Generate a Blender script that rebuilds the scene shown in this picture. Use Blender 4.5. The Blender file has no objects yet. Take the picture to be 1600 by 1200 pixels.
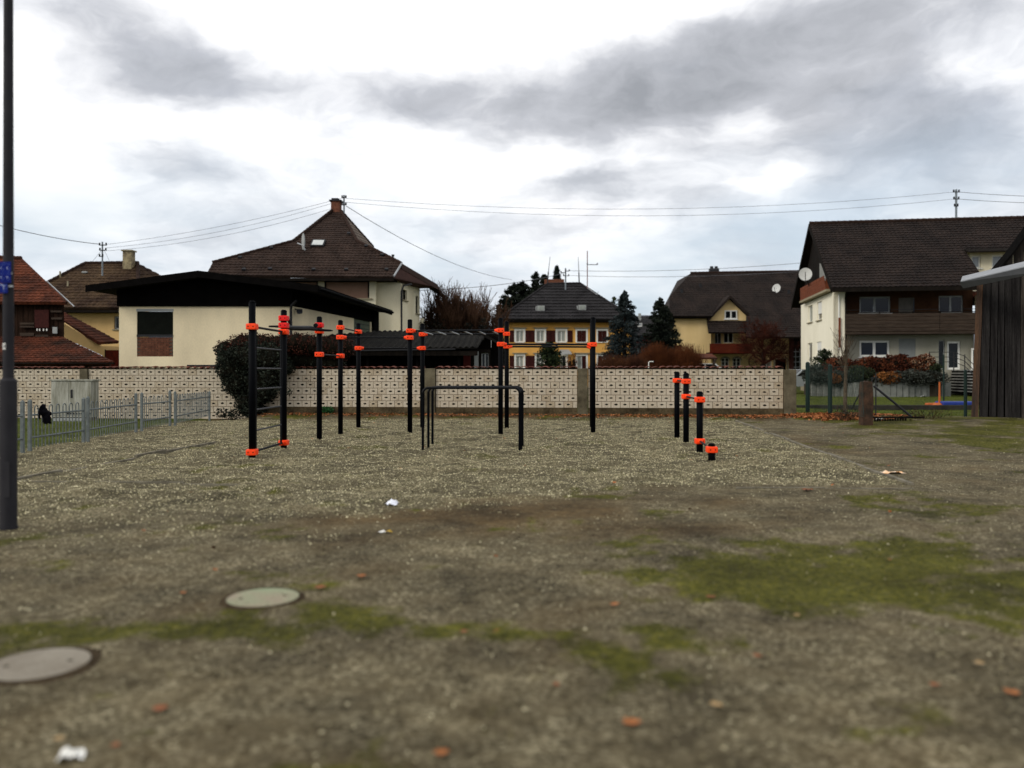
import bpy, bmesh, math, random
import numpy as np
from mathutils import Vector, Matrix
from mathutils.geometry import tessellate_polygon

S = bpy.context.scene
COL = S.collection
random.seed(7)
RNG = np.random.default_rng(7)
H = 1.6          # eye height
F = 1300.0       # focal length in pixels of a 1600 px wide frame

# ------------------------------------------------------------------ camera
cam_d = bpy.data.cameras.new('camera')
cam = bpy.data.objects.new('camera', cam_d)
COL.objects.link(cam)
cam.location = (0, 0, H)
cam.rotation_euler = (math.radians(90), 0, 0)
cam_d.sensor_width = 36.0
cam_d.lens = 36.0 * F / 1600
cam_d.shift_y = -20 / 1600
cam_d.clip_start = 0.1
cam_d.clip_end = 8000
cam_d.dof.use_dof = True
cam_d.dof.focus_distance = 21.5
cam_d.dof.aperture_fstop = cam_d.lens / 1000 / 0.041
S.camera = cam

# ------------------------------------------------------------------ world
SUN_EL, SUN_AZ = math.radians(30), math.radians(-122)   # azimuth from +Y, clockwise seen from above
S.world = bpy.data.worlds.new('World')
S.world.use_nodes = True
wn, wl = S.world.node_tree.nodes, S.world.node_tree.links
wn.clear()
def N(t, **k):
    n = wn.new(t)
    for a, b in k.items():
        setattr(n, a, b)
    return n
def wmath(op, a, b=None, c=None, clamp=False):
    n = N('ShaderNodeMath', operation=op, use_clamp=clamp)
    for i, v in enumerate((a, b, c)):
        if v is None: continue
        if isinstance(v, (int, float)): n.inputs[i].default_value = v
        else: wl.new(v, n.inputs[i])
    return n.outputs[0]
sky = N('ShaderNodeTexSky', sky_type='NISHITA')
sky.sun_disc = False
sky.sun_elevation = SUN_EL
sky.sun_rotation = SUN_AZ
tc = N('ShaderNodeTexCoord')
sep = N('ShaderNodeSeparateXYZ'); wl.new(tc.outputs['Generated'], sep.inputs[0])
X, Y, Z = sep.outputs
az = wmath('ARCTAN2', X, Y)                       # 0 straight ahead, + right
el = wmath('ARCSINE', Z)
el0 = el
zc = wmath('ADD', wmath('MAXIMUM', Z, 0.0), 0.16)
comb = N('ShaderNodeCombineXYZ')
wl.new(wmath('DIVIDE', X, zc), comb.inputs[0]); wl.new(wmath('DIVIDE', Y, zc), comb.inputs[1])
def wnoise(vec, scale, detail, rough, off=(0, 0, 0), dist=0.0):
    mp = N('ShaderNodeMapping'); mp.inputs['Location'].default_value = off
    wl.new(vec, mp.inputs[0])
    n = N('ShaderNodeTexNoise'); wl.new(mp.outputs[0], n.inputs['Vector'])
    n.inputs['Scale'].default_value = scale; n.inputs['Detail'].default_value = detail
    n.inputs['Roughness'].default_value = rough; n.inputs['Distortion'].default_value = dist
    return n.outputs['Fac']
n1 = wnoise(comb.outputs[0], 0.62, 7, 0.52, (3.1, 0.4, 0), 0.25)
n2 = wnoise(comb.outputs[0], 2.1, 6, 0.55, (7.3, 2.2, 1))
n3 = wnoise(comb.outputs[0], 0.9, 5, 0.5, (1.3, 9.1, 4))
wa = wnoise(comb.outputs[0], 1.5, 5, 0.55, (11, 3, 2)); wb = wnoise(comb.outputs[0], 1.7, 5, 0.55, (2, 8, 5))
az = wmath('ADD', az, wmath('MULTIPLY', wmath('SUBTRACT', wa, 0.5), 0.20))
el = wmath('ADD', el, wmath('MULTIPLY', wmath('SUBTRACT', wb, 0.5), 0.11))
def blob(px, py, rx, ry, amp, tilt=0.0):
    a0 = math.atan((px - 800) / F); e0 = math.atan((580 - py) / F)
    da = wmath('SUBTRACT', az, a0); de = wmath('SUBTRACT', el, e0)
    if tilt:
        de = wmath('ADD', de, wmath('MULTIPLY', da, tilt))
    q = wmath('ADD', wmath('POWER', wmath('ABSOLUTE', wmath('DIVIDE', da, rx / F)), 2.0),
              wmath('POWER', wmath('ABSOLUTE', wmath('DIVIDE', de, ry / F)), 2.0))
    return wmath('MULTIPLY', wmath('EXPONENT', wmath('MULTIPLY', q, -1.0)), amp)
dark = None
for b in ((190, 95, 200, 80, 1.1, 0.18), (330, 160, 130, 40, 0.45, 0.0), (295, 280, 95, 32, 1.2, 0.0), (100, 215, 160, 14, 0.2, 0),
          (720, 150, 170, 55, 0.55, 0.0), (560, 200, 70, 50, 0.30, 0.0), (1080, 130, 210, 75, 0.72, 0.0), (1330, 150, 260, 110, 0.45, 0.0),
          (1420, 250, 250, 60, 0.50, 0.0), (1250, 60, 150, 60, 0.12, 0), (860, 290, 130, 24, 0.22, 0.0), (1560, 110, 160, 90, 0.12, 0),
          (1500, 330, 200, 50, .22, 0), (880, 160, 330, 60, .3, 0), (930, 280, 300, 40, .28, 0), (1330, 300, 300, 60, .25, 0), (700, 370, 250, 30, .25, 0), (350, 400, 200, 30, .15, 0)):
    o = blob(*b)
    dark = o if dark is None else wmath('ADD', dark, o)
# bright breaks
lite = None
for b in ((420, 40, 170, 90, 0.55, 0.0), (800, 30, 180, 55, 0.5, 0), (430, 230, 230, 60, 0.35, 0.0), (1160, 180, 45, 28, 0.45, 0), (620, 10, 400, 60, .5, 0), (1300, 5, 260, 40, .35, 0), (1180, 290, 90, 30, .3, 0), (40, 150, 60, 200, .3, 0), (90, 300, 230, 60, 0.4, 0),
          (650, 290, 90, 30, .3, 0), (1170, 290, 130, 28, 0.35, 0), (800, 240, 160, 20, .25, 0)):
    o = blob(*b)
    lite = o if lite is None else wmath('ADD', lite, o)
sc = N('ShaderNodeCombineXYZ'); wl.new(az, sc.inputs[0]); wl.new(wmath('MULTIPLY', el, 1.9), sc.inputs[1])
n4 = wnoise(sc.outputs[0], 5.2, 8, 0.56, (4.2, 1.7, 0)); n5 = wnoise(sc.outputs[0], 13.0, 6, 0.6, (1.2, 7.7, 3))
f = wmath('ADD', wmath('MULTIPLY', wmath('SUBTRACT', n1, 0.5), 0.30), wmath('ADD', wmath('MULTIPLY', wmath('SUBTRACT', n4, 0.5), 1.45), wmath('MULTIPLY', wmath('SUBTRACT', n5, 0.5), 0.45)))
f = wmath('ADD', f, wmath('MULTIPLY', wmath('SUBTRACT', n2, 0.5), 0.35))
f = wmath('ADD', f, wmath('MULTIPLY', dark, 0.56))
f = wmath('SUBTRACT', f, wmath('MULTIPLY', lite, 0.8))
f = wmath('ADD', f, 0.235)
ramp = N('ShaderNodeValToRGB')
cr = ramp.color_ramp
cr.elements[0].position = 0.0; cr.elements[0].color = (1.08, 1.07, 1.05, 1)
cr.elements[1].position = 1.0; cr.elements[1].color = (0.30, 0.315, 0.345, 1)
for p, c in ((0.18, (0.96, 0.96, 0.97, 1)), (0.36, (0.76, 0.77, 0.80, 1)), (0.62, (0.49, 0.505, 0.545, 1))):
    e = cr.elements.new(p); e.color = c
wl.new(f, ramp.inputs[0])
# thin blue-grey veil low over the horizon with the clear sky shining through
skym = N('ShaderNodeVectorMath', operation='SCALE'); wl.new(sky.outputs[0], skym.inputs[0]); skym.inputs['Scale'].default_value = 0.11
veil = N('ShaderNodeMixRGB'); veil.inputs[2].default_value = (0.47, 0.56, 0.645, 1)
lowf = wmath('MULTIPLY', wmath('SUBTRACT', 1.0, wmath('DIVIDE', el0, 0.28), clamp=True), wmath('MULTIPLY_ADD', n3, 2.6, -0.65, clamp=True), clamp=True)
wl.new(wmath('MULTIPLY', lowf, 1.5, clamp=True), veil.inputs[0]); wl.new(ramp.outputs[0], veil.inputs[1])
gap = N('ShaderNodeMixRGB')
wl.new(wmath('MULTIPLY', wmath('SUBTRACT', n3, 0.45, clamp=True), 0.9, clamp=True), gap.inputs[0])
wl.new(veil.outputs[0], gap.inputs[1]); wl.new(skym.outputs[0], gap.inputs[2])
bgw = N('ShaderNodeBackground'); bgw.inputs['Strength'].default_value = 1.0
wl.new(gap.outputs[0], bgw.inputs[0])
wo = N('ShaderNodeOutputWorld'); wl.new(bgw.outputs[0], wo.inputs[0])

sun_d = bpy.data.lights.new('sun', 'SUN')
sun_d.energy = 1.5; sun_d.angle = math.radians(20); sun_d.color = (1.0, 0.95, 0.86)
sun = bpy.data.objects.new('sun', sun_d); COL.objects.link(sun)
sd = Vector((math.sin(SUN_AZ) * math.cos(SUN_EL), math.cos(SUN_AZ) * math.cos(SUN_EL), math.sin(SUN_EL)))
sun.rotation_euler = (-sd).to_track_quat('-Z', 'Y').to_euler()
sun.location = (0, 0, 30)
S.view_settings.view_transform = 'Standard'
S.view_settings.look = 'None'
S.view_settings.exposure = 0.27
S.view_settings.gamma = 1.0
S.render.engine = 'CYCLES'
S.cycles.use_denoising = True
S.cycles.max_bounces = 5
S.cycles.transparent_max_bounces = 8

# ------------------------------------------------------------------ helpers
def P(px, py, y):
    return Vector(((px - 800) / F * y, y, H - (py - 580) / F * y))
def G(px, py, z=0.0):
    y = (H - z) * F / (py - 580)
    return Vector(((px - 800) / F * y, y, z))

MATS = {}
def mat(name, col, rough=0.85, col2=None, scale=3.0, var=0.25, bump=0.0, bscale=40.0, spec=0.25, stretch=(1, 1, 1), metal=0.0, fine=0.0, fscale=60.0, detail=5):
    """plain procedural surface: two tones mixed by noise, optional fine grain and relief"""
    if name in MATS: return MATS[name]
    m = bpy.data.materials.new(name); m.use_nodes = True
    nt = m.node_tree; n, l = nt.nodes, nt.links
    b = n['Principled BSDF']
    b.inputs['Roughness'].default_value = rough
    b.inputs['Specular IOR Level'].default_value = spec
    b.inputs['Metallic'].default_value = metal
    if col2 is None: col2 = tuple(c * (1 - var) for c in col)
    g = n.new('ShaderNodeNewGeometry')
    mp = n.new('ShaderNodeMapping'); mp.inputs['Scale'].default_value = stretch
    l.new(g.outputs['Position'], mp.inputs[0])
    no = n.new('ShaderNodeTexNoise'); no.inputs['Scale'].default_value = scale; no.inputs['Detail'].default_value = detail
    no.inputs['Roughness'].default_value = 0.6
    l.new(mp.outputs[0], no.inputs['Vector'])
    r = n.new('ShaderNodeValToRGB')
    r.color_ramp.elements[0].position = 0.34; r.color_ramp.elements[0].color = (*col2, 1)
    r.color_ramp.elements[1].position = 0.66; r.color_ramp.elements[1].color = (*col, 1)
    l.new(no.outputs['Fac'], r.inputs[0])
    out = r.outputs[0]
    if fine:
        n2 = n.new('ShaderNodeTexNoise'); n2.inputs['Scale'].default_value = fscale; n2.inputs['Detail'].default_value = 2
        l.new(mp.outputs[0], n2.inputs['Vector'])
        mr = n.new('ShaderNodeMapRange'); mr.inputs['From Min'].default_value = 0.3; mr.inputs['From Max'].default_value = 0.7
        mr.inputs['To Min'].default_value = 1 - fine; mr.inputs['To Max'].default_value = 1 + fine
        l.new(n2.outputs['Fac'], mr.inputs['Value'])
        v = n.new('ShaderNodeVectorMath'); v.operation = 'SCALE'
        l.new(out, v.inputs[0]); l.new(mr.outputs[0], v.inputs['Scale'])
        out = v.outputs[0]
    l.new(out, b.inputs['Base Color'])
    if bump:
        n3 = n.new('ShaderNodeTexNoise'); n3.inputs['Scale'].default_value = bscale; n3.inputs['Detail'].default_value = 3
        l.new(mp.outputs[0], n3.inputs['Vector'])
        bp = n.new('ShaderNodeBump'); bp.inputs['Strength'].default_value = bump; bp.inputs['Distance'].default_value = 0.02
        l.new(n3.outputs['Fac'], bp.inputs['Height']); l.new(bp.outputs[0], b.inputs['Normal'])
    MATS[name] = m
    return m
def leafmat(name, cols, scale=9.0, rough=0.8):
    m = bpy.data.materials.new(name); m.use_nodes = True
    n, l = m.node_tree.nodes, m.node_tree.links
    b = n['Principled BSDF']; b.inputs['Roughness'].default_value = rough; b.inputs['Specular IOR Level'].default_value = 0.12
    g = n.new('ShaderNodeNewGeometry')
    no = n.new('ShaderNodeTexNoise'); no.inputs['Scale'].default_value = scale; no.inputs['Detail'].default_value = 4
    l.new(g.outputs['Position'], no.inputs['Vector'])
    ad = n.new('ShaderNodeMath'); ad.operation = 'MULTIPLY_ADD'
    ri = n.new('ShaderNodeMath'); ri.operation = 'MULTIPLY_ADD'; ri.inputs[1].default_value = 0.4; ri.inputs[2].default_value = -0.2
    l.new(g.outputs['Random Per Island'], ri.inputs[0])
    l.new(no.outputs['Fac'], ad.inputs[0]); ad.inputs[1].default_value = 1.3; l.new(ri.outputs[0], ad.inputs[2])
    r = n.new('ShaderNodeValToRGB'); cr = r.color_ramp
    k = len(cols)
    cr.elements[0].position = 0.4; cr.elements[0].color = (*cols[0], 1)
    cr.elements[1].position = 0.95; cr.elements[1].color = (*cols[-1], 1)
    for i in range(1, k - 1):
        e = cr.elements.new(0.4 + 0.55 * i / (k - 1)); e.color = (*cols[i], 1)
    l.new(ad.outputs[0], r.inputs[0]); l.new(r.outputs[0], b.inputs['Base Color'])
    MATS[name] = m
    return m
def glass(name, col, rough=0.08):
    m = bpy.data.materials.new(name); m.use_nodes = True
    b = m.node_tree.nodes['Principled BSDF']
    b.inputs['Base Color'].default_value = (*col, 1); b.inputs['Roughness'].default_value = rough
    b.inputs['Specular IOR Level'].default_value = 0.22
    MATS[name] = m
    return m

ORG = {}
def org(o):
    return ORG.get(o.name, Vector((0, 0, 0))) if o else Vector((0, 0, 0))
def thing(name, loc, label, cat, group=None):
    o = bpy.data.objects.new(name, None); COL.objects.link(o)
    o.empty_display_size = 0.2
    o.location = loc; ORG[o.name] = Vector(loc)
    tag(o, label, cat, group)
    return o
def tag(o, label=None, cat=None, group=None, kind=None):
    if label: o['label'] = label
    if cat: o['category'] = cat
    if group: o['group'] = group
    if kind: o['kind'] = kind
    return o
def link(name, me, m, parent, origin, world_loc=None):
    """origin = the world point the mesh data is relative to"""
    o = bpy.data.objects.new(name, me); COL.objects.link(o)
    if m is not None and not me.materials:
        for q in (m if isinstance(m, (list, tuple)) else [m]): me.materials.append(q)
    po = org(parent)
    if parent: o.parent = parent
    o.location = Vector(world_loc if world_loc is not None else origin) - po
    ORG[o.name] = Vector(world_loc if world_loc is not None else origin)
    return o

class MB:
    def __init__(s):
        s.v = []; s.f = []; s.mi = []
    def add(s, vs, fs, mi=0):
        k = len(s.v); s.v += [tuple(v) for v in vs]
        s.f += [tuple(i + k for i in f) for f in fs]; s.mi += [mi] * len(fs)
        return s
    def box(s, c, d, rz=0.0, rx=0.0, ry=0.0, mi=0):
        c = Vector(c); hx, hy, hz = d[0] / 2, d[1] / 2, d[2] / 2
        R = Matrix.Rotation(rz, 3, 'Z') @ Matrix.Rotation(ry, 3, 'Y') @ Matrix.Rotation(rx, 3, 'X')
        vs = [c + R @ Vector((x, y, z)) for x in (-hx, hx) for y in (-hy, hy) for z in (-hz, hz)]
        return s.add(vs, [(0, 1, 3, 2), (4, 6, 7, 5), (0, 4, 5, 1), (2, 3, 7, 6), (0, 2, 6, 4), (1, 5, 7, 3)], mi)
    def bbox(s, a, b, mi=0):
        a, b = Vector(a), Vector(b)
        return s.box((a + b) / 2, [abs(b[i] - a[i]) for i in range(3)], mi=mi)
    def bbev(s, c, d, bev, rz=0.0, mi=0):
        """box with all vertical and horizontal edges chamfered"""
        bm = bmesh.new(); bmesh.ops.create_cube(bm, size=1.0)
        for v in bm.verts: v.co = Vector((v.co.x * d[0], v.co.y * d[1], v.co.z * d[2]))
        bmesh.ops.bevel(bm, geom=bm.edges[:], offset=bev, segments=2, affect='EDGES', profile=0.6)
        R = Matrix.Rotation(rz, 3, 'Z'); c = Vector(c)
        bm.verts.index_update()
        s.add([c + R @ v.co for v in bm.verts], [[v.index for v in f.verts] for f in bm.faces], mi)
        bm.free(); return s
    def prism(s, pts, ext, mi=0):
        """polygon extruded along the vector ext"""
        pts = [Vector(p) for p in pts]; n = len(pts); e = Vector(ext)
        tri = tessellate_polygon([pts])
        fs = [tuple(t) for t in tri] + [tuple(i + n for i in t)[::-1] for t in tri]
        fs += [(i, (i + 1) % n, (i + 1) % n + n, i + n) for i in range(n)]
        return s.add(pts + [p + e for p in pts], fs, mi)
    def cyl(s, a, b, r0, r1=None, n=8, cap=True, mi=0):
        a, b = Vector(a), Vector(b); r1 = r0 if r1 is None else r1
        d = (b - a)
        if d.length < 1e-6: return s
        d.normalize()
        u = d.orthogonal().normalized(); w = d.cross(u)
        vs = []
        for c, r in ((a, r0), (b, r1)):
            for i in range(n):
                t = 2 * math.pi * i / n
                vs.append(c + (u * math.cos(t) + w * math.sin(t)) * r)
        fs = [(i, (i + 1) % n, (i + 1) % n + n, i + n) for i in range(n)]
        if cap: fs += [tuple(range(n))[::-1], tuple(range(n, 2 * n))]
        return s.add(vs, fs, mi)
    def tube(s, path, r, n=8, mi=0):
        path = [Vector(p) for p in path]; rs = r if isinstance(r, (list, tuple)) else [r] * len(path)
        vs = []; u = None
        for i, p in enumerate(path):
            d = (path[min(i + 1, len(path) - 1)] - path[max(i - 1, 0)]).normalized()
            if u is None: u = d.orthogonal().normalized()
            u = (u - d * u.dot(d)).normalized(); w = d.cross(u)
            for k in range(n):
                t = 2 * math.pi * k / n
                vs.append(p + (u * math.cos(t) + w * math.sin(t)) * rs[i])
        fs = []
        for i in range(len(path) - 1):
            for k in range(n):
                a, b = i * n + k, i * n + (k + 1) % n
                fs.append((a, b, b + n, a + n))
        fs += [tuple(range(n))[::-1], tuple(range((len(path) - 1) * n, len(path) * n))]
        return s.add(vs, fs, mi)
    def build(s, name, m, parent=None, origin=None, smooth=False):
        if origin is None:
            if parent is not None: origin = org(parent)
            else:
                a = np.array(s.v); origin = Vector((a[:, 0].mean(), a[:, 1].mean(), a[:, 2].min()))
        origin = Vector(origin)
        me = bpy.data.meshes.new(name)
        me.from_pydata([(x - origin[0], y - origin[1], z - origin[2]) for x, y, z in s.v], [], s.f)
        if isinstance(m, (list, tuple)):
            for q in m: me.materials.append(q)
            me.polygons.foreach_set('material_index', s.mi)
        if smooth: me.polygons.foreach_set('use_smooth', [True] * len(s.f))
        me.update()
        bm = bmesh.new(); bm.from_mesh(me); bmesh.ops.recalc_face_normals(bm, faces=bm.faces[:]); bm.to_mesh(me); bm.free()
        return link(name, me, m, parent, origin)

def fastmesh(name, verts, k, m, parent=None, kind=None, attr=None):
    """verts: (n, k, 3) array of separate k-gons (or fans given by attr)"""
    verts = np.asarray(verts, dtype=np.float32); n = verts.shape[0]
    me = bpy.data.meshes.new(name)
    o_ = np.array(org(parent), dtype=np.float32)
    me.vertices.add(n * k); me.vertices.foreach_set('co', (verts.reshape(-1, 3) - o_).ravel())
    me.loops.add(n * k); me.loops.foreach_set('vertex_index', np.arange(n * k, dtype=np.int32))
    me.polygons.add(n)
    me.polygons.foreach_set('loop_start', np.arange(0, n * k, k, dtype=np.int32))
    me.polygons.foreach_set('loop_total', np.full(n, k, dtype=np.int32))
    me.update(calc_edges=True)
    o = link(name, me, m, parent, Vector(o_))
    if kind: o['kind'] = kind
    return o

def cards(centers, size, asp=0.6, flat=0.0):
    """little leaf quads, random orientation; flat pulls the normals upward"""
    c = np.asarray(centers); n = len(c)
    nrm = RNG.normal(size=(n, 3)); nrm[:, 2] += flat * 4
    nrm /= np.linalg.norm(nrm, axis=1, keepdims=True)
    t = RNG.normal(size=(n, 3)); t -= nrm * (t * nrm).sum(1, keepdims=True); t /= np.linalg.norm(t, axis=1, keepdims=True)
    b = np.cross(nrm, t)
    s = (np.asarray(size) * RNG.uniform(0.6, 1.3, n))[:, None]
    a = t * s * 0.5; w = b * s * 0.5 * asp
    return np.stack([c - a, c + w, c + a, c - w], axis=1)

def leafcloud(name, blobs, n, size, m, parent=None, asp=0.6, shell=0.55, kind=None, flat=0.0):
    """leaves spread in the outer part of ellipsoids (cx,cy,cz,rx,ry,rz)"""
    w = np.array([b[3] * b[5] + b[4] * b[5] for b in blobs]); w /= w.sum()
    pts = []
    for b, q in zip(blobs, w):
        k = max(6, int(n * q))
        d = RNG.normal(size=(k, 3)); d /= np.linalg.norm(d, axis=1, keepdims=True)
        r = RNG.uniform(shell, 1.06, (k, 1)) ** 0.7
        lump = 1 + 0.10 * np.sin(d[:, :1] * 7 + b[0]) * np.cos(d[:, 2:] * 6 + b[1])
        pts.append(np.array(b[:3]) + d * r * lump * np.array(b[3:]))
    pts = np.concatenate(pts)
    return fastmesh(name, cards(pts, size, asp, flat), 4, m, parent, kind)
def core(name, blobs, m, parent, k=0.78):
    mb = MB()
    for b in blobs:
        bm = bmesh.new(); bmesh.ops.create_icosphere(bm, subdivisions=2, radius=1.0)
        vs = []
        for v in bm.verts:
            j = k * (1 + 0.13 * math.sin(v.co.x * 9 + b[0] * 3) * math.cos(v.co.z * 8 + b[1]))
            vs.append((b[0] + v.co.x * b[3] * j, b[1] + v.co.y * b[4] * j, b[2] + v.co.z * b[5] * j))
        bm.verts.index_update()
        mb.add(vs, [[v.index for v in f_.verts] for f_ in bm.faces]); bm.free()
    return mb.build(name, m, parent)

# ---- walls with real openings ------------------------------------------------
class Wall:
    """vertical wall from plan point A to B; outward side is to the right-hand rule: seen from the camera A is left"""
    def __init__(s, A, B, z0, z1, th=0.3):
        s.A = Vector((A[0], A[1])); s.B = Vector((B[0], B[1])); s.z0, s.z1, s.th = z0, z1, th
        s.L = (s.B - s.A).length; s.d = (s.B - s.A) / s.L
        s.n = Vector((s.d.y, -s.d.x))            # towards the viewer
        s.holes = []
    def u(s, px):
        k = (px - 800) / F
        return (k * s.A.y - s.A.x) / (s.d.x - k * s.d.y)
    def pt(s, u, z, out=0.0):
        q = s.A + s.d * u + s.n * out
        return Vector((q.x, q.y, z))
    def z(s, px, py):
        y = s.pt(s.u(px), 0).y
        return H - (py - 580) / F * y
    def rect(s, x0, y0, x1, y1):
        xm = (x0 + x1) / 2
        return (s.u(x0), s.z(xm, y1), s.u(x1), s.z(xm, y0))      # u0, z0, u1, z1
    def hole(s, r):
        s.holes.append(r); return r
    def build(s, name, m, parent):
        us = sorted({0.0, s.L, *[min(max(h[i], 0), s.L) for h in s.holes for i in (0, 2)]})
        zs = sorted({s.z0, s.z1, *[min(max(h[i], s.z0), s.z1) for h in s.holes for i in (1, 3)]})
        nu, nz = len(us) - 1, len(zs) - 1
        solid = [[not any(h[0] < (us[i] + us[i + 1]) / 2 < h[2] and h[1] < (zs[j] + zs[j + 1]) / 2 < h[3] for h in s.holes) for j in range(nz)] for i in range(nu)]
        mb = MB(); D = -s.th
        for i in range(nu):
            for j in range(nz):
                if not solid[i][j]: continue
                a, b, c, d = us[i], us[i + 1], zs[j], zs[j + 1]
                f_ = [s.pt(a, c), s.pt(b, c), s.pt(b, d), s.pt(a, d)]
                k = [s.pt(a, c, D), s.pt(b, c, D), s.pt(b, d, D), s.pt(a, d, D)]
                mb.add(f_, [(0, 1, 2, 3)]); mb.add(k, [(3, 2, 1, 0)])
                if i == 0 or not solid[i - 1][j]: mb.add([f_[0], f_[3], k[3], k[0]], [(0, 1, 2, 3)])
                if i == nu - 1 or not solid[i + 1][j]: mb.add([f_[1], k[1], k[2], f_[2]], [(0, 1, 2, 3)])
                if j == 0 or not solid[i][j - 1]: mb.add([f_[0], k[0], k[1], f_[1]], [(0, 1, 2, 3)])
                if j == nz - 1 or not solid[i][j + 1]: mb.add([f_[3], f_[2], k[2], k[3]], [(0, 1, 2, 3)])
        me_o = mb.build(name, m, parent)
        return me_o
    def slab(s, mb, r, o0, o1, mi=0):
        """box on the wall from depth o0 to o1 (out positive)"""
        u0, z0, u1, z1 = r
        vs = [s.pt(u, z, o) for o in (o0, o1) for u in (u0, u1) for z in (z0, z1)]
        return mb.add(vs, [(0, 1, 3, 2), (4, 6, 7, 5), (0, 4, 5, 1), (2, 3, 7, 6), (0, 2, 6, 4), (1, 5, 7, 3)], mi)
    def window(s, parent, r, frame, pane, fw=0.07, cols=1, rows=1, sill=None, depth=0.12, name='window', label=None, arched=False, surround=None, sw=0.14):
        u0, z0, u1, z1 = r
        mb = MB(); D = -depth
        s.slab(mb, (u0, z0, u0 + fw, z1), D - 0.06, D); s.slab(mb, (u1 - fw, z0, u1, z1), D - 0.06, D)
        s.slab(mb, (u0 + fw, z1 - fw, u1 - fw, z1), D - 0.06, D); s.slab(mb, (u0 + fw, z0, u1 - fw, z0 + fw), D - 0.06, D)
        for i in range(1, cols):
            c = u0 + (u1 - u0) * i / cols; s.slab(mb, (c - fw * 0.6, z0 + fw, c + fw * 0.6, z1 - fw), D - 0.055, D - 0.002)
        for j in range(1, rows):
            c = z0 + (z1 - z0) * j / rows; s.slab(mb, (u0 + fw, c - fw * 0.25, u1 - fw, c + fw * 0.25), D - 0.05, D - 0.005)
        if surround is not None:
            e = sw
            s.slab(mb, (u0 - e, z0, u0 - .002, z1), -0.01, 0.03); s.slab(mb, (u1 + .002, z0, u1 + e, z1), -0.01, 0.03)
            s.slab(mb, (u0 - e, z1 + .002, u1 + e, z1 + e), -0.01, 0.035)
        w = mb.build(name, frame, parent)
        if label: w['label'] = label
        for i in range(cols):
            a = u0 + (u1 - u0) * i / cols + fw * 0.7; b = u0 + (u1 - u0) * (i + 1) / cols - fw * 0.7
            q = MB(); s.slab(q, (a, z0 + fw * 0.8, b, z1 - fw * 0.8), D - 0.045, D - 0.03); q.build('pane', pane, w)
        if sill is not None:
            q = MB(); s.slab(q, (u0 - 0.09, z0 - 0.07, u1 + 0.09, z0 - 0.002), -0.1, 0.09); q.build('sill', sill, w)
        return w

# ---- roofs --------------------------------------------------------------------
def ray_plane(px, py, p0, nrm):
    d = Vector(((px - 800) / F, 1.0, (580 - py) / F)); o = Vector((0, 0, H))
    t = (p0 - o).dot(nrm) / d.dot(nrm)
    return o + d * t
def clip(poly, u0, u1, v0, v1):
    def cut(ps, ax, val, keep_gt):
        out = []
        for i in range(len(ps)):
            a, b = ps[i], ps[(i + 1) % len(ps)]
            ia = (a[ax] >= val) if keep_gt else (a[ax] <= val); ib = (b[ax] >= val) if keep_gt else (b[ax] <= val)
            if ia: out.append(a)
            if ia != ib:
                t = (val - a[ax]) / (b[ax] - a[ax]); out.append((a[0] + (b[0] - a[0]) * t, a[1] + (b[1] - a[1]) * t))
        return out
    for ax, val, g in ((0, u0, True), (0, u1, False), (1, v0, True), (1, v1, False)):
        poly = cut(poly, ax, val, g)
        if len(poly) < 3: return []
    return poly
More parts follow.
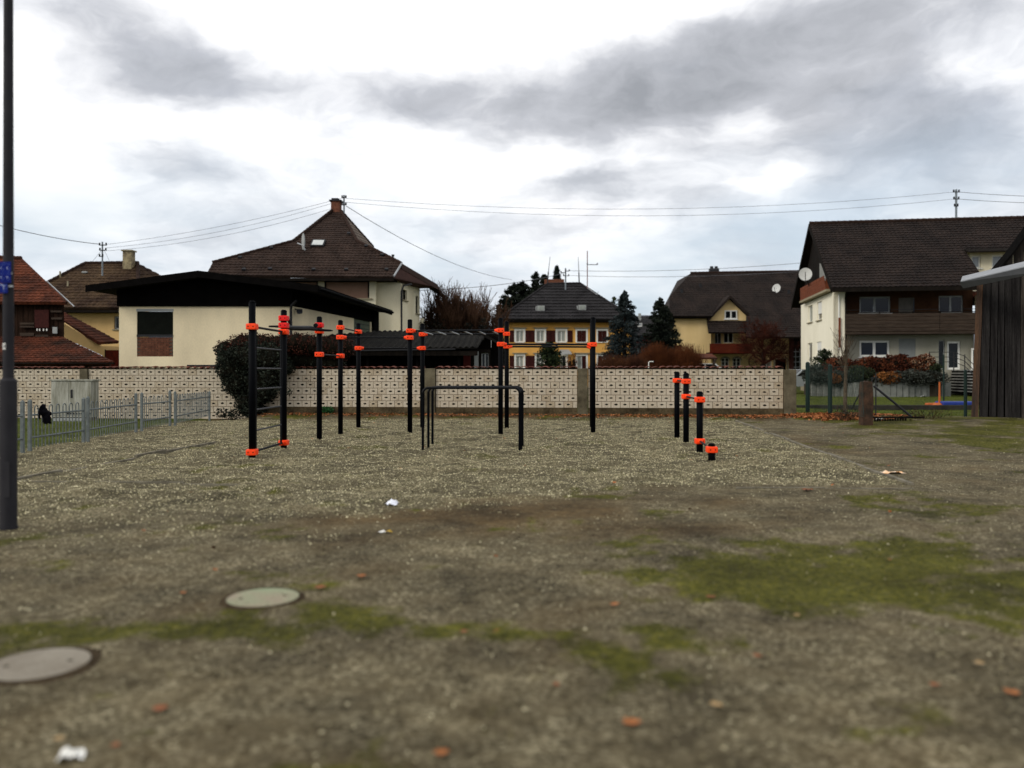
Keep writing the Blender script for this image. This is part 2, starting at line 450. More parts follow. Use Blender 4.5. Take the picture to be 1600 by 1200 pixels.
def roof_plane(pts, m, parent, name='roof', course=0.34, tw=0.3, amp=0.035, lip=0.035, thick=0.12, seg=4, under=None, wav=None):
    """pts: planar polygon, pts[0]->pts[1] is the eave. Courses of tiles as real relief on a slab"""
    pts = [Vector(p) for p in pts]
    e = (pts[1] - pts[0]).normalized()
    nrm = e.cross(pts[2] - pts[0]).normalized()
    if nrm.z < 0: nrm = -nrm
    up = nrm.cross(e)
    if up.dot(pts[2] - pts[0]) < 0: up = -up
    o = pts[0]
    uv = [((p - o).dot(e), (p - o).dot(up)) for p in pts]
    umin, umax = min(p[0] for p in uv), max(p[0] for p in uv); vmin, vmax = min(p[1] for p in uv), max(p[1] for p in uv)
    mb = MB()
    fl = [o + e * a + up * b for a, b in uv]
    mb.prism([p - nrm * thick for p in fl], nrm * (thick - 0.004))
    nv = max(1, round((vmax - vmin) / course)); cv = (vmax - vmin) / nv
    nu = max(1, round((umax - umin) / tw)); cu = (umax - umin) / nu
    prof = [amp * (0.5 - 0.5 * math.cos(2 * math.pi * k / seg)) for k in range(seg + 1)]
    jr = random.Random(int(abs(o.x * 97 + o.z * 13)) + 5)
    for j in range(nv):
        v0, v1 = vmin + j * cv, vmin + (j + 1) * cv
        row = clip(uv, umin - 1, umax + 1, v0, v1)
        if not row: continue
        ra, rb = min(p[0] for p in row), max(p[0] for p in row)
        off = (0.5 * cu if (j % 2 and wav) else 0.0)
        i0 = int((ra - umin - off) / cu) - 1; i1 = int((rb - umin - off) / cu) + 2
        for i in range(i0, i1):
            jz = jr.uniform(-0.006, 0.008)
            for k in range(seg):
                a = umin + off + i * cu + cu * k / seg; b = a + cu / seg
                if b < ra or a > rb: continue
                q = clip(uv, a, b, v0, v1)
                if len(q) < 3: continue
                vs = []
                for (x, y) in q:
                    h = prof[k] + (prof[k + 1] - prof[k]) * (x - a) / (b - a) + lip * (1 - (y - v0) / cv) + jz + .003
                    vs.append(o + e * x + up * y + nrm * h)
                mb.add(vs, [tuple(range(len(vs)))])
                low = [x for x, y in q if abs(y - v0) < 1e-6]
                if len(low) >= 2:
                    xa, xb = min(low), max(low)
                    w = []
                    for x in (xa, xb):
                        h = prof[k] + (prof[k + 1] - prof[k]) * (x - a) / (b - a)
                        w += [(x, h + lip + jz + .003), (x, h * 0.6 - .002)]
                    mb.add([o + e * w[0][0] + up * v0 + nrm * w[0][1], o + e * w[2][0] + up * v0 + nrm * w[2][1],
                            o + e * w[3][0] + up * v0 + nrm * w[3][1], o + e * w[1][0] + up * v0 + nrm * w[1][1]], [(0, 1, 2, 3)])
    # no recalculation of normals needed for open relief
    origin = org(parent)
    me = bpy.data.meshes.new(name)
    me.from_pydata([(x - origin[0], y - origin[1], z - origin[2]) for x, y, z in mb.v], [], mb.f); me.update()
    return link(name, me, m, parent, origin)
def px_plane(pix, ys):
    p = [P(*pix[i], ys[i]) for i in range(3)]
    n = (p[1] - p[0]).cross(p[2] - p[0]).normalized()
    return p + [ray_plane(q[0], q[1], p[0], n) for q in pix[3:]]
def roof_px(pix, ys, m, parent, **k):
    """pixel corners; the first three get depths ys, the rest lie in their plane"""
    p = [P(*pix[i], ys[i]) for i in range(3)]
    n = (p[1] - p[0]).cross(p[2] - p[0]).normalized()
    for q in pix[3:]: p.append(ray_plane(q[0], q[1], p[0], n))
    roof_plane(p, m, parent, **k)
    return p
def ridge(parent, a, b, m, r=0.11, name='ridge_cap'):
    a, b = Vector(a), Vector(b); L = (b - a).length; n = max(1, round(L / 0.38)); mb = MB()
    for i in range(n):
        mb.cyl(a + (b - a) * (i / n), a + (b - a) * ((i + 1) / n), r * 1.12, r * 0.92, 6)
    return mb.build(name, m, parent)

# ---- plants -------------------------------------------------------------------
def branches(base, h, spread, depth, rr, r0, mb, n0=1, seed=1, kids=(3, 5), twig=0.006, upb=0.25, lenk=0.62, up0=1.0):
    R = random.Random(seed)
    def grow(p, d, L, r, lvl):
        steps = 3 if lvl > 0 else 2
        q = p; dd = d.copy(); rad = r
        pts = [p]
        for s_ in range(steps):
            dd = (dd + Vector((R.uniform(-1, 1), R.uniform(-1, 1), R.uniform(-0.6, 1) * 0.8)) * 0.16 + Vector((0, 0, upb * 0.25))).normalized()
            nq = q + dd * L / steps; nr = max(twig, rad * (0.8 if lvl else 0.7))
            mb.cyl(q, nq, rad, nr, 3 if lvl < 2 else (5 if lvl < depth else 8), cap=False)
            q = nq; rad = nr; pts.append(q)
        if lvl <= 0: return
        for k in range(R.randint(*kids)):
            t = R.uniform(0.35, 1.0); i = min(int(t * steps), steps - 1)
            s0 = pts[i].lerp(pts[i + 1], t * steps - i) if k else q
            side = Vector((R.gauss(0, 1), R.gauss(0, 1), R.gauss(0, 0.5)))
            nd = (dd + side * spread + Vector((0, 0, upb))).normalized()
            grow(s0, nd, L * lenk * R.uniform(0.75, 1.2), max(twig, rad * 0.72), lvl - 1)
    for k in range(n0):
        a = R.uniform(0, 2 * math.pi); d = Vector((math.cos(a) * spread * (n0 > 1), math.sin(a) * spread * (n0 > 1), up0)).normalized()
        b = Vector(base) + Vector((math.cos(a), math.sin(a), 0)) * (0.0 if n0 == 1 else R.uniform(0, rr))
        grow(b, d, h * R.uniform(0.85, 1.1), r0, depth)

def conifer(name, base, h, R, mcrown, mtrunk, label, cat='tree', group=None, n=2600, leaf=0.22, low=0.05, power=0.9, dens=9, droop=0.35, seed=3):
    base = Vector(base); t = thing(name, base, label, cat, group)
    MB().cyl(base, base + Vector((0, 0, h * 0.97)), R * 0.07 + 0.05, 0.015, 7).build('trunk', mtrunk, t)
    rg = np.random.default_rng(seed)
    nb = dens * max(6, int(h / 0.42)); cs = []; dirs = []
    for k in range(nb):
        z = low + (1 - low) * ((k + rg.uniform(0, 1)) / nb)
        rad = R * ((1 - z) ** power) * rg.uniform(0.68, 1.12) + 0.06
        a = rg.uniform(0, 2 * math.pi)
        q = max(3, int(n / nb * (0.35 + rad / R)))
        s_ = rg.uniform(0.12, 1.0, q) ** 0.8
        x = np.cos(a) * rad * s_; y = np.sin(a) * rad * s_
        zz = z * h + (-droop * rad * s_ + 0.28 * rad * s_ ** 3)
        w = 0.22 * rad * (1 - s_ * 0.6) + 0.03
        cs.append(np.stack([x + rg.normal(0, 1, q) * w * 0.6, y + rg.normal(0, 1, q) * w * 0.6, zz + rg.normal(0, 1, q) * 0.07 * (0.4 + rad / R)], 1))
    c = np.concatenate(cs) + np.array(base)
    fastmesh('crown', cards(c, leaf, 0.42), 4, mcrown, t)
    return t
# ------------------------------------------------------------------ ground
def sst(a, b, x):
    t = np.clip((x - a) / (b - a), 0, 1); return t * t * (3 - 2 * t)
_ph = RNG.uniform(0, 6.28, (60,)); _an = RNG.uniform(0, 6.28, (60,)); 
def wob(x, y, lam, k0=0, k=7):
    """smooth wavy noise, about -1..1, wavelength lam"""
    s = 0
    for i in range(k0, k0 + k):
        f_ = 2 * math.pi / (lam * (0.6 + 0.17 * (i - k0)))
        s = s + np.sin((x * np.cos(_an[i]) + y * np.sin(_an[i])) * f_ + _ph[i] + 1.3 * np.sin((x * np.sin(_an[i]) - y * np.cos(_an[i])) * f_ * 0.4))
    return s / math.sqrt(k) / 1.2
def wally(x): return 29.19 - 0.085 * x
def pit_mask(x, y):
    xr = 5.55 + (y - 11.55) * 0.109
    left = sst(3.0, -3.5, x)
    yb = 11.75 - 2.6 * left
    w = 0.25 + 1.5 * left
    e = sst(-w, w, y - yb + left * 1.0 * wob(x, y, 1.6, 3))
    return e * sst(-0.1, 0.12, xr - x) * sst(-0.9, 0.6, x + 9.7 + 0.5 * wob(x, y, 2.2, 9)) * sst(-0.7, 0.7, 27.2 - y + .5 * wob(x, y, 1.7, 6))
def gh(x, y):
    x = np.asarray(x, float); y = np.asarray(y, float)
    dw = wally(x) - y
    h = 0.10 * sst(2.3, 0.4, dw) * sst(-10, -8.5, x) * sst(14.5, 11, x)
    h = h - 0.14 * sst(4, 0.5, dw) * sst(-8.5, -10, x)
    h = h + 0.12 * sst(36, 48, y) * sst(8, 14, x)
    h = h + 0.10 * sst(23, 26.5, y) * sst(9.5, 12, x) * sst(30, 27, y)
    pm = pit_mask(x, y)
    h = h + pm * (0.028 * wob(x, y, 1.1, 0) + 0.020 * wob(x, y, 0.5, 8)) + (1 - pm) * 0.008 * wob(x, y, 2.5, 20) * sst(60, 40, y)
    return h
def moss_mask(x, y):
    n = wob(x, y, 2.4, 12) * 0.5 + wob(x, y, 0.8, 22) * 0.35 + wob(x, y, 0.33, 32) * 0.25
    def b(px, py, rx, ry, a=1.0):
        g = G(px, py); return a * np.exp(-(((x - g.x) / rx) ** 2 + ((y - g.y) / ry) ** 2))
    m = b(1520, 900, 1.9, 0.85, 1.5) + b(1250, 905, 1.1, 0.45, 1.0) + b(1080, 935, 0.6, 0.22, 0.9) + b(900, 985, 0.6, 0.3, 0.95) + b(1480, 960, 1.0, 0.4, 1.1)
    m = m + b(1330, 860, 1.6, 0.5, 0.8) + b(200, 985, 0.7, 0.25, 0.9) + b(330, 1000, 0.5, 0.25, 0.75) + b(30, 838, 0.9, 0.4, 1.35) + b(60, 1085, 0.4, 0.15, 0.8) + b(260, 1080, 0.3, 0.12, 0.6)
    m = m + b(640, 975, 0.5, 0.15, 0.6) + b(150, 900, 1.0, 0.4, 0.45) + b(1500, 790, 2.0, 0.9, 0.55) + b(240, 1150, .25, .1, .5)
    m = m + b(1400, 868, 2.4, .8, .75) + b(1180, 915, 1.0, .5, .6) + b(850, 975, .9, .3, .6) + b(250, 985, .8, .25, .55) + b(80, 965, .5, .2, .5) + b(300, 1060, .55, .2, .45) + b(560, 960, .8, .3, .3) + b(1050, 880, 1.2, .5, .35) + b(900, 1100, .5, .2, .3) + b(1590, 1000, .5, .3, .6)
    m = m + 0.62 * sst(2.6, 1.2, wally(x) - y + 0.5 * wob(x, y, 1.9, 5)) * sst(14, 9, x)
    # bank in front of the right-hand fence and barn
    m = m + 1.6 * sst(9.2, 10.4, x + 0.45 * wob(x, y, 1.5, 40) - 0.0 * y) * sst(11.5, 14, y)
    m = m * np.where(y < 14, 1, 1)
    return np.clip((np.minimum(m, 1.2) * 0.86 + n * 1.1 - 0.24) * 1.15, 0, 1)
def lawn_mask(x, y):
    l = sst(-9.75, -9.95, x + 0.08 * (y - 16) + 0.12 * wob(x, y, 1.2, 11)) * sst(14.5, 16, y)
    r = sst(28.6, 29.4, y) * sst(9.4, 9.8, x)
    far = sst(30, 31, y)
    return np.clip(np.maximum(np.maximum(l, r), far), 0, 1)
def dirt_mask(x, y):
    def b(px, py, rx, ry, a=1.0):
        g = G(px, py); return a * np.exp(-(((x - g.x) / rx) ** 2 + ((y - g.y) / ry) ** 2))
    m = b(700, 805, 1.5, 0.55, 1.4) + b(850, 798, 1.2, 0.4, 1.3) + b(900, 780, 3.4, 0.55, .7) + b(560, 835, 1.1, .5, .6) + b(1250, 690, 1.0, 3.0, .6) + b(980, 820, 2.0, .7, .5)
    m = m + 1.3 * sst(2.2, 0.9, wally(x) - y + 0.4 * wob(x, y, 1.1, 35)) * sst(13, 11, x)
    return np.clip(m + 0.35 * wob(x, y, 1.7, 44) - 0.1, 0, 1)

def ax(segs):
    out = [segs[0][0]]
    for a, b, s in segs:
        k = max(1, int(round((b - a) / s))); out += list(np.linspace(a, b, k + 1)[1:])
    return np.array(out)
xs = ax([(-2600, -300, 400), (-300, -60, 30), (-60, -20, 4), (-20, -12, 0.4), (-12, 12, 0.13), (12, 22, 0.3), (22, 60, 3), (60, 300, 30), (300, 2600, 400)])
ys = ax([(-40, 0, 8), (0, 2.6, 0.5), (2.6, 12, 0.1), (12, 31, 0.16), (31, 60, 1.0), (60, 140, 8), (140, 400, 40), (400, 3200, 400)])
gx, gy = np.meshgrid(xs, ys); gz = gh(gx, gy)
nx, ny = len(xs), len(ys)
me = bpy.data.meshes.new('ground')
me.vertices.add(nx * ny); me.vertices.foreach_set('co', np.stack([gx, gy, gz], -1).astype(np.float32).ravel())
ii = (np.arange(ny - 1)[:, None] * nx + np.arange(nx - 1)[None, :]).ravel()
quads = np.stack([ii, ii + 1, ii + 1 + nx, ii + nx], 1).astype(np.int32)
me.loops.add(quads.size); me.loops.foreach_set('vertex_index', quads.ravel())
me.polygons.add(len(quads)); me.polygons.foreach_set('loop_start', np.arange(0, quads.size, 4, dtype=np.int32)); me.polygons.foreach_set('loop_total', np.full(len(quads), 4, dtype=np.int32))
me.update(calc_edges=True)
me.polygons.foreach_set('use_smooth', [True] * len(quads))
at = me.color_attributes.new('mask', 'FLOAT_COLOR', 'POINT')
mk = np.stack([moss_mask(gx, gy), pit_mask(gx, gy), lawn_mask(gx, gy), dirt_mask(gx, gy)], -1)
at.data.foreach_set('color', mk.astype(np.float32).ravel())

gm = bpy.data.materials.new('ground_surface'); gm.use_nodes = True
n, l = gm.node_tree.nodes, gm.node_tree.links
bs = n['Principled BSDF']; bs.inputs['Roughness'].default_value = 0.95; bs.inputs['Specular IOR Level'].default_value = 0.1
geo = n.new('ShaderNodeNewGeometry'); atr = n.new('ShaderNodeAttribute'); atr.attribute_name = 'mask'
sp = n.new('ShaderNodeSeparateColor'); l.new(atr.outputs['Color'], sp.inputs[0])
def noi(sc, d=5, r=0.6):
    q = n.new('ShaderNodeTexNoise'); q.inputs['Scale'].default_value = sc; q.inputs['Detail'].default_value = d; q.inputs['Roughness'].default_value = r
    l.new(geo.outputs['Position'], q.inputs['Vector']); return q.outputs['Fac']
def rmp(fac, *st):
    r = n.new('ShaderNodeValToRGB'); cr = r.color_ramp
    cr.elements[0].position, cr.elements[0].color = st[0][0], (*st[0][1], 1)
    cr.elements[1].position, cr.elements[1].color = st[-1][0], (*st[-1][1], 1)
    for p_, c_ in st[1:-1]:
        e_ = cr.elements.new(p_); e_.color = (*c_, 1)
    l.new(fac, r.inputs[0]); return r.outputs[0]
def mix(fac, a, b, bt='MIX'):
    q = n.new('ShaderNodeMixRGB'); q.blend_type = bt
    for i, v in enumerate((fac, a, b)):
        if isinstance(v, (int, float)): q.inputs[i].default_value = v
        elif isinstance(v, tuple): q.inputs[i].default_value = (*v, 1)
        else: l.new(v, q.inputs[i])
    return q.outputs[0]
def mth(op, a, b, clamp=False):
    q = n.new('ShaderNodeMath'); q.operation = op; q.use_clamp = clamp
    for i, v in enumerate((a, b)):
        if isinstance(v, (int, float)): q.inputs[i].default_value = v
        else: l.new(v, q.inputs[i])
    return q.outputs[0]
vo = n.new('ShaderNodeTexVoronoi'); vo.inputs['Scale'].default_value = 46; l.new(geo.outputs['Position'], vo.inputs['Vector'])
vs_ = n.new('ShaderNodeSeparateColor'); l.new(vo.outputs['Color'], vs_.inputs[0])
stone = rmp(vs_.outputs[0], (0.0, (0.034, 0.029, 0.018)), (0.45, (0.105, 0.093, 0.066)), (0.8, (0.20, 0.180, 0.138)), (1.0, (0.34, 0.315, 0.25)))
fines = rmp(noi(5, 8, .75), (0.34, (0.034, 0.025, 0.012)), (0.5, (0.085, 0.070, 0.046)), (0.66, (0.155, 0.135, 0.098)))
base = mix(rmp(noi(2.2, 6, .7), (0.38, (0.25,) * 3), (0.62, (0.75,) * 3)), fines, stone)
pitc = mix(0.62, rmp(noi(3, 4), (0.35, (0.040, 0.034, 0.018)), (0.65, (0.15, 0.137, 0.092))), stone)
c = mix(sp.outputs[1], base, pitc)
dirt = rmp(noi(11, 6, .7), (0.35, (0.040, 0.021, 0.006)), (0.65, (0.110, 0.070, 0.030)))
atA = atr.outputs['Alpha']
c = mix(mth('MULTIPLY', atA, mth('SUBTRACT', 1.0, mth('MULTIPLY', sp.outputs[1], 0.85)), True), c, mix(0.35, dirt, c))
grs = rmp(noi(16, 6, .7), (0.3, (0.018, 0.020, 0.003)), (0.5, (0.060, 0.064, 0.007)), (0.72, (0.145, 0.138, 0.020)))
rag = mth('MULTIPLY', mth('SUBTRACT', mth('ADD', mth('MULTIPLY', noi(7.5, 9, .8), 2.1), sp.outputs[0]), 1.42), 2.1, True)
rag = mth('MULTIPLY', rag, mth('MULTIPLY', sp.outputs[0], 2.2, True), True)
c = mix(mth('MULTIPLY', rag, 0.9), c, grs)
lawn = rmp(noi(9, 6, .7), (0.3, (0.024, 0.034, 0.005)), (0.7, (0.085, 0.105, 0.014)))
c = mix(sp.outputs[2], c, lawn)
big = rmp(noi(0.9, 8, .72), (0.36, (0.42,) * 3), (0.62, (1.32,) * 3))
c = mix(0.9, c, big, 'MULTIPLY')
c = mix(1.0, c, (1.03, 0.98, 0.80), 'MULTIPLY')
l.new(c, bs.inputs['Base Color'])
bp = n.new('ShaderNodeBump'); bp.inputs['Strength'].default_value = 0.9; bp.inputs['Distance'].default_value = 0.012
hh = mth('ADD', mth('MULTIPLY', vs_.outputs[1], 0.6), noi(60, 4))
l.new(hh, bp.inputs['Height']); l.new(bp.outputs[0], bs.inputs['Normal'])
me.materials.append(gm)
ground = bpy.data.objects.new('ground', me); COL.objects.link(ground); ground['kind'] = 'structure'

def scatter(nmax, x0, x1, y0, y1, dens):
    """points with probability dens(x,y); only where the camera's field could see them plus a margin"""
    x = RNG.uniform(x0, x1, nmax); y = RNG.uniform(y0, y1, nmax)
    k = RNG.uniform(0, 1, nmax) < dens(x, y)
    x, y = x[k], y[k]
    k = np.abs(x) < 0.72 * y + 1.2
    return x[k], y[k]
def pebbles(name, x, y, smin, smax, m, sink=0.2):
    nn = len(x); z = gh(x, y)
    s = smin + (smax - smin) * RNG.uniform(0, 1, nn) ** 2.2
    a = RNG.uniform(0, 6.28, nn); asp = RNG.uniform(0.55, 1.0, nn); ht = s * RNG.uniform(0.35, 0.75, nn)
    V = np.zeros((nn, 6, 3))
    for k in range(4):
        t = a + k * math.pi / 2 + RNG.uniform(-0.35, 0.35, nn)
        r = s * 0.5 * RNG.uniform(0.75, 1.2, nn) * (asp if k % 2 else 1)
        V[:, k, 0] = x + np.cos(t) * r; V[:, k, 1] = y + np.sin(t) * r; V[:, k, 2] = z + ht * RNG.uniform(-0.1, 0.35, nn)
    for q, zz in ((4, 1.0), (5, 0.85)):
        V[:, q, 0] = x + np.cos(a + 3.1 * (q - 4)) * s * 0.2; V[:, q, 1] = y + np.sin(a + 3.1 * (q - 4)) * s * 0.16; V[:, q, 2] = z + ht * RNG.uniform(0.65, 1.0, nn) * zz
    F_ = np.array([[0, 1, 4], [1, 2, 5], [1, 5, 4], [2, 3, 5], [3, 0, 4], [3, 4, 5]])
    me = bpy.data.meshes.new(name)
    me.vertices.add(nn * 6); me.vertices.foreach_set('co', V.astype(np.float32).ravel())
    idx = (np.arange(nn)[:, None, None] * 6 + F_[None]).astype(np.int32)
    me.loops.add(idx.size); me.loops.foreach_set('vertex_index', idx.ravel())
    me.polygons.add(nn * 6); me.polygons.foreach_set('loop_start', np.arange(0, idx.size, 3, dtype=np.int32)); me.polygons.foreach_set('loop_total', np.full(nn * 6, 3, dtype=np.int32))
    me.update(calc_edges=True)
    o = link(name, me, m, None, Vector((0, 0, 0))); o['kind'] = 'stuff'
    return o
def stone_mat(name, cols):
    m = bpy.data.materials.new(name); m.use_nodes = True
    q, w = m.node_tree.nodes, m.node_tree.links
    b = q['Principled BSDF']; b.inputs['Roughness'].default_value = 0.9; b.inputs['Specular IOR Level'].default_value = 0.15
    g = q.new('ShaderNodeNewGeometry'); r = q.new('ShaderNodeValToRGB'); cr = r.color_ramp
    cr.elements[0].position = 0; cr.elements[0].color = (*cols[0], 1); cr.elements[1].position = 1; cr.elements[1].color = (*cols[-1], 1)
    for i in range(1, len(cols) - 1):
        e = cr.elements.new(i / (len(cols) - 1)); e.color = (*cols[i], 1)
    w.new(g.outputs['Random Per Island'], r.inputs[0])
    mp = q.new('ShaderNodeMapping'); mp.inputs['Scale'].default_value = (0.55, 1.3, 1); w.new(g.outputs['Position'], mp.inputs[0])
    no = q.new('ShaderNodeTexNoise'); no.inputs['Scale'].default_value = 4.5; no.inputs['Detail'].default_value = 7; no.inputs['Roughness'].default_value = 0.75
    w.new(mp.outputs[0], no.inputs['Vector'])
    mr = q.new('ShaderNodeMapRange'); mr.inputs['From Min'].default_value = .36; mr.inputs['From Max'].default_value = .64; mr.inputs['To Min'].default_value = .50; mr.inputs['To Max'].default_value = 1.30
    w.new(no.outputs['Fac'], mr.inputs['Value'])
    v = q.new('ShaderNodeVectorMath'); v.operation = 'SCALE'; tn = q.new('ShaderNodeMixRGB'); tn.blend_type = 'MULTIPLY'; tn.inputs[0].default_value = 1.0; tn.inputs[2].default_value = (1.36, 1.31, 1.10, 1); w.new(r.outputs[0], tn.inputs[1]); w.new(tn.outputs[0], v.inputs[0]); w.new(mr.outputs[0], v.inputs['Scale'])
    w.new(v.outputs[0], b.inputs['Base Color'])
    return m
m_peb = stone_mat('crushed_stone', [(0.035, 0.031, 0.016), (0.10, 0.091, 0.057), (0.19, 0.176, 0.118), (0.27, 0.250, 0.178), (0.34, 0.315, 0.232), (0.46, 0.435, 0.34)])
m_peb2 = stone_mat('path_stone', [(0.018, 0.014, 0.007), (0.050, 0.043, 0.025), (0.098, 0.087, 0.056), (0.155, 0.140, 0.096), (0.23, 0.21, 0.152), (0.42, 0.395, 0.31)])
x, y = scatter(360000, -11, 8, 7.5, 27.9, lambda x, y: pit_mask(x, y) * np.clip(0.75 + 0.25 * wob(x, y, 0.8, 50), 0.2, 1))
tag(pebbles('gravel', x, y, 0.011, 0.033, m_peb), 'pale crushed gravel filling the exercise area')
x, y = scatter(230000, -19, 19, 2.6, 28, lambda x, y: (1 - pit_mask(x, y)) * (1 - lawn_mask(x, y)) * np.clip(1 - 0.8 * moss_mask(x, y), 0, 1) * np.clip(0.65 + 0.3 * wob(x, y, 1.3, 50) - .45 * dirt_mask(x, y), 0.08, 1) * np.clip(1.25 - y * 0.028, 0.25, 1))
tag(pebbles('loose_gravel', x, y, 0.007, 0.026, m_peb2), 'small loose stones on the trodden ground')
# ---- grass
def grass(name, x, y, hmin, hmax, w, m, lean=0.6):
    nn = len(x); z = gh(x, y); a = RNG.uniform(0, 6.28, nn); h = RNG.uniform(hmin, hmax, nn)
    dx, dy = np.cos(a) * w / 2, np.sin(a) * w / 2
    b = RNG.uniform(0, 6.28, nn); lx, ly = np.cos(b) * h * lean * RNG.uniform(.2, 1, nn), np.sin(b) * h * lean
    V = np.stack([np.stack([x - dx, y - dy, z - .004], 1), np.stack([x + dx, y + dy, z - .004], 1), np.stack([x + lx, y + ly, z + h], 1)], 1)
    return fastmesh(name, V, 3, m, None, 'stuff')
m_gr = leafmat('short_grass', [(0.020, 0.023, 0.003), (0.058, 0.062, 0.009), (0.14, 0.128, 0.026)], 3.0)
m_lawn = leafmat('lawn_grass', [(0.030, 0.044, 0.005), (0.075, 0.100, 0.012), (0.13, 0.145, 0.022)], 2.0)
x, y = scatter(420000, -12, 16, 2.8, 29.3, lambda x, y: (moss_mask(x, y) ** 1.6 * (0.55 + .5 * wob(x, y, .22, 17))) * np.where(y > 22, 0.45, 1.0) * np.where(y < wally(x) - 0.1, 1, 0) * (1 - 0.9 * pit_mask(x, y)) * (1 - lawn_mask(x, y)))
tag(grass('grass', x, y, 0.012, 0.04, 0.006, m_gr, 0.9), 'moss and short grass growing in the gravel')
x, y = scatter(220000, -24, 26, 15, 49, lambda x, y: np.where((x < -9) & (y < 30.4) | (x > 9.5) & (y > 28.8), 1.0, 0.0) * lawn_mask(x, y) * np.where(y > 34, .4, .8))
tag(grass('lawn_grass', x, y, 0.03, 0.08, 0.012, m_lawn), 'lawn blades beside the cabinet and in the far garden')
# ---- leaves
m_leaf = leafmat('dead_leaf', [(0.05, 0.016, 0.006), (0.20, 0.060, 0.016), (0.40, 0.16, 0.06), (0.16, 0.05, 0.02)], 14)
def leafpatch(name, x, y, s, label, lift=0.015, up=0.9):
    z = gh(x, y) + lift + RNG.uniform(0, 0.02, len(x))
    return tag(fastmesh(name, cards(np.stack([x, y, z], 1), s, 0.75, up), 4, m_leaf, None, 'stuff'), label)
x, y = scatter(90000, -9, 13, 26.3, 29.6, lambda x, y: np.clip(np.exp(-((wally(x) - y - 0.75) / 0.42) ** 2) * (0.12 + 0.16 * np.clip(wob(x, y, 1.3, 30), 0, 1) + 0.35 * sst(2, 11, x)), 0, 1) * np.where(y < wally(x) - .12, 1, 0))
leafpatch('fallen_leaves', x, y, 0.075, 'brown leaves blown along the foot of the block wall')
x, y = scatter(12000, 9, 14, 24.8, 28.9, lambda x, y: np.clip(1.3 * np.exp(-(((x - 10.3 - (27.6 - y) * 0.55) / 0.75) ** 2 + ((y - 27.5) / 1.0) ** 2)), 0, 1))
leafpatch('fallen_leaves', x, y, 0.11, 'heap of bright orange leaves by the end pillar of the wall', 0.03, 0.4)
x, y = scatter(700, -7, 9, 5, 26, lambda x, y: np.full_like(x, 0.13))
leafpatch('fallen_leaves', x, y, 0.06, 'single brown leaves strewn over the gravel')

# ---- edging strips round the gravel bed
m_conc = mat('concrete', (0.19, 0.17, 0.125), 0.9, (0.085, 0.074, 0.05), 4, bump=0.3, fine=.15)
m_concd = mat('old_concrete', (0.135, 0.115, 0.072), 0.92, (0.045, 0.036, 0.020), 2.2, bump=0.4, fine=.2)
def strip(a, b, w, h, name='kerb'):
    a, b = Vector(a), Vector(b); nseg = max(1, int((b - a).length / 1.0)); mb = MB()
    ang = math.atan2(b.y - a.y, b.x - a.x)
    for i in range(nseg):
        p = a.lerp(b, i / nseg); q = a.lerp(b, (i + 1) / nseg); c_ = (p + q) / 2
        z = float(gh(c_.x, c_.y)); mb.box((c_.x, c_.y, z + h / 2 - 0.05), ((q - p).length - 0.006, w, h + 0.1), ang)
    return tag(mb.build(name, m_conc), kind='structure')
strip(G(1424, 758), G(1150, 659), 0.07, 0.032)
strip(G(22, 752), G(335, 692), 0.06, 0.036)
strip(G(27, 753.5), G(420, 757), 0.04, 0.022)
strip(G(1150, 763.5), G(1428, 764), 0.04, 0.012)
# ------------------------------------------------------------------ materials for buildings
def stucco(name, col, c2=None):
    return mat(name, col, 0.9, c2 or tuple(c * 0.80 for c in col), 0.7, bump=0.35, bscale=30, stretch=(1, 1, 0.45), fine=0.05, fscale=25)
m_cream = stucco('cream_render', (0.76, 0.645, 0.43))
m_cream2 = stucco('pale_render', (0.70, 0.64, 0.47), (0.60, 0.53, 0.37))
m_yellow = stucco('ochre_render', (0.70, 0.375, 0.095), (0.60, 0.31, 0.07))
m_yel2 = stucco('butter_render', (0.74, 0.545, 0.265), (0.64, 0.46, 0.21))
m_yel3 = stucco('sand_render', (0.66, 0.44, 0.19), (0.54, 0.35, 0.14))
m_white = stucco('white_render', (0.84, 0.79, 0.64), (0.76, 0.71, 0.56))
m_white_shade = stucco('shaded_render', (0.31, 0.295, 0.235), (0.25, 0.24, 0.185))  # white ground-floor wall with the shade under the balcony put into its colour
m_wood_dk = mat('dark_stained_wood', (0.012, 0.009, 0.007), 0.9, (0.006, 0.005, 0.004), 6, stretch=(1, 1, 0.2), spec=0.05)
m_black = mat('black_boards', (0.0045, 0.0040, 0.0038), 0.95, scale=4, var=.4, spec=0.02)
m_brownw = mat('brown_boards', (0.085, 0.040, 0.020), 0.85, (0.05, 0.022, 0.012), 5, spec=.1)
m_greyb = mat('grey_brown_boards', (0.052, 0.037, 0.027), 0.85, (0.027, 0.019, 0.014), 3, stretch=(.5, .5, 4), spec=.1)
m_redw = mat('red_brown_boards', (0.105, 0.012, 0.004), 0.8, (0.05, 0.007, 0.003), 5, spec=.1)
m_rust = mat('rust_orange_panel', (0.17, 0.050, 0.022), 0.8, (0.11, 0.030, 0.013), 3, spec=.1)
m_trim = mat('white_paint', (0.74, 0.73, 0.68), 0.6, var=.1, scale=3)
m_trimg = mat('grey_paint', (0.30, 0.31, 0.30), 0.6, var=.15, scale=3)
m_stone = mat('sill_stone', (0.30, 0.26, 0.17), 0.9, var=.3)
m_gut = mat('black_gutter', (.004, .004, .004), .8, spec=.03)
m_metal = mat('galvanised_steel', (0.20, 0.23, 0.25), 0.55, (0.13, 0.15, 0.165), 8, metal=0.2, spec=.4)
m_dkmetal = mat('dark_metal', (0.018, 0.018, 0.02), 0.6, var=.3, spec=.2)
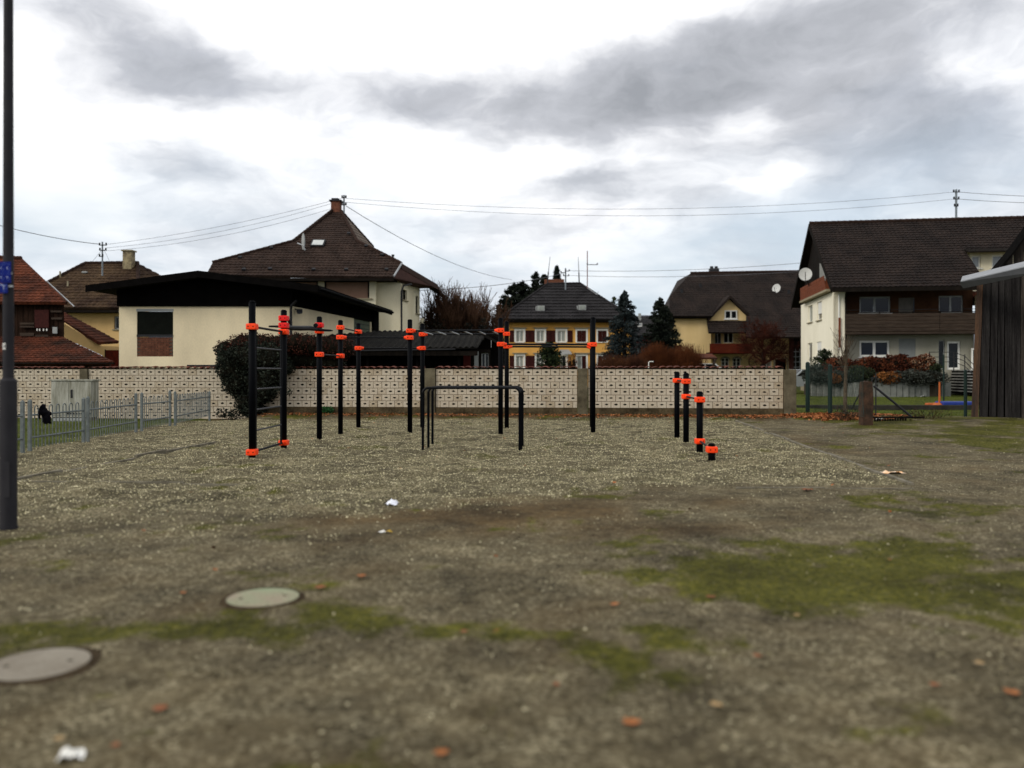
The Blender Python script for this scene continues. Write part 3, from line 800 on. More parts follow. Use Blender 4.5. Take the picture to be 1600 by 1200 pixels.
m_zinc = mat('zinc_sheet', (0.36, 0.37, 0.38), 0.5, (0.25, 0.26, 0.27), 2, metal=.2)
m_tile_dk = mat('dark_brown_tile', (0.038, 0.023, 0.017), 0.85, (0.017, 0.0095, 0.0065), 1.1, spec=.12, fine=.35, fscale=8)
m_tile_br = mat('brown_tile', (0.023, 0.0155, 0.0125), 0.85, (0.010, 0.007, 0.006), 0.8, spec=.12, fine=.3, fscale=7)
m_tile_gr = mat('anthracite_tile', (0.022, 0.020, 0.021), 0.8, (0.009, 0.008, 0.0085), 1.0, spec=.15, fine=.3, fscale=7)
m_tile_mo = mat('mossy_brown_tile', (0.068, 0.042, 0.022), 0.9, (0.018, 0.009, 0.006), 0.55, spec=.1, fine=.4, fscale=6)
m_tile_rd = mat('red_clay_tile', (0.125, 0.036, 0.017), 0.9, (0.042, 0.014, 0.008), 0.9, spec=.1, fine=.4, fscale=7)
m_tile_rd2 = mat('weathered_red_tile', (0.105, 0.030, 0.015), 0.9, (0.022, 0.011, 0.007), 0.8, spec=.1, fine=.4, fscale=6)
m_ridge = mat('ridge_tile', (0.034, 0.019, 0.014), 0.85, var=.5, spec=.1)
m_glass = glass('dark_glass', (0.006, 0.007, 0.008))
m_glass2 = glass('blue_dark_glass', (0.003, 0.004, 0.012), 0.06)
m_curt = mat('curtain_behind_glass', (0.33, 0.35, 0.31), 0.35, (0.16, 0.175, 0.15), 5, stretch=(6, 1, 0.4), spec=.6)
m_shut = mat('maroon_shutter', (0.045, 0.010, 0.008), 0.75, var=.4, scale=8, spec=.1)
m_blind = mat('pinkish_roller_blind', (0.27, 0.165, 0.115), 0.8, (0.22, 0.13, 0.09), 1.0, spec=.1)
m_blindg = mat('grey_roller_blind', (0.20, 0.21, 0.20), 0.8, var=.1, spec=.1)
m_brick = mat('brown_brick', (0.16, 0.065, 0.038), 0.9, (0.09, 0.035, 0.022), 6, spec=.1, fine=.25)
m_mort = mat('mortar', (0.10, 0.075, 0.055), 0.95)
m_dish = mat('satellite_dish_grey', (0.55, 0.55, 0.52), 0.6, var=.08)

# ------------------------------------------------------------------ the block wall
m_blk = mat('cream_concrete_block', (0.50, 0.435, 0.335), 0.92, (0.44, 0.375, 0.28), 0.8, bump=0.5, bscale=55, fine=0.12, fscale=16, spec=.1, detail=8)
m_blk2 = mat('cream_concrete_block_stained', (0.49, 0.42, 0.32), 0.92, (0.37, 0.30, 0.205), 1.0, bump=0.5, bscale=55, fine=0.12, fscale=16, spec=.1, detail=8)
m_hole = mat('recess_shade_black', (0.010, 0.008, 0.006), 0.95, spec=0.02)  # near-black colour stands in for the shade inside the openings
m_mortw = mat('brown_mortar', (0.095, 0.055, 0.025), 0.95, (0.045, 0.026, 0.012), 3)
m_cop = mat('coping_tile_clay', (0.15, 0.048, 0.030), 0.9, (0.05, 0.022, 0.016), 2.5, spec=.1, fine=.3, fscale=12)
m_foot = mat('muddy_footing', (0.095, 0.070, 0.038), 0.95, (0.030, 0.022, 0.012), 1.9, fine=.3, fscale=14, bump=.6, bscale=16, spec=.05)
BW, BH, BD = 0.310, 0.226, 0.18
ang = math.atan2(-0.085, 1)
wd = Vector((math.cos(ang), math.sin(ang), 0)); wn_ = Vector((wd.y, -wd.x, 0))      # wn_ points to the camera
def block_mesh(var, w=BW - 0.017):
    mb = MB(); h = BH - 0.016; hx, hz = w / 2, h / 2
    rj = random.Random(var * 11 + 3)
    outer = [Vector((-hx, 0, -hz)), Vector((hx, 0, -hz)), Vector((hx, 0, hz)), Vector((-hx, 0, hz))]
    L, T = 0.073 * rj.uniform(.85, 1.08), 0.034 * rj.uniform(.8, 1.15)
    ox, oz = rj.uniform(-.012, .012), rj.uniform(-.006, .006)
    lens = [Vector((ox - L, 0, oz)), Vector((ox - L * .5, 0, oz + T * .72)), Vector((ox, 0, oz + T)), Vector((ox + L * .5, 0, oz + T * .72)), Vector((ox + L, 0, oz)),
            Vector((ox + L * .5, 0, oz - T * .6)), Vector((ox, 0, oz - T * .85)), Vector((ox - L * .5, 0, oz - T * .6))]
    if w < BW * 0.7:
        lens = []
        mb.add(outer, [(0, 1, 2, 3)])
    else:
        tri = tessellate_polygon([outer, lens]); mb.add(outer + lens, [tuple(t) for t in tri])
        bk = [v + Vector((0, 0.12, 0)) for v in lens]
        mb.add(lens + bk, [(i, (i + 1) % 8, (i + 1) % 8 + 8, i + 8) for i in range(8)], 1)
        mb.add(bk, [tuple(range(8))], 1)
        for _ in range(rj.choice([0, 0, 0, 1, 1, 2]) if var < 6 else 3):
            cx, cz = rj.choice([-1, 1]) * hx * rj.uniform(.55, .75), rj.choice([-1, 1]) * hz * rj.uniform(.45, .7)
            r_ = rj.uniform(.010, .017)
            mb.add([(cx + r_ * math.cos(k * 1.257), -0.002, cz + r_ * math.sin(k * 1.257)) for k in range(5)], [(0, 1, 2, 3, 4)], 1)  # flat dark facets in place of small shaded pits
    bkq = [v + Vector((0, BD, 0)) for v in outer]
    mb.add(outer + bkq, [(0, 4, 5, 1), (1, 5, 6, 2), (2, 6, 7, 3), (3, 7, 4, 0)])
    me = bpy.data.meshes.new('block'); me.from_pydata(mb.v, [], mb.f)
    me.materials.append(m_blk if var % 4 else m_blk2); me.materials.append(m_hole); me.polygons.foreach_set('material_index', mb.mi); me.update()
    return me
BM = [block_mesh(i) for i in range(9)]
HALF = [block_mesh(i, BW / 2 - 0.017) for i in (0, 1)]
def wpt(s, z, out=0.0):      # s = metres along the wall measured from X=0
    p = Vector((0, 29.19, 0)) + wd * s + wn_ * out
    return Vector((p.x, p.y, z))
def ws(px):
    k = (px - 800) / F
    return (k * 29.19) / (wd.x - k * wd.y)
ZT = 1.678
rb = random.Random(5)
def block_wall(p0, p1, rows, label, foot, stuff_px=None):
    s0, s1 = ws(p0), ws(p1); zb = ZT - rows * BH
    t = thing('block_wall', wpt((s0 + s1) / 2, zb if not foot else 0.0), label, 'wall', 'sections of the cream block boundary wall')
    m1 = MB(); a, b = wpt(s0, 0, -0.008), wpt(s1, 0, -0.008); bk = -wn_ * (BD - 0.02)
    m1.prism([Vector((a.x, a.y, zb)), Vector((b.x, b.y, zb)), Vector((b.x, b.y, ZT)), Vector((a.x, a.y, ZT))], bk)
    # slots let the cavities stay open: mortar sits between the blocks only
    mm = MB()
    for r in range(rows + 1):
        z = ZT - r * BH
        q0, q1 = wpt(s0, z - 0.010, -0.009), wpt(s1, z - 0.010, -0.009)
        mm.prism([q0, q1, q1 + Vector((0, 0, 0.02)), q0 + Vector((0, 0, 0.02))], -wn_ * 0.05)
    nbl = round((s1 - s0) / BW); bw1 = (s1 - s0) / nbl; kx = bw1 / BW
    for r in range(rows):
        z0 = ZT - (r + 1) * BH
        if r % 2: lst = [(s0 + bw1 / 4, True)] + [(s0 + bw1 * (i + 1), False) for i in range(nbl - 1)] + [(s1 - bw1 / 4, True)]
        else: lst = [(s0 + bw1 * (i + .5), False) for i in range(nbl)]
        for c, half in lst:
            me = rb.choice(HALF) if half else (rb.choice(BM[:6]) if p0 >= 400 else rb.choice(BM))
            o = bpy.data.objects.new('block', me); COL.objects.link(o); o.parent = t
            o.location = wpt(c + rb.uniform(-.002, .002), z0 + BH / 2 + rb.uniform(-.0015, .0015), rb.uniform(-.003, .003)) - t.location
            o.rotation_euler = (0, 0, ang)
            o.scale = (kx, 1, 1)
            e = c + (bw1 / 2 if not half else bw1 / 4)
            q0, q1 = wpt(e - 0.009, z0, -0.0095), wpt(e + 0.009, z0, -0.0095)
            mm.prism([q0, q1, q1 + Vector((0, 0, BH)), q0 + Vector((0, 0, BH))], -wn_ * 0.05)
    mm.build('mortar', m_mortw, t)
    mb_ = MB(); a, b = wpt(s0, 0, -BD), wpt(s1, 0, -BD)
    mb_.prism([Vector((a.x, a.y, zb)), Vector((b.x, b.y, zb)), Vector((b.x, b.y, ZT)), Vector((a.x, a.y, ZT))], -wn_ * 0.04)
    mb_.build('backing', m_mortw, t)
    # bed under the coping, footing
    mc = MB(); a, b = wpt(s0, ZT + .002, 0.02), wpt(s1, ZT + .002, 0.02)
    mc.prism([a, b, b + Vector((0, 0, 0.03)), a + Vector((0, 0, 0.03))], -wn_ * (BD + 0.09)); mc.build('coping_bed', m_hole, t)
    mf = MB(); a, b = wpt(s0, -0.5, 0.05), wpt(s1, -0.5, 0.05)
    hh_ = zb - 0.004 + 0.5
    mf.prism([a, b, b + Vector((0, 0, hh_)), a + Vector((0, 0, hh_))], -wn_ * (BD + 0.12)); mf.build('footing', m_foot, t)
    # half round coping tiles laid across the wall top
    nt_ = int((s1 - s0) / 0.245)
    for i in range(nt_):
        o = bpy.data.objects.new('coping_tile', COPE); COL.objects.link(o); o.parent = t
        o.location = wpt(s0 + (i + .5) * (s1 - s0) / nt_, ZT + 0.034 + rb.uniform(-.006, .006), 0.065 + rb.uniform(-.012, .012)) - t.location
        o.rotation_euler = (rb.uniform(-.03, .03), rb.uniform(-.05, .05), ang)
    return t
mcp = MB(); nn_ = 6
for side, rr_ in ((0, 0.118), (1, 0.098)):
    pass
vs = []; fs = []
for yy in (0, 0.36):
    for rr_ in (0.122, 0.104):
        for k in range(nn_ + 1):
            a = math.pi * k / nn_; vs.append((math.cos(a) * rr_, yy, math.sin(a) * rr_ * 0.42 + (0.02 if yy else 0)))
q = nn_ + 1
for k in range(nn_):
    fs += [(k, k + 1, k + 1 + 2 * q, k + 2 * q), (q + k, q + k + 2 * q, q + k + 1 + 2 * q, q + k + 1), (k, q + k, q + k + 1, k + 1), (2 * q + k, 2 * q + k + 1, 3 * q + k + 1, 3 * q + k)]
fs += [(0, 2 * q, 3 * q, q), (nn_, q + nn_, 3 * q + nn_, 2 * q + nn_)]
COPE = bpy.data.meshes.new('coping_tile'); COPE.from_pydata(vs, [], fs); COPE.materials.append(m_cop); COPE.update()
def pillar(p0, p1, zt, zb, label, out=0.05):
    s0, s1 = ws(p0), ws(p1); c = wpt((s0 + s1) / 2, (zt + zb) / 2, -BD / 2 + out / 2)
    mb = MB().bbev(c, (s1 - s0, BD + out + .06, zt - zb), 0.012, ang)
    o = mb.build('wall_pillar', m_concd); tag(o, label, 'pillar', 'concrete pillars of the block wall', 'thing'); return o
block_wall(-30, 125.5, 8, 'cream block wall section at the far left, behind the black lamp post and the grey railing', False)
block_wall(138.5, 400, 8, 'cream block wall section behind the grey electrical cabinet, ending under the big ivy bush', False)
block_wall(400.8, 663, 6, 'cream block wall section between the ivy bush and the first tall concrete pillar', True)
block_wall(681, 902, 6, 'cream block wall section right behind the parallel dip bars', True)
block_wall(919, 1224, 6, 'longest cream block wall section, behind the stepped low posts', True)
pillar(126, 138, ZT, -0.4, 'narrow grey pillar in the wall rising behind the electrical cabinet')
pillar(663.6, 680.4, ZT + .02, -0.3, 'concrete pillar in the wall just left of the dip bars')
pillar(902.6, 918.4, ZT + .02, -0.3, 'concrete pillar in the wall left of the single tall right-hand post')
pillar(1224.6, 1243.5, ZT - 0.02, -0.3, 'dark concrete end pillar of the wall beside the green fence and leaf heap')

def lean_part(name, mb, m, t): return mb.build(name, m, t)

# ------------------------------------------------------------------ low cream building with black gable roof
t = thing('low_building', (-12.4, 34, 0), 'low cream building with a wide flat black gable roof and dark shuttered window', 'building')
w1 = Wall((P(186, 0, 34).x, 34), (P(457, 0, 34).x, 34), 0, 4.27)
wr = w1.hole(w1.rect(214, 484.5, 270.5, 557))
w1.build('wall', m_cream, t)
mb = MB(); w1.slab(mb, (wr[0], w1.z(240, 525.5), wr[2], wr[3] - 0.06), -0.10, -0.04); mb.build('roller_shutter', mat('dark_green_shutter', (0.006, 0.0075, 0.005), 0.7, (0.0035, 0.0045, 0.003), 3, spec=.06), t)
mb = MB()
for i in range(24):
    zz = w1.z(240, 525.5) + 0.02 + i * (wr[3] - 0.08 - w1.z(240, 525.5)) / 24
    w1.slab(mb, (wr[0] + .04, zz, wr[2] - .04, zz + 0.018), -0.041, -0.030)
o = mb.build('shutter_slat', MATS['dark_green_shutter'], t)
mb = MB(); w1.slab(mb, (wr[0] - .02, wr[3] - .055, wr[2] + .02, wr[3] + .05), -0.05, 0.012); mb.build('lintel', m_trimg, t)
mb = MB(); w1.slab(mb, (wr[0], w1.z(240, 526.5), wr[2], w1.z(240, 522.8)), -0.03, 0.03); mb.build('window_sill', m_dkmetal, t)
zb0, zb1 = wr[1], w1.z(240, 526.8)
mb = MB(); w1.slab(mb, (wr[0], zb0, wr[2], zb1), -0.12, -0.035); mb.build('brick_backing', m_mort, t)
nr = 11; hb = (zb1 - zb0) / nr
BR = MB().box((0, 0, 0), (0.225, 0.03, hb - 0.014)).v
bme = bpy.data.meshes.new('brick'); bb = MB().box((0, 0, 0), (0.225, 0.03, hb - 0.014)); bme.from_pydata(bb.v, [], bb.f); bme.materials.append(m_brick); bme.update()
for r in range(nr):
    nbk = int((wr[2] - wr[0]) / 0.24)
    for i in range(nbk):
        u = wr[0] + 0.12 + (i + (0.5 if r % 2 else 0)) * 0.24
        if u + .11 > wr[2]: continue
        o = bpy.data.objects.new('brick', bme); COL.objects.link(o); o.parent = t
        o.location = w1.pt(u, zb0 + (r + .5) * hb, -0.022 + rb.uniform(-.003, .003)) - t.location
A = Vector((P(457, 0, 34).x, 34)); Bc = Vector((P(588, 0, 46).x, 46))
w2 = Wall((A.x, A.y + 0.31), (Bc.x, Bc.y), 0, 4.27)
gr = w2.hole(w2.rect(553, 497, 579, 530))
w2.build('side_wall', m_cream, t)
mb = MB(); w2.slab(mb, gr, -0.15, -0.06); mb.build('side_panel', mat('dull_green_panel', (0.10, 0.12, 0.08), .8, var=.3), t)
mb = MB()
for k in range(5):
    zz = gr[1] + (gr[3] - gr[1]) * (k + .5) / 5; w2.slab(mb, (gr[0] + .05, zz, gr[2] - .05, zz + .03), -0.06, -0.04)
mb.build('panel_rail', m_dkmetal, t)
mb = MB(); w2.slab(mb, (w2.L - 0.9, 3.0, w2.L, 4.9), 0.002, 0.15); mb.build('recess_shade_slab', m_black, t)  # black slab stands in for the shade of the recess at this corner
zE, zP = H + 133 / F * 33, H + 156 / F * 33
def boards_gable():
    # black boarded gable and the frieze that runs round under the eaves
    y0 = 33.9; pts = [P(182.5, 478.5, y0), P(457, 478.5, y0), P(457, 443.5, y0), P(310, 428, y0), P(182.5, 444, y0)]
    mb = MB().prism(pts, (0, 0.09, 0)); mb.build('gable_board_backing', m_black, t)
    bmsh = MB()
    for k in range(10):
        z = 4.27 + 0.03 + k * 0.125
        xl, xr = pts[0].x + .02, pts[1].x - .02
        if z > 4.85:
            f_ = (z - 4.85) / (zP - 4.95); xl = xl + (P(310, 0, y0).x - xl) * min(1, f_ * .9); xr = xr + (P(310, 0, y0).x - xr) * min(1, f_ * .9)
        mbp = MB().box(((xl + xr) / 2, y0 - 0.012, z + .055), (xr - xl, 0.02, 0.112), rx=0.06)
        mbp.build('plank', m_black, t)
boards_gable()
mb = MB()
a0, a1 = w2.pt(-0.2, 4.275, 0.05), w2.pt(w2.L, 4.275, 0.05)
mb.prism([a0, a1, a1 + Vector((0, 0, .78)), a0 + Vector((0, 0, .72))], (-0.15, 0, 0)); mb.build('eaves_frieze', m_black, t)
# roof: two slabs
yb = 46.5
Rf, Rb = Vector((P(497, 0, 33).x, 33, zE)), Vector((P(612, 0, yb).x, yb, zE))
Lf, Lb = Vector((P(134, 0, 33).x, 33, zE)), Vector((P(134, 0, 33).x + .9, yb + 1, zE))
Pf, Pb = Vector((P(310, 0, 33).x, 33, zP)), Vector((P(310, 0, 33).x + .9, yb + 1, zP))
m_felt = mat('roofing_felt', (0.012, 0.011, 0.011), 0.9, var=.3, spec=.08)
for nm, q in (('roof_slope', [Lf, Pf, Pb, Lb]), ('roof_slope', [Pf, Rf, Rb, Pb])):
    MB().prism([p - Vector((0, 0, .16)) for p in q], (0, 0, .16)).build(nm, m_felt, t)
for q in ((Lf, Pf), (Pf, Rf), (Rf, Rb)):
    a, b = q; d = (b - a); nv_ = d.cross(Vector((0, 0, 1))).normalized() * 0.035
    if nv_.y > 0 and q[0] is not Rf: nv_ = -nv_
    MB().prism([a - Vector((0, 0, .24)), b - Vector((0, 0, .24)), b + Vector((0, 0, .03)), a + Vector((0, 0, .03))], nv_).build('fascia_board', m_black, t)
mb = MB(); g0, g1 = Rf + Vector((.07, 0, -.1)), Rb + Vector((.07, 0, -.1)); mb.tube([g0, g1], 0.06, 8); mb.build('gutter', m_gut, t)
c = w1.pt(w1.u(455), 0, 0.06)
mb = MB().tube([Vector((c.x, c.y, 0)), Vector((c.x, c.y, 4.1)), Vector((c.x + .05, c.y - .1, 4.25)), Vector((c.x + .3, c.y - .3, 4.45))], 0.055, 8); mb.build('drainpipe', m_dkmetal, t)
tf = thing('floodlight', P(466, 484, 34.4), 'small black floodlight fixed under the black eaves beside the drainpipe', 'lamp')
mb = MB().cyl(P(459, 482, 34.35), P(464, 484, 34.35), .03, n=6).bbev(P(468, 486, 34.3), (.22, .16, .16), .02); mb.build('lamp_housing', m_dkmetal, tf)
MB().bbev(P(468, 488.5, 34.2), (.18, .03, .1), .01).build('lamp_glass', m_glass, tf)
tb = thing('glass_screen', P(320, 575, 31.6), 'row of small dark panes topping the wall left of the ivy bush', 'frame')
MB().bbox(P(292, 573.2, 31.6), P(342, 570, 31.6) + Vector((0, .3, 0))).build('top_rail', m_dkmetal, tb)
for k in range(6):
    x_ = 294 + k * 9.2; MB().bbox(P(x_, 579, 31.6), P(x_ + 1.2, 573.4, 31.6) + Vector((0, .05, 0))).build('post', m_trimg, tb)

# ------------------------------------------------------------------ big house with tent roof
t = thing('tent_roof_house', (-11, 50, 0), 'large cream house with a tall pointed brown tiled roof behind the black-roofed building', 'house')
wf = Wall((P(338, 0, 50).x, 50), (P(587, 0, 50).x, 50), 0, 7.12)
h1 = wf.hole(wf.rect(507, 438.5, 577, 466)); h2 = wf.hole(wf.rect(430, 438.5, 497, 456))
wf.build('wall', m_cream2, t)
for h, xx in ((h1, 0), (h2, 0)):
    mb = MB(); wf.slab(mb, (h[0], h[1], h[2], h[3]), -0.16, -0.10); mb.build('roller_blind', m_blind, t)
    mb = MB(); e = .09
    wf.slab(mb, (h[0], h[1], h[0] + e, h[3]), -.08, .01); wf.slab(mb, (h[2] - e, h[1], h[2], h[3]), -.08, .01); wf.slab(mb, (h[0] + e, h[3] - e, h[2] - e, h[3]), -.08, .01)
    mb.build('window_frame', m_wood_dk, t)
    mb = MB(); wf.slab(mb, (h[0] - .15, h[1] - .09, h[2] + .2, h[1] - .003), -.1, .12); mb.build('sill', m_stone, t)
wg = Wall((P(587, 0, 50.6).x + .002, 50.6), (P(626, 0, 50.6).x, 50.6), 0, 7.5); wg.build('wall', m_cream2, t)
wh = Wall((P(626, 0, 50.6).x + .002, 50.62), (P(656, 0, 55).x, 55), 0, 7.2)
ha = wh.hole(wh.rect(629, 453, 636, 469)); hb_ = wh.hole(wh.rect(649.5, 463, 654.5, 490))
wh.build('side_wall', m_cream2, t)
for h in (ha, hb_): wh.window(t, h, m_wood_dk, m_glass, .09, 1, sill=m_stone)
wi = Wall((P(656, 0, 55).x, 55.2), (P(662, 0, 55.2).x, 55.2), 0, H + (580 - 497) / F * 55); wi.build('wall', m_cream2, t)
pts = px_plane([(322, 430), (615, 433), (458, 378), (332, 411.5)], [49, 49, 52.5])
n_ = (pts[1] - pts[0]).cross(pts[2] - pts[0]).normalized()
BRp = ray_plane(558, 377.5, pts[0], n_); RC = ray_plane(627, 412.5, pts[0], n_); BL = pts[2]; LC = pts[3]
roof_plane([pts[0], pts[1], RC, BRp, BL, LC], m_tile_dk, t, course=.33, tw=.24, amp=.03)
AP = P(520, 329, 57); AP2 = P(533, 331, 57)
Bk = P(583, 387, 60); LBk = Vector((BL.x - .2, 61, BL.z))
roof_plane([BL, BRp, AP2, AP], m_tile_dk, t, course=.33, tw=.24, amp=.02)
roof_plane([BRp, Bk, AP2], mat('grey_side_tile', (0.16, 0.125, 0.10), .9, var=.3, fine=.2, fscale=8, spec=.1), t, course=.33, tw=.24, amp=.02)  # right roof face in a paler, greyer tile colour
EV = P(684, 446, 55)
MB().prism([RC, EV, Vector((EV.x, 62, 7.0)), Bk, BRp], (0, 0, -.14)).build('side_roof', m_tile_dk, t)
MB().add([LC, pts[0], Vector((LC.x, 60, 7.2)), Vector((BL.x, 61, BL.z)), BL, AP, Bk], [(0, 1, 2), (0, 2, 3, 4), (4, 3, 5), (3, 6, 5)]).build('rear_roof', m_tile_dk, t)
E0 = pts[1]
MB().prism([E0 + Vector((0, 0, -.05)), RC + Vector((0, 0, -.2)), EV + Vector((0, 0, -.15)), P(655, 451, 55.0), P(626, 442, 50.6)], (0, 0, .05)).build('soffit', mat('reddish_soffit', (0.050, 0.018, 0.012), .85, var=.3), t)
MB().prism([RC + Vector((0, -.03, -.30)), EV + Vector((0, -.03, -.28)), EV + Vector((0, -.03, .04)), RC + Vector((0, -.03, .04))], (0.03, -.05, 0)).build('fascia_board', mat('brown_fascia', (0.040, 0.018, 0.012), .8, var=.3), t)
MB().tube([E0 + Vector((0.02, -.06, 0.05)), RC + Vector((.05, -.08, .05))], .06, 6).build('verge_flashing', m_zinc, t)
MB().bbox(pts[0] + Vector((0, -.1, -.34)), pts[1] + Vector((0, 0, -.08))).build('eaves_board', m_wood_dk, t)
MB().bbox(Vector((pts[0].x, 49.1, 7.0)), Vector((pts[1].x, 50.6, 7.1))).build('soffit', m_wood_dk, t)
for a, b in ((LC, BL), (BL, AP), (AP2, BRp), (BRp, RC), (AP2, Bk)): ridge(t, a + Vector((0, 0, .06)), b + Vector((0, 0, .06)), m_ridge, .10)
ch = MB(); cc = P(525.5, 326, 57.2)
ch.bbev((cc.x, cc.y, cc.z), (.62, .62, .9), .03); chb = ch.build('chimney', m_brick, t)
MB().bbev((cc.x, cc.y, cc.z + .50), (.85, .8, .10), .03).build('chimney_cap', m_dkmetal, chb)
MB().bbev((cc.x - .05, cc.y, cc.z + .62), (.5, .5, .14), .05).build('chimney_hood', m_dkmetal, chb)
# skylight, dish, vents
sk = ray_plane(497, 382.5, pts[0], n_); up_ = n_.cross((pts[1] - pts[0]).normalized())
e_ = (pts[1] - pts[0]).normalized(); n_ = n_ if n_.z > 0 else -n_; up_ = n_.cross(e_)
mb = MB().prism([sk + e_ * a + up_ * b + n_ * .02 for a, b in ((-.42, -.35), (.42, -.35), (.42, .45), (-.42, .45))], n_ * .12); sl = mb.build('skylight', m_dkmetal, t)
MB().prism([sk + e_ * a + up_ * b + n_ * .142 for a, b in ((-.34, -.27), (.34, -.27), (.34, .37), (-.34, .37))], n_ * .01).build('pane', mat('skylight_pane', (.5, .52, .5), .2, var=.1, spec=.6), sl)
for px, py in ((381, 424), (422, 423), (490, 424), (541, 424), (604, 424), (597, 401), (572, 387), (545, 367.5), (375, 405), (424, 390)):
    q = ray_plane(px, py, pts[0], n_) + n_ * .05
    MB().prism([q + e_ * a + up_ * b for a, b in ((-.12, 0), (.12, 0), (.09, .18), (-.09, .18))], n_ * .10).build('vent_tile', m_dkmetal, t)
q = P(614, 408, 50.9); MB().cyl(q - Vector((0, 0, .25)), q + Vector((0, 0, .3)), .055, n=8).cyl(q + Vector((0, 0, .3)), q + Vector((0, 0, .4)), .09, n=8).build('vent_pipe', m_dkmetal, t)
c = P(627.5, 0, 50.4); MB().tube([Vector((c.x, 50.35, 0)), Vector((c.x, 50.35, 6.4)), Vector((c.x + .1, 50.5, 6.8)), Vector((c.x + .5, 51.2, 6.95))], .06, 8).build('drainpipe', m_dkmetal, t)
td = thing('satellite_dish', ray_plane(476, 392, pts[0], n_), 'grey satellite dish on a bent pole on the pointed brown roof left of the skylight', 'antenna')
b0 = ray_plane(476, 392, pts[0], n_)
MB().tube([b0, b0 + Vector((.0, -.12, .3)), P(465, 380, 52)], .035, 6).build('mast', m_zinc, td)
dc = P(474, 378, 51.6)
mb = MB(); R8 = []
for r_, dz in ((0.02, .10), (.28, .06), (.48, 0)):
    R8.append([dc + Vector((-.24 * math.cos(a) * r_ * 2 * .5 + dz * .8, -dz, math.sin(a) * r_ * 1.15 + .1 * math.cos(a) * r_)) for a in [k * math.pi / 6 for k in range(12)]])
mb.add(R8[0] + R8[1] + R8[2], [(i + 12 * j, (i + 1) % 12 + 12 * j, (i + 1) % 12 + 12 * (j + 1), i + 12 * (j + 1)) for j in (0, 1) for i in range(12)] + [tuple(range(12))]); mb.build('reflector', m_trimg, td)
MB().tube([dc + Vector((0, 0, -.4)), b0 + Vector((.12, -.2, .05))], .025, 6).build('arm', m_zinc, td)

# ------------------------------------------------------------------ brown hipped house far left
t = thing('hip_roof_house', (-28, 55, 0), 'sand yellow house with mossy brown hipped roof and tall pale chimney, upper left', 'house')
w = Wall((P(40, 0, 54.8).x, 54.8), (P(230, 0, 54.8).x, 54.8), 0, H + 99 / F * 54.8)
h = w.hole(w.rect(178, 494, 190, 514.5)); w.build('wall', m_yel3, t)
w.window(t, h, m_trimg, m_glass, .1, 1, sill=m_stone)
pp = roof_px([(0, 481, ), (217, 481), (215, 411.5), (133, 412.5)], [54, 54, 59], m_tile_mo, t, course=.38, tw=.34, amp=.03)
rn = (pp[1] - pp[0]).cross(pp[2] - pp[0]).normalized(); rn = rn if rn.z > 0 else -rn
roof_plane([pp[1], P(330, 472, 63), pp[2]], m_tile_mo, t, course=.38, tw=.34, amp=.03)
MB().add([pp[0], pp[3], pp[2], P(330, 472, 63), Vector((pp[0].x, 66, 5.7)), Vector((pp[3].x, 60, pp[3].z))], [(0, 1, 4), (1, 2, 3, 4)]).build('rear_roof', m_tile_mo, t)
for a, b in ((pp[3], pp[2]), (pp[2], pp[1]), (pp[0], pp[3])): ridge(t, a + Vector((0, 0, .06)), b + Vector((0, 0, .06)), m_ridge, .12)
MB().bbox(Vector((pp[0].x, 53.95, pp[0].z - .3)), Vector((pp[1].x, 54.9, pp[0].z - .14))).build('eaves_board', m_wood_dk, t)
cc = P(201.5, 407, 58.5)
chb = MB().bbev(cc, (.62, .62, 1.3), .03).build('chimney', mat('stained_chimney_render', (.34, .28, .16), .9, (.10, .075, .05), 3.5, fine=.2), t)
MB().bbev(cc + Vector((0, 0, .66)), (.78, .78, .1), .02).build('chimney_cap', m_stone, chb)
for px, py, hh_ in ((94, 434, .45), (106, 448, .38)):
    q = ray_plane(px, py, pp[0], rn); MB().cyl(q, q + Vector((0, 0, hh_)), .06, n=6).build('vent_pipe', m_stone, t)
q = ray_plane(133, 427, pp[0], rn); MB().bbev(q + rn * .08, (.35, .2, .12), .03).build('vent_hood', m_trimg, t)

# small annex with slanting red roof
t = thing('annex', (-24, 46, 0), 'small yellow annex with a slanting red tiled roof between the barn and the hipped house', 'building')
k = [P(155, 535.5, 46), P(186, 534, 48.5), P(98, 487, 48.5)]
nn2 = (k[1] - k[0]).cross(k[2] - k[0]).normalized(); k.append(ray_plane(98, 501, k[0], nn2))
roof_plane(k, m_tile_rd2, t, course=.32, tw=.25, amp=.025)
a, b = P(98, 0, 46.2), P(166, 0, 46.2)
MB().prism([Vector((a.x, 46.2, 0)), Vector((b.x + 1.2, 46.2, 0)), Vector((b.x + 1.2, 46.2, 2.95)), Vector((P(158, 0, 46.2).x, 46.2, 3.0)), Vector((a.x, 46.2, H + 76 / F * 46.2))], (0, .25, 0)).build('wall', m_yel3, t)
MB().bbox(P(165, 578, 46.1), P(186, 547, 46.1) + Vector((0, .08, 0))).build('door', m_redw, t)
MB().bbox(P(163.6, 578, 46.12), P(164.9, 546, 46.12) + Vector((0, .05, 0))).build('door_frame', m_wood_dk, t)

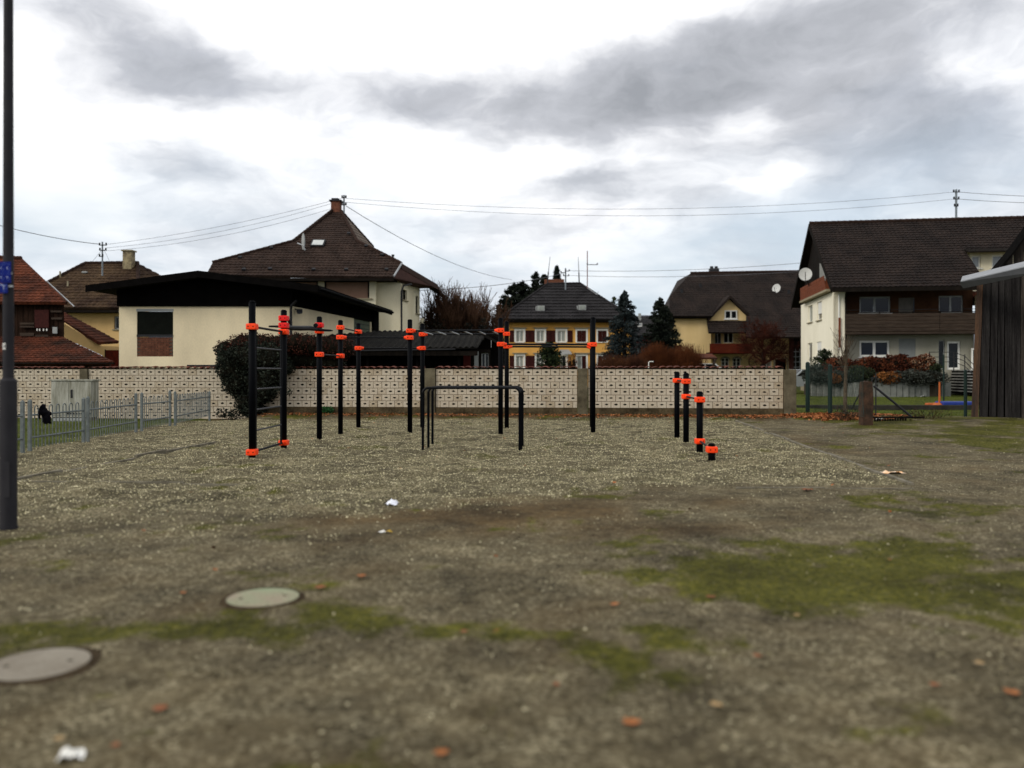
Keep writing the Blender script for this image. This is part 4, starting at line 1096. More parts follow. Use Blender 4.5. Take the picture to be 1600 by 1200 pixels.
# ------------------------------------------------------------------ red barn
t = thing('red_roof_barn', (-26, 42, 0), 'old dark wooden barn with rusty red tiled roofs on two levels, far left', 'barn')
pp = roof_px([(-60, 472), (104, 473), (33, 405), (-60, 402)], [42, 42, 46], m_tile_rd, t, course=.30, tw=.24, amp=.03)
ridge(t, pp[2] + Vector((0, 0, .05)), pp[3] + Vector((0, 0, .05)), m_tile_rd2, .12); ridge(t, pp[2], pp[1], m_tile_rd2, .07)
MB().tube([P(74, 440, 43.9), P(116, 479, 41.8)], .03, 6).build('verge_strip', m_zinc, t)
MB().bbox(P(-60, 527, 42.7), P(98, 470, 42.7) + Vector((0, .12, 0))).build('rear_boarding', m_black, t)
rr = random.Random(9)
bw = P(8, 0, 42.5).x - P(0, 0, 42.5).x
m_barnb = mat('dark_barn_boards', (0.028, 0.015, 0.010), .95, (0.010, 0.006, 0.004), 3, stretch=(4, 4, .6), spec=.04)  # very dark brown boards with upright grain
for k in range(20):
    x0 = -60 + k * 8
    MB().bbox(P(x0, 526, 42.45), P(x0 + 7.4, 476 + rr.uniform(-.5, .5), 42.45) + Vector((0, .05, 0))).build('plank', m_barnb, t)
for x0, x1, y0, y1, mm_ in ((31, 53, 504, 507, m_greyb), (31, 53, 509, 512, m_greyb), (79, 96, 485, 488, m_greyb), (80, 96, 496, 499, m_greyb), (54, 76, 484, 512, m_shut), (82, 89, 511, 521, m_trimg), (31, 53, 520, 525, m_greyb), (55, 75, 523, 526, m_greyb)):
    MB().bbox(P(x0, y1, 42.3), P(x1, y0, 42.3) + Vector((0, .06, 0))).build('panel', mm_, t)
for x0 in (57, 61, 67, 72): MB().bbox(P(x0, 517, 42.2), P(x0 + 1.4, 513.5, 42.2) + Vector((0, .05, 0))).build('lath', m_trim, t)
MB().bbox(P(-60, 580, 43.3), P(97.5, 525, 43.3) + Vector((0, .1, 0))).build('inner_wall', m_black, t)
pl = roof_px([(-60, 566), (178, 566), (98, 527), (-60, 523)], [39, 39, 42.4], m_tile_rd2, t, course=.30, tw=.24, amp=.03)
MB().tube([P(118, 537, 41.5), P(160, 557, 39.8)], .05, 6).build('lead_flashing', m_zinc, t)
MB().bbox(P(-60, 580, 39.6), P(171, 566.5, 39.6) + Vector((0, .15, 0))).build('lower_wall', mat('brown_lower_wall', (.06, .03, .018), .9, var=.5), t)
MB().bbox(P(-60, 568.6, 38.95), P(178, 566.3, 38.95) + Vector((0, .08, 0))).build('eaves_board', m_wood_dk, t)

# ------------------------------------------------------------------ carport with corrugated roof
t = thing('carport', (-4, 36, 0), 'black open shed with a grey corrugated roof just behind the block wall', 'shed')
m_corr = mat('grey_corrugated_sheet', (0.014, 0.013, 0.011), .95, (0.006, 0.0055, 0.005), 1.5, fine=.3, spec=.04)
k = [P(440, 546, 34), P(746, 543.5, 34), P(757, 526, 37.6)]; nn2 = (k[1] - k[0]).cross(k[2] - k[0]).normalized()
for q in ((700, 519.5), (600, 517.5), (530, 523), (440, 528)): k.append(ray_plane(q[0], q[1], k[0], nn2))
roof_plane(k, m_corr, t, name='corrugated_roof', course=9, tw=.25, amp=.06, lip=0, seg=6, thick=.03)
MB().bbox(k[0] + Vector((0, .1, -.25)), k[1] + Vector((0, .2, -.12))).build('beam', m_wood_dk, t)
MB().tube([k[0] + Vector((0, -.06, -.10)), k[1] + Vector((-.9, -.06, -.06))], .030, 6).build('gutter', m_dkmetal, t)
MB().bbox(P(445, 580, 37.8), P(765, 532, 37.8) + Vector((0, .15, 0))).build('rear_wall', m_black, t)
for px in (500, 572, 650, 715): MB().bbox(P(px, 580, 34.4), P(px + 4, 546, 34.4) + Vector((0, .12, 0))).build('post', m_black, t)
MB().bbox(P(450, 580, 35.2), P(716, 552, 35.2) + Vector((0, .1, 0))).build('screen_boarding', m_black, t)
MB().bbox(P(724, 578, 36), P(735, 551, 36) + Vector((0, .1, 0))).build('red_door', mat('deep_red_door', (.10, .008, .006), .7, var=.3), t)
MB().bbox(P(741, 578, 35.6), P(747.5, 549, 35.6) + Vector((0, .1, 0))).build('pale_post', m_trimg, t)
wk = Wall((P(735.5, 0, 36.6).x, 36.6), (P(766, 0, 36.6).x, 36.6), 0, H + 34 / F * 36.6, .12); hk = wk.hole(wk.rect(752, 551, 764, 574)); wk.build('infill_wall', m_wood_dk, t)
wk.window(t, hk, m_trimg, m_glass, .05, 2)
t2 = thing('woodshed', (-.6, 38, 0), 'black timber outhouse standing between the corrugated shed and the yellow house', 'shed')
MB().bbox(P(757, 580, 37.9), P(782, 526, 37.9) + Vector((0, 2, 0))).build('wall', m_black, t2)
MB().prism([P(755, 526, 37.6), P(785, 541, 37.6), P(785, 538, 37.6), P(757, 521, 37.6)], (0, 2.6, 0)).build('roof', m_corr, t2)
MB().bbox(P(767, 543, 37.5), P(768, 532, 37.5) + Vector((0, .05, 0))).build('pale_board', m_trimg, t2)

# ------------------------------------------------------------------ yellow house with shutters
t = thing('yellow_house', (2.7, 80, 0), 'two storey ochre yellow house with maroon shutters and dark hipped roof', 'house')
w = Wall((P(784.5, 0, 80).x, 80), (P(986, 0, 80).x, 80), -0.2, H + 82 / F * 80, .35)
wins = []
for x0, x1 in ((804, 820.3), (836, 852.7), (868.5, 886), (899.5, 918), (932, 950)):
    for y0, y1 in ((514.5, 535.5), (554, 578)):
        if x0 == 868.5 and y0 > 540: x0_, x1_, y0_, y1_ = 876, 887, 554, 580
        else: x0_, x1_, y0_, y1_ = x0, x1, y0, y1
        h = w.rect(x0_ + 2.2, y0_ + 2, x1_ - 2.2, y1_ - 1.2); w.hole(h); wins.append((h, x0, y0))
w.build('wall', m_yellow, t)
for h, x0, y0 in wins:
    closed = x0 > 895 and y0 < 540; door = x0 == 868.5 and y0 > 540; half = x0 > 895 and y0 > 540
    ww = w.window(t, h, m_trim, m_glass if door else m_curt, .07, 2 if not door else 1, surround=True, sw=.16, sill=None if door else m_trim, depth=.1)
    if not door:
        mb = MB(); w.slab(mb, (h[0] - .33, h[3] + .20, h[2] + .33, h[3] + .30), 0, .16); w.slab(mb, (h[0] - .22, h[3] + .17, h[2] + .22, h[3] + .2), 0, .1); mb.build('cornice', m_stone, t)
    sw_ = (h[2] - h[0]) * 0.62
    if closed:
        for a, b in ((h[0] + .01, (h[0] + h[2]) / 2 - .01), ((h[0] + h[2]) / 2 + .01, h[2] - .01)):
            mb = MB(); w.slab(mb, (a, h[1] + .01, b, h[3] - .01), -.06, -.01); mb.build('shutter', m_shut, t)
    elif half:
        a, b = (h[0] + (h[2] - h[0]) * .55, h[2] - .02) if x0 < 925 else (h[0] + .02, h[0] + (h[2] - h[0]) * .45)
        mb = MB(); w.slab(mb, (a, h[1] + .01, b, h[3] - .01), -.06, -.01); mb.build('shutter', m_shut, t)
    elif not door:
        for a, b in ((h[0] - .17 - sw_, h[0] - .18), (h[2] + .18, h[2] + .17 + sw_)):
            mb = MB(); w.slab(mb, (a, h[1] - .02, b, h[3] + .02), .005, .05)
            for k in range(8):
                zz = h[1] + (h[3] - h[1]) * (k + .5) / 8; w.slab(mb, (a + .05, zz, b - .05, zz + .05), .05, .06)
            mb.build('shutter', m_shut, t)
mb = MB(); k0 = P(873, 549, 79.9); mb.prism([P(872, 554, 78.6), P(894, 554, 78.6), P(889, 547.5, 79.9), P(875, 547.5, 79.9)], (0, 0, .08)); mb.build('door_canopy', m_trimg, t)
MB().prism([P(780, 499, 79.2), P(990, 499, 79.2), P(990, 503.5, 79.2), P(780, 503.5, 79.2)], (0, 1.2, 0)).build('eaves_board', m_wood_dk, t)
pp = roof_px([(779, 499), (991, 499), (906, 443.5), (855, 444.5)], [79, 79, 84.5], m_tile_gr, t, course=.55, tw=.4, amp=.04, lip=.07, seg=3)
MB().add([pp[0], pp[3], pp[2], pp[1], Vector((pp[0].x, 90, pp[0].z)), Vector((pp[1].x, 90, pp[0].z))], [(0, 1, 4), (1, 2, 5, 4), (2, 3, 5)]).build('rear_roof', m_tile_gr, t)
for a, b in ((pp[0], pp[3]), (pp[3], pp[2]), (pp[2], pp[1])): ridge(t, a + Vector((0, 0, .05)), b + Vector((0, 0, .05)), m_tile_gr, .13)
rn = (pp[1] - pp[0]).cross(pp[2] - pp[0]).normalized(); rn = rn if rn.z > 0 else -rn
for px, py in ((845, 483.5), (909.5, 482.5)):
    q = ray_plane(px, py, pp[0], rn)
    s_ = MB().box(q + rn * .12, (.72, .55, .5)).build('roof_hatch', m_trimg, t)
    MB().box(q + rn * .12 + Vector((0, -.29, .02)), (.5, .03, .34)).build('pane', m_curt, s_)
    MB().box(q + rn * .1 + Vector((-.46, 0, 0)), (.1, .3, .4)).build('snow_guard', m_trimg, t)
cc = P(866, 440.5, 85); MB().bbev(cc, (2.0, .6, .5), .03).build('chimney', m_brick, t)

# ------------------------------------------------------------------ second yellow house with gable
t = thing('gable_house', (22, 75, 0), 'butter yellow house with a big brown roof, small gable and red balcony', 'house')
YF = 75.0
w = Wall((P(1049, 0, YF).x, YF), (P(1111, 0, YF).x, YF), 0, H + 88 / F * YF); w.build('wall', m_yel2, t)
wb = Wall((P(1111, 0, YF + 1).x, YF + 1), (P(1236, 0, YF + 1).x, YF + 1), 0, H + 80 / F * YF)
hh1 = [wb.hole(wb.rect(*r)) for r in ((1117, 520, 1127, 537), (1131, 520, 1146, 536), (1127, 559, 1139.5, 577), (1145, 559, 1157.5, 577), (1190, 562, 1206, 578), (1211, 561, 1229, 578))]
wb.build('wall', m_yel2, t)
for i, h in enumerate(hh1):
    if i == 5:
        mb = MB(); wb.slab(mb, h, -.28, -.2); mb.build('dark_doorway', m_black, t)
        mb = MB(); wb.slab(mb, (h[0] - .15, h[1], h[0], h[3] + .12), -.05, .06); wb.slab(mb, (h[2], h[1], h[2] + .15, h[3] + .12), -.05, .06); wb.slab(mb, (h[0], h[3], h[2], h[3] + .12), -.05, .06); mb.build('door_surround', m_stone, t)
    else: wb.window(t, h, m_trim if i != 0 else m_trimg, m_glass if i < 4 else m_curt, .07, 2, 3 if i in (2, 3) else 1, sill=m_stone if i == 4 else None)
for h in hh1[2:4]:       # round heads over the two cellar windows
    c_ = (h[0] + h[2]) / 2; r_ = (h[2] - h[0]) / 2; mb = MB()
    for k in range(8):
        a0, a1 = math.pi * k / 8, math.pi * (k + 1) / 8
        for (ra, rb_, mi_) in ((r_, r_ + .12, 0),):
            mb.prism([wb.pt(c_ + math.cos(a) * r0_, h[3] - .25 + math.sin(a) * r0_ * .8, .01) for a, r0_ in ((a0, ra), (a0, rb_), (a1, rb_), (a1, ra))], Vector((0, -.05, 0)))
    mb.build('arch', m_stone, t)
    mb = MB(); mb.prism([wb.pt(c_ + math.cos(math.pi * k / 8) * r_, h[3] - .02 + max(0, math.sin(math.pi * k / 8) * r_ * .8 - .23), .012) for k in range(9)], Vector((0, -.03, 0))); mb.build('arch_pane', m_glass, t)
pr = px_plane([(1046, 494), (1113, 494), (1079, 427.5), (1043, 467)], [YF - .8, YF - .8, YF + 5.5])
rn = (pr[1] - pr[0]).cross(pr[2] - pr[0]).normalized(); rn = rn if rn.z > 0 else -rn
fullr = [pr[0], pr[1]] + [ray_plane(*q, pr[0], rn) for q in ((1141, 463), (1172, 494), (1300, 494), (1300, 424), (1079, 427.5), (1046, 464))]
roof_plane(fullr, m_tile_br, t, course=.34, tw=.34, seg=3)
low = [ray_plane(*q, pr[0], rn) for q in ((1166, 527), (1300, 527), (1300, 494.2), (1166, 494.2))]
roof_plane(low, m_tile_br, t, course=.34, tw=.34, seg=3)
MB().add([fullr[-1], fullr[0], Vector((fullr[0].x + 1, 88, fullr[0].z)), Vector((fullr[-2].x, 87, fullr[-2].z)), fullr[-2]], [(0, 1, 2, 3, 4)]).build('rear_roof', m_tile_br, t)
ridge(t, fullr[-2] + Vector((0, 0, .05)), fullr[-3] + Vector((0, 0, .05)), m_ridge, .13)
MB().prism([P(1046, 495, YF - .5), P(1112, 495, YF - .5), P(1112, 497.5, YF - .5), P(1046, 497.5, YF - .5)], (0, .6, 0)).build('eaves_board', m_wood_dk, t)
# gable
gz = [P(1110, 501, YF), P(1174, 501, YF), P(1174, 492, YF), P(1141, 466.5, YF), P(1110, 494, YF)]
wg2 = MB().prism(gz, (0, .3, 0)).build('gable_wall', m_yel2, t)
for a, b in (((1107, 497), (1141, 461)), ((1141, 461), (1176, 495))):
    MB().prism([P(*a, YF - .6), P(*b, YF - .6), P(b[0], b[1] + 5, YF - .6), P(a[0], a[1] + 5, YF - .6)], (0, 5.0, 0)).build('gable_roof', m_tile_br, t)
wq = Wall((P(1111, 0, YF - .03).x, YF - .03), (P(1172, 0, YF - .03).x, YF - .03), 5.6, 8.0, .02)
wq.window(t, wq.rect(1132, 485, 1151.5, 498.5), m_trim, m_glass, .09, 2, sill=m_trim, depth=-.08)
pr2 = roof_px([(1107, 519.5), (1192, 519.5), (1190, 501.5), (1104.5, 501.5)], [YF - 1.9, YF - 1.9, YF - .1], m_tile_br, t, course=.34, tw=.34, seg=3)
MB().bbox(P(1111, 537, YF + .7), P(1111.9, 519, YF + .7)).build('post', m_wood_dk, t)
for k in range(28):
    x0 = 1109 + k * (66 / 28); MB().bbox(P(x0, 552, YF - 1.5), P(x0 + 2.1, 537.5, YF - 1.5) + Vector((0, .04, 0))).build('plank', m_redw, t)
MB().bbox(P(1109, 552.5, YF - 1.45), P(1175, 550.5, YF - 1.45) + Vector((0, 2.4, 0))).build('balcony_floor', m_wood_dk, t)
MB().bbox(P(1109, 538.5, YF - 1.44), P(1175, 537, YF - 1.44) + Vector((0, .1, 0))).build('balcony_rail', m_redw, t)
MB().bbox(P(1170, 553, YF + .95), P(1236, 551.6, YF + .95) + Vector((0, .1, 0))).build('trim_board', m_redw, t)
MB().bbox(P(1234.5, 580, YF - .3), P(1240, 527, YF - .3) + Vector((0, .3, 0))).build('corner_post', mat('dark_red_post', (.05, .010, .007), .8, var=.3), t)
MB().bbox(P(1240, 580, YF + .6), P(1300, 524, YF + .6) + Vector((0, .2, 0))).build('side_barn_wall', m_wood_dk, t)
for r_ in range(4):
    MB().bbox(P(1240, 550 + r_ * 8, YF + .3), P(1253, 549 + r_ * 8, YF + .3) + Vector((0, .05, 0))).build('glazing_bar', m_zinc, t)
for px in (1243, 1249.5): MB().bbox(P(px, 577, YF + .35), P(px + .7, 545, YF + .35) + Vector((0, .05, 0))).build('glazing_bar', m_zinc, t)
# side balcony box and left trim
MB().bbox(P(1044, 521, YF - .5), P(1050.5, 503, YF - .5) + Vector((0, 1.2, 0))).build('side_balcony', m_greyb, t)
MB().bbox(P(1050.6, 503, YF - .1), P(1055, 495, YF - .1) + Vector((0, .08, 0))).build('gable_box', m_yel2, t)
cc = P(1115.5, 425, YF + 6); chb = MB().bbev(cc, (.9, .6, .7), .03).build('chimney', m_dkmetal, t)
for dx in (-.22, .22): MB().cyl(cc + Vector((dx, 0, .3)), cc + Vector((dx, 0, .55)), .16, n=8).build('chimney_pot', m_dkmetal, chb)
for px, py in ((1065, 457), (1232, 458), (1094, 448)):
    q = ray_plane(px, py, pr[0], rn); MB().box(q + rn * .12, (.22, .2, .4)).build('vent_tile', m_dkmetal, t)
# dish on that roof, wheel on that wall
q = ray_plane(1213, 452, pr[0], rn)
def dish(px, py, yy, r, label, tilt, m=m_dish, base=None):
    c_ = P(px, py, yy); td = thing('satellite_dish', c_, label, 'antenna'); mb = MB(); rings = []
    ax_ = Vector((math.sin(tilt), -math.cos(tilt), .25)).normalized(); u_ = ax_.cross(Vector((0, 0, 1))).normalized(); v_ = u_.cross(ax_)
    for rr_, d in ((0.001, -.22), (.45, -.17), (.8, -.07), (1.0, 0)):
        rings += [c_ + (u_ * math.cos(a) + v_ * math.sin(a) * 1.08) * rr_ * r + ax_ * d * r for a in [k2 * math.pi / 8 for k2 in range(16)]]
    mb.add(rings, [(i + 16 * j, (i + 1) % 16 + 16 * j, (i + 1) % 16 + 16 * (j + 1), i + 16 * (j + 1)) for j in range(3) for i in range(16)]); mb.build('reflector', m, td)
    MB().tube([c_ - v_ * r, c_ - v_ * r * .7 + ax_ * r * .9, c_ + ax_ * r * 1.0], .025, 5).build('feed_arm', m_dkmetal, td)
    MB().tube([c_ - ax_ * .2 * r, base if base is not None else c_ - ax_ * .6], .035, 6).build('mount', m_dkmetal, td)
    return td
dish(1213, 450.5, q.y - .5, .42 * 75 / 78, 'small pale satellite dish on the brown roof of the butter yellow house', -.7, base=q)
tw_ = thing('wagon_wheel', P(1180.5, 565, YF + .8), 'old wagon wheel hung on the butter yellow wall between window and balcony', 'wheel')
c_ = P(1180.5, 565, YF + .82); m_whl = mat('old_wheel_wood', (.09, .06, .035), .9, var=.4)
MB().tube([c_ + Vector((math.cos(a) * .62, -.04, math.sin(a) * .62)) for a in [k2 * math.pi / 12 for k2 in range(25)]], .05, 6).build('rim', m_whl, tw_)
MB().cyl(c_ + Vector((0, -.12, 0)), c_ + Vector((0, .02, 0)), .11, n=10).build('hub', m_whl, tw_)
for k2 in range(10):
    a = k2 * math.pi / 5; MB().cyl(c_ + Vector((math.cos(a) * .1, -.04, math.sin(a) * .1)), c_ + Vector((math.cos(a) * .6, -.04, math.sin(a) * .6)), .022, n=5).build('spoke', m_whl, tw_)

# distant grey roofed house between the spruces
t = thing('distant_house', (15, 105, 0), 'far house with a blue grey roof and dark red walls seen between two conifers', 'house')
pq = roof_px([(955, 524), (1036, 524), (1030, 494), (975, 494)], [105, 105, 110], m_tile_gr, t, course=.5, tw=.5, seg=2)
rn = (pq[1] - pq[0]).cross(pq[2] - pq[0]).normalized(); rn = rn if rn.z > 0 else -rn
MB().bbox(P(958, 582, 106), P(1034, 524, 106) + Vector((0, 6, 0))).build('wall', mat('dull_red_wall', (.11, .016, .014), .9, (.03, .008, .008), 1.2), t)
q = ray_plane(999.5, 509.5, pq[0], rn); sl = MB().box(q + rn * .15, (.55, .3, .45)).build('skylight', m_trim, t); MB().box(q + rn * .15 + Vector((0, -.17, .05)), (.4, .02, .25)).build('pane', m_zinc, sl)
q = P(999.5, 495, 108); MB().bbev(q, (.35, .35, .9), .04).build('chimney', m_trimg, t)
t = thing('grey_roof_house', (24, 128, 0), 'farthest house, only its plain bluish roof showing beyond the dark red one', 'house')
MB().prism([P(990, 516, 124), P(1045, 516, 124), P(1045, 492.5, 130), P(1000, 492.5, 130)], (0, 0, -.3)).build('roof', mat('blue_grey_roof', (.075, .08, .10), .8, var=.2), t)
MB().bbox(P(992, 585, 125.5), P(1043, 517, 125.5) + Vector((0, 5, 0))).build('wall', m_yel3, t)

# ------------------------------------------------------------------ hills
rg = np.random.default_rng(4); mb = MB(); K = 90; pts1 = []
for ring, (yy, hgt) in enumerate(((1300, 6), (1700, 92), (2300, 130), (3000, 20))):
    for i in range(K):
        xx = -2600 + 5200 * i / (K - 1)
        pts1.append((xx, yy, max(-1, hgt * (0.86 + 0.12 * math.sin(i * .31 + ring) + .05 * math.sin(i * .9)) - (0 if ring else 2))))
mb.add(pts1, [(r * K + i, r * K + i + 1, (r + 1) * K + i + 1, (r + 1) * K + i) for r in range(3) for i in range(K - 1)])
tag(mb.build('hills', mat('wooded_hill', (.10, .115, .14), .95, (.075, .09, .11), .01), smooth=True), kind='structure')

# ------------------------------------------------------------------ the large house on the right
t = thing('white_house', (24, 56, 0), 'large white house with long brown tiled roof, long wooden balcony and steps, right', 'house')
e1 = Vector((.987, -.160, 0)); e2 = Vector((.160, .987, 0)); O = Vector((20.0, 52.0, 0))
def Q(a, d, z): return O + e1 * a + e2 * d + Vector((0, 0, z))
def WQ(a0, d0, a1, d1, z0, z1, th=.3):
    A_, B_ = Q(a0, d0, 0), Q(a1, d1, 0); return Wall((A_.x, A_.y), (B_.x, B_.y), z0, z1, th)
ZE, ZR = 6.8, 12.04
def slope(a, s): return Q(a, 7.3 * s, ZE + (ZR - ZE) * s)
roof_plane([slope(0, 0), slope(9.0, 0), slope(9.0, .52), slope(20, .52), slope(20, 1), slope(0, 1)], m_tile_br, t, course=.34, tw=.30, amp=.04, lip=.045, seg=6, thick=.18)
roof_plane([Q(20, 14.6, ZE), Q(0, 14.6, ZE), slope(0, 1), slope(20, 1)], m_tile_br, t, course=.5, tw=.5, seg=2, thick=.18)
ridge(t, slope(0, 1) + Vector((0, 0, .08)), slope(20, 1) + Vector((0, 0, .08)), m_ridge, .13)
for s0_, s1_ in ((slope(0, 0), slope(0, 1)), (Q(0, 14.6, ZE), slope(0, 1))):
    MB().prism([s0_ + Vector((0, 0, -.30)), s1_ + Vector((0, 0, -.30)), s1_ + Vector((0, 0, .05)), s0_ + Vector((0, 0, .05))], -e1 * .06).build('bargeboard', m_wood_dk, t)
MB().prism([slope(0, 0) + Vector((0, 0, -.26)), slope(9.0, 0) + Vector((0, 0, -.26)), slope(9.0, 0) + Vector((0, 0, -.02)), slope(0, 0) + Vector((0, 0, -.02))], -e2 * .1).build('gutter', m_wood_dk, t)
MB().prism([slope(9, 0.0) + Vector((0, 0, -.2)), slope(9, .52) + Vector((0, 0, -.2)), slope(9, .52) + Vector((0, 0, .02)), slope(9, 0) + Vector((0, 0, .02))], e1 * .05).build('bargeboard', m_wood_dk, t)
# left (gable) wall: A is its far end seen from the camera
ws_ = WQ(.35, 12.6, .35, 1.0, 0, 6.7)
hs = [ws_.hole(ws_.rect(*r)) for r in ((1262.5, 477.5, 1269.5, 503.5), (1276.5, 471.5, 1284, 500), (1262, 536, 1269, 573), (1276, 534, 1283.5, 577))]
ws_.build('side_wall', m_white, t)
ws_.window(t, hs[0], m_trim, m_curt, .09, 1, sill=m_stone); ws_.window(t, hs[1], m_trim, m_glass, .09, 1, sill=m_stone)
mb = MB(); ws_.slab(mb, (hs[1][0] + .1, hs[1][1] + (hs[1][3] - hs[1][1]) * .35, hs[1][2] - .1, hs[1][3] - .05), -.11, -.06); mb.build('roller_blind', m_trim, t)
ws_.window(t, hs[2], m_trim, m_glass, .09, 1, sill=m_stone)
mb = MB(); ws_.slab(mb, hs[3], -.12, -.05); mb.build('roller_blind', m_trim, t)
MB().prism([Q(.35, .9, 6.7), Q(.35, 12.7, 6.7), Q(.35, 7.3, 11.6)], e1 * .3).build('gable_wall', m_wood_dk, t)
MB().prism([Q(.30, 2.4, 7.6), Q(.30, 5.2, 7.6), Q(.30, 5.2, 9.0), Q(.30, 3.2, 8.6)], -e1 * .03).build('gable_panel', mat('grey_gable_panel', (.22, .22, .20), .8, var=.15), t)
# gable balcony
MB().prism([Q(.34, 1.4, 6.74), Q(.34, 10.9, 6.74), Q(-.06, 10.9, 6.74), Q(-.06, 1.4, 6.74)], Vector((0, 0, .14))).build('gable_balcony_floor', m_stone, t)
for k in range(5):
    MB().prism([Q(0, 1.7 + .15 * k, 6.89 + k * .19), Q(0, 10.7, 6.89 + k * .19), Q(0, 10.7, 7.07 + k * .19), Q(0, 1.7 + .15 * k, 7.07 + k * .19)], -e1 * .04).build('plank', m_rust, t)
MB().prism([Q(-.03, 1.7, 6.89), Q(.34, 1.7, 6.89), Q(.34, 1.7, 7.6), Q(-.03, 1.7, 7.6)], e2 * .04).build('balcony_end_panel', m_rust, t)
# narrow corner strip and front walls
wc = WQ(.35, 1.0, 1.0, 1.0, 0, 6.7); wc.build('corner_wall', m_white, t)
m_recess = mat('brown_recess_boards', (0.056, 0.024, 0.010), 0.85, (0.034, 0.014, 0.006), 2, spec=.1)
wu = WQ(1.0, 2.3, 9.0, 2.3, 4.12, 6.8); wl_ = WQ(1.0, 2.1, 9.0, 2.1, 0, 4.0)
hu = [wu.hole(wu.rect(*r)) for r in ((1343, 463.5, 1391.5, 489.5), (1404, 465, 1429, 491), (1467, 462, 1505, 489))]
hl = [wl_.hole(wl_.rect(*r)) for r in ((1343, 532, 1390.5, 557.5), (1404.5, 529, 1430.5, 561), (1466.5, 531.5, 1476.5, 577), (1480, 533, 1501, 577.5))]
wu.build('upper_wall', m_recess, t); wl_.build('lower_wall', m_white_shade, t)
wu.window(t, hu[0], m_trimg, m_glass2, .1, 2, sill=m_trim); wu.window(t, hu[2], m_trimg, m_glass2, .09, 2)
mb = MB(); wu.slab(mb, hu[1], -.14, -.05); mb.build('shuttered_door', mat('dull_door', (.10, .09, .075), .8, var=.3), t)
mb = MB(); u0_ = hu[1][0] + .9; wu.slab(mb, (u0_, hu[1][1] + .1, u0_ + .35, hu[1][3] - .1), -.05, -.03); mb.build('door_glass', m_glass2, t)
wl_.window(t, hl[0], m_trim, m_glass2, .13, 2, sill=m_trim)
mb = MB(); wl_.slab(mb, hl[1], -.12, -.03); mb.build('roller_blind', m_blindg, t)
wl_.window(t, hl[2], m_trimg, m_glass, .06, 1); wl_.window(t, hl[3], m_trim, m_glass, .13, 1, name='glazed_door')
# loggia cheeks, slab, balcony boards
MB().prism([Q(.98, 1.02, 4.12), Q(.98, 2.3, 4.12), Q(.98, 2.3, 6.7), Q(.98, 1.02, 6.7)], e1 * .04).build('loggia_cheek', m_wood_dk, t)
MB().prism([Q(1.0, .85, 3.93), Q(9.0, .85, 3.93), Q(9.0, 2.6, 3.93), Q(1.0, 2.6, 3.93)], Vector((0, 0, .17))).build('balcony_floor', m_greyb, t)
for k in range(5):
    z = 4.12 + k * .225
    for a0_, a1_ in ((1.0, 6.55), (6.57, 8.95)):
        MB().prism([Q(a0_, .84, z), Q(a1_, .84, z), Q(a1_, .84, z + .205), Q(a0_, .84, z + .205)], -e2 * .04).build('plank', m_greyb, t)
for a_ in (1.05, 3.0, 5.0, 6.56, 8.9): MB().prism([Q(a_, .86, 4.1), Q(a_ + .08, .86, 4.1), Q(a_ + .08, .86, 5.35), Q(a_, .86, 5.35)], e2 * .08).build('balcony_post', m_wood_dk, t)
MB().prism([Q(1.0, .80, 5.26), Q(8.97, .80, 5.26), Q(8.97, .93, 5.26), Q(1.0, .93, 5.26)], Vector((0, 0, .05))).build('handrail', m_wood_dk, t)
MB().tube([Q(1.0, .86, 5.46), Q(8.95, .86, 5.46)], .015, 5).build('upper_rail', m_dkmetal, t)
MB().prism([Q(8.95, .82, 4.0), Q(8.95, 2.4, 4.0), Q(8.95, 2.4, 5.3), Q(8.95, .82, 5.3)], e1 * .05).build('balcony_end_panel', m_wood_dk, t)
for x_ in (1.0, ): MB().tube([Q(x_ + .03, .93, 0), Q(x_ + .03, .93, 6.3), Q(x_ + .03, .4, 6.6)], .06, 8).build('drainpipe', m_wood_dk, t)
MB().tube([Q(.62, .95, 3.0), Q(.62, .95, 6.5)], .05, 6).build('pale_pipe', m_trim, t)
MB().prism([Q(.58, .93, 3.1), Q(.72, .93, 3.1), Q(.72, .93, 5.0), Q(.58, .93, 5.0)], -e2 * .03).build('copper_strip', m_rust, t)
# right-hand wing with dormer
wn2 = WQ(9.02, 3.9, 18, 3.9, 6.5, 9.4)
hd = [wn2.hole(wn2.rect(*r)) for r in ((1518, 399, 1532.5, 419), (1550, 398, 1568, 418))]
wn2.build('dormer_wall', m_cream2, t)
for h in hd: wn2.window(t, h, m_trim, mat('reflecting_pane', (.22, .24, .26), .25, var=.2, spec=.6), .1, 1, sill=m_trim)
MB().prism([Q(9.0, 3.0, 9.22), Q(20, 3.0, 9.22), Q(20, 3.9, 9.5), Q(9.0, 3.9, 9.5)], Vector((0, 0, .1))).build('dormer_soffit', m_wood_dk, t)
ww2 = WQ(9.02, 1.7, 16, 1.7, 0, 6.4); h9 = ww2.hole(ww2.rect(1519, 544, 1526.5, 577)); ww2.build('wing_wall', m_cream, t); ww2.window(t, h9, m_trim, m_glass, .1, 1, sill=m_trim)
MB().prism([Q(9.0, 1.6, 3.95), Q(16, 1.6, 3.95), Q(16, 1.6, 4.02), Q(9.0, 1.6, 4.02)], -e2 * .04).build('string_course', m_wood_dk, t)
roof_plane([Q(9.05, 1.0, 5.9), Q(15, 1.0, 5.9), Q(15, 3.8, 6.8), Q(9.05, 3.8, 6.8)], m_tile_rd, t, course=.34, tw=.3)
dish(1258.5, 428.5, Q(-.5, 6.5, 0).y, .45, 'large white satellite dish at the gable balcony of the big white house', -.35, base=Q(0, 7.4, 7.6))
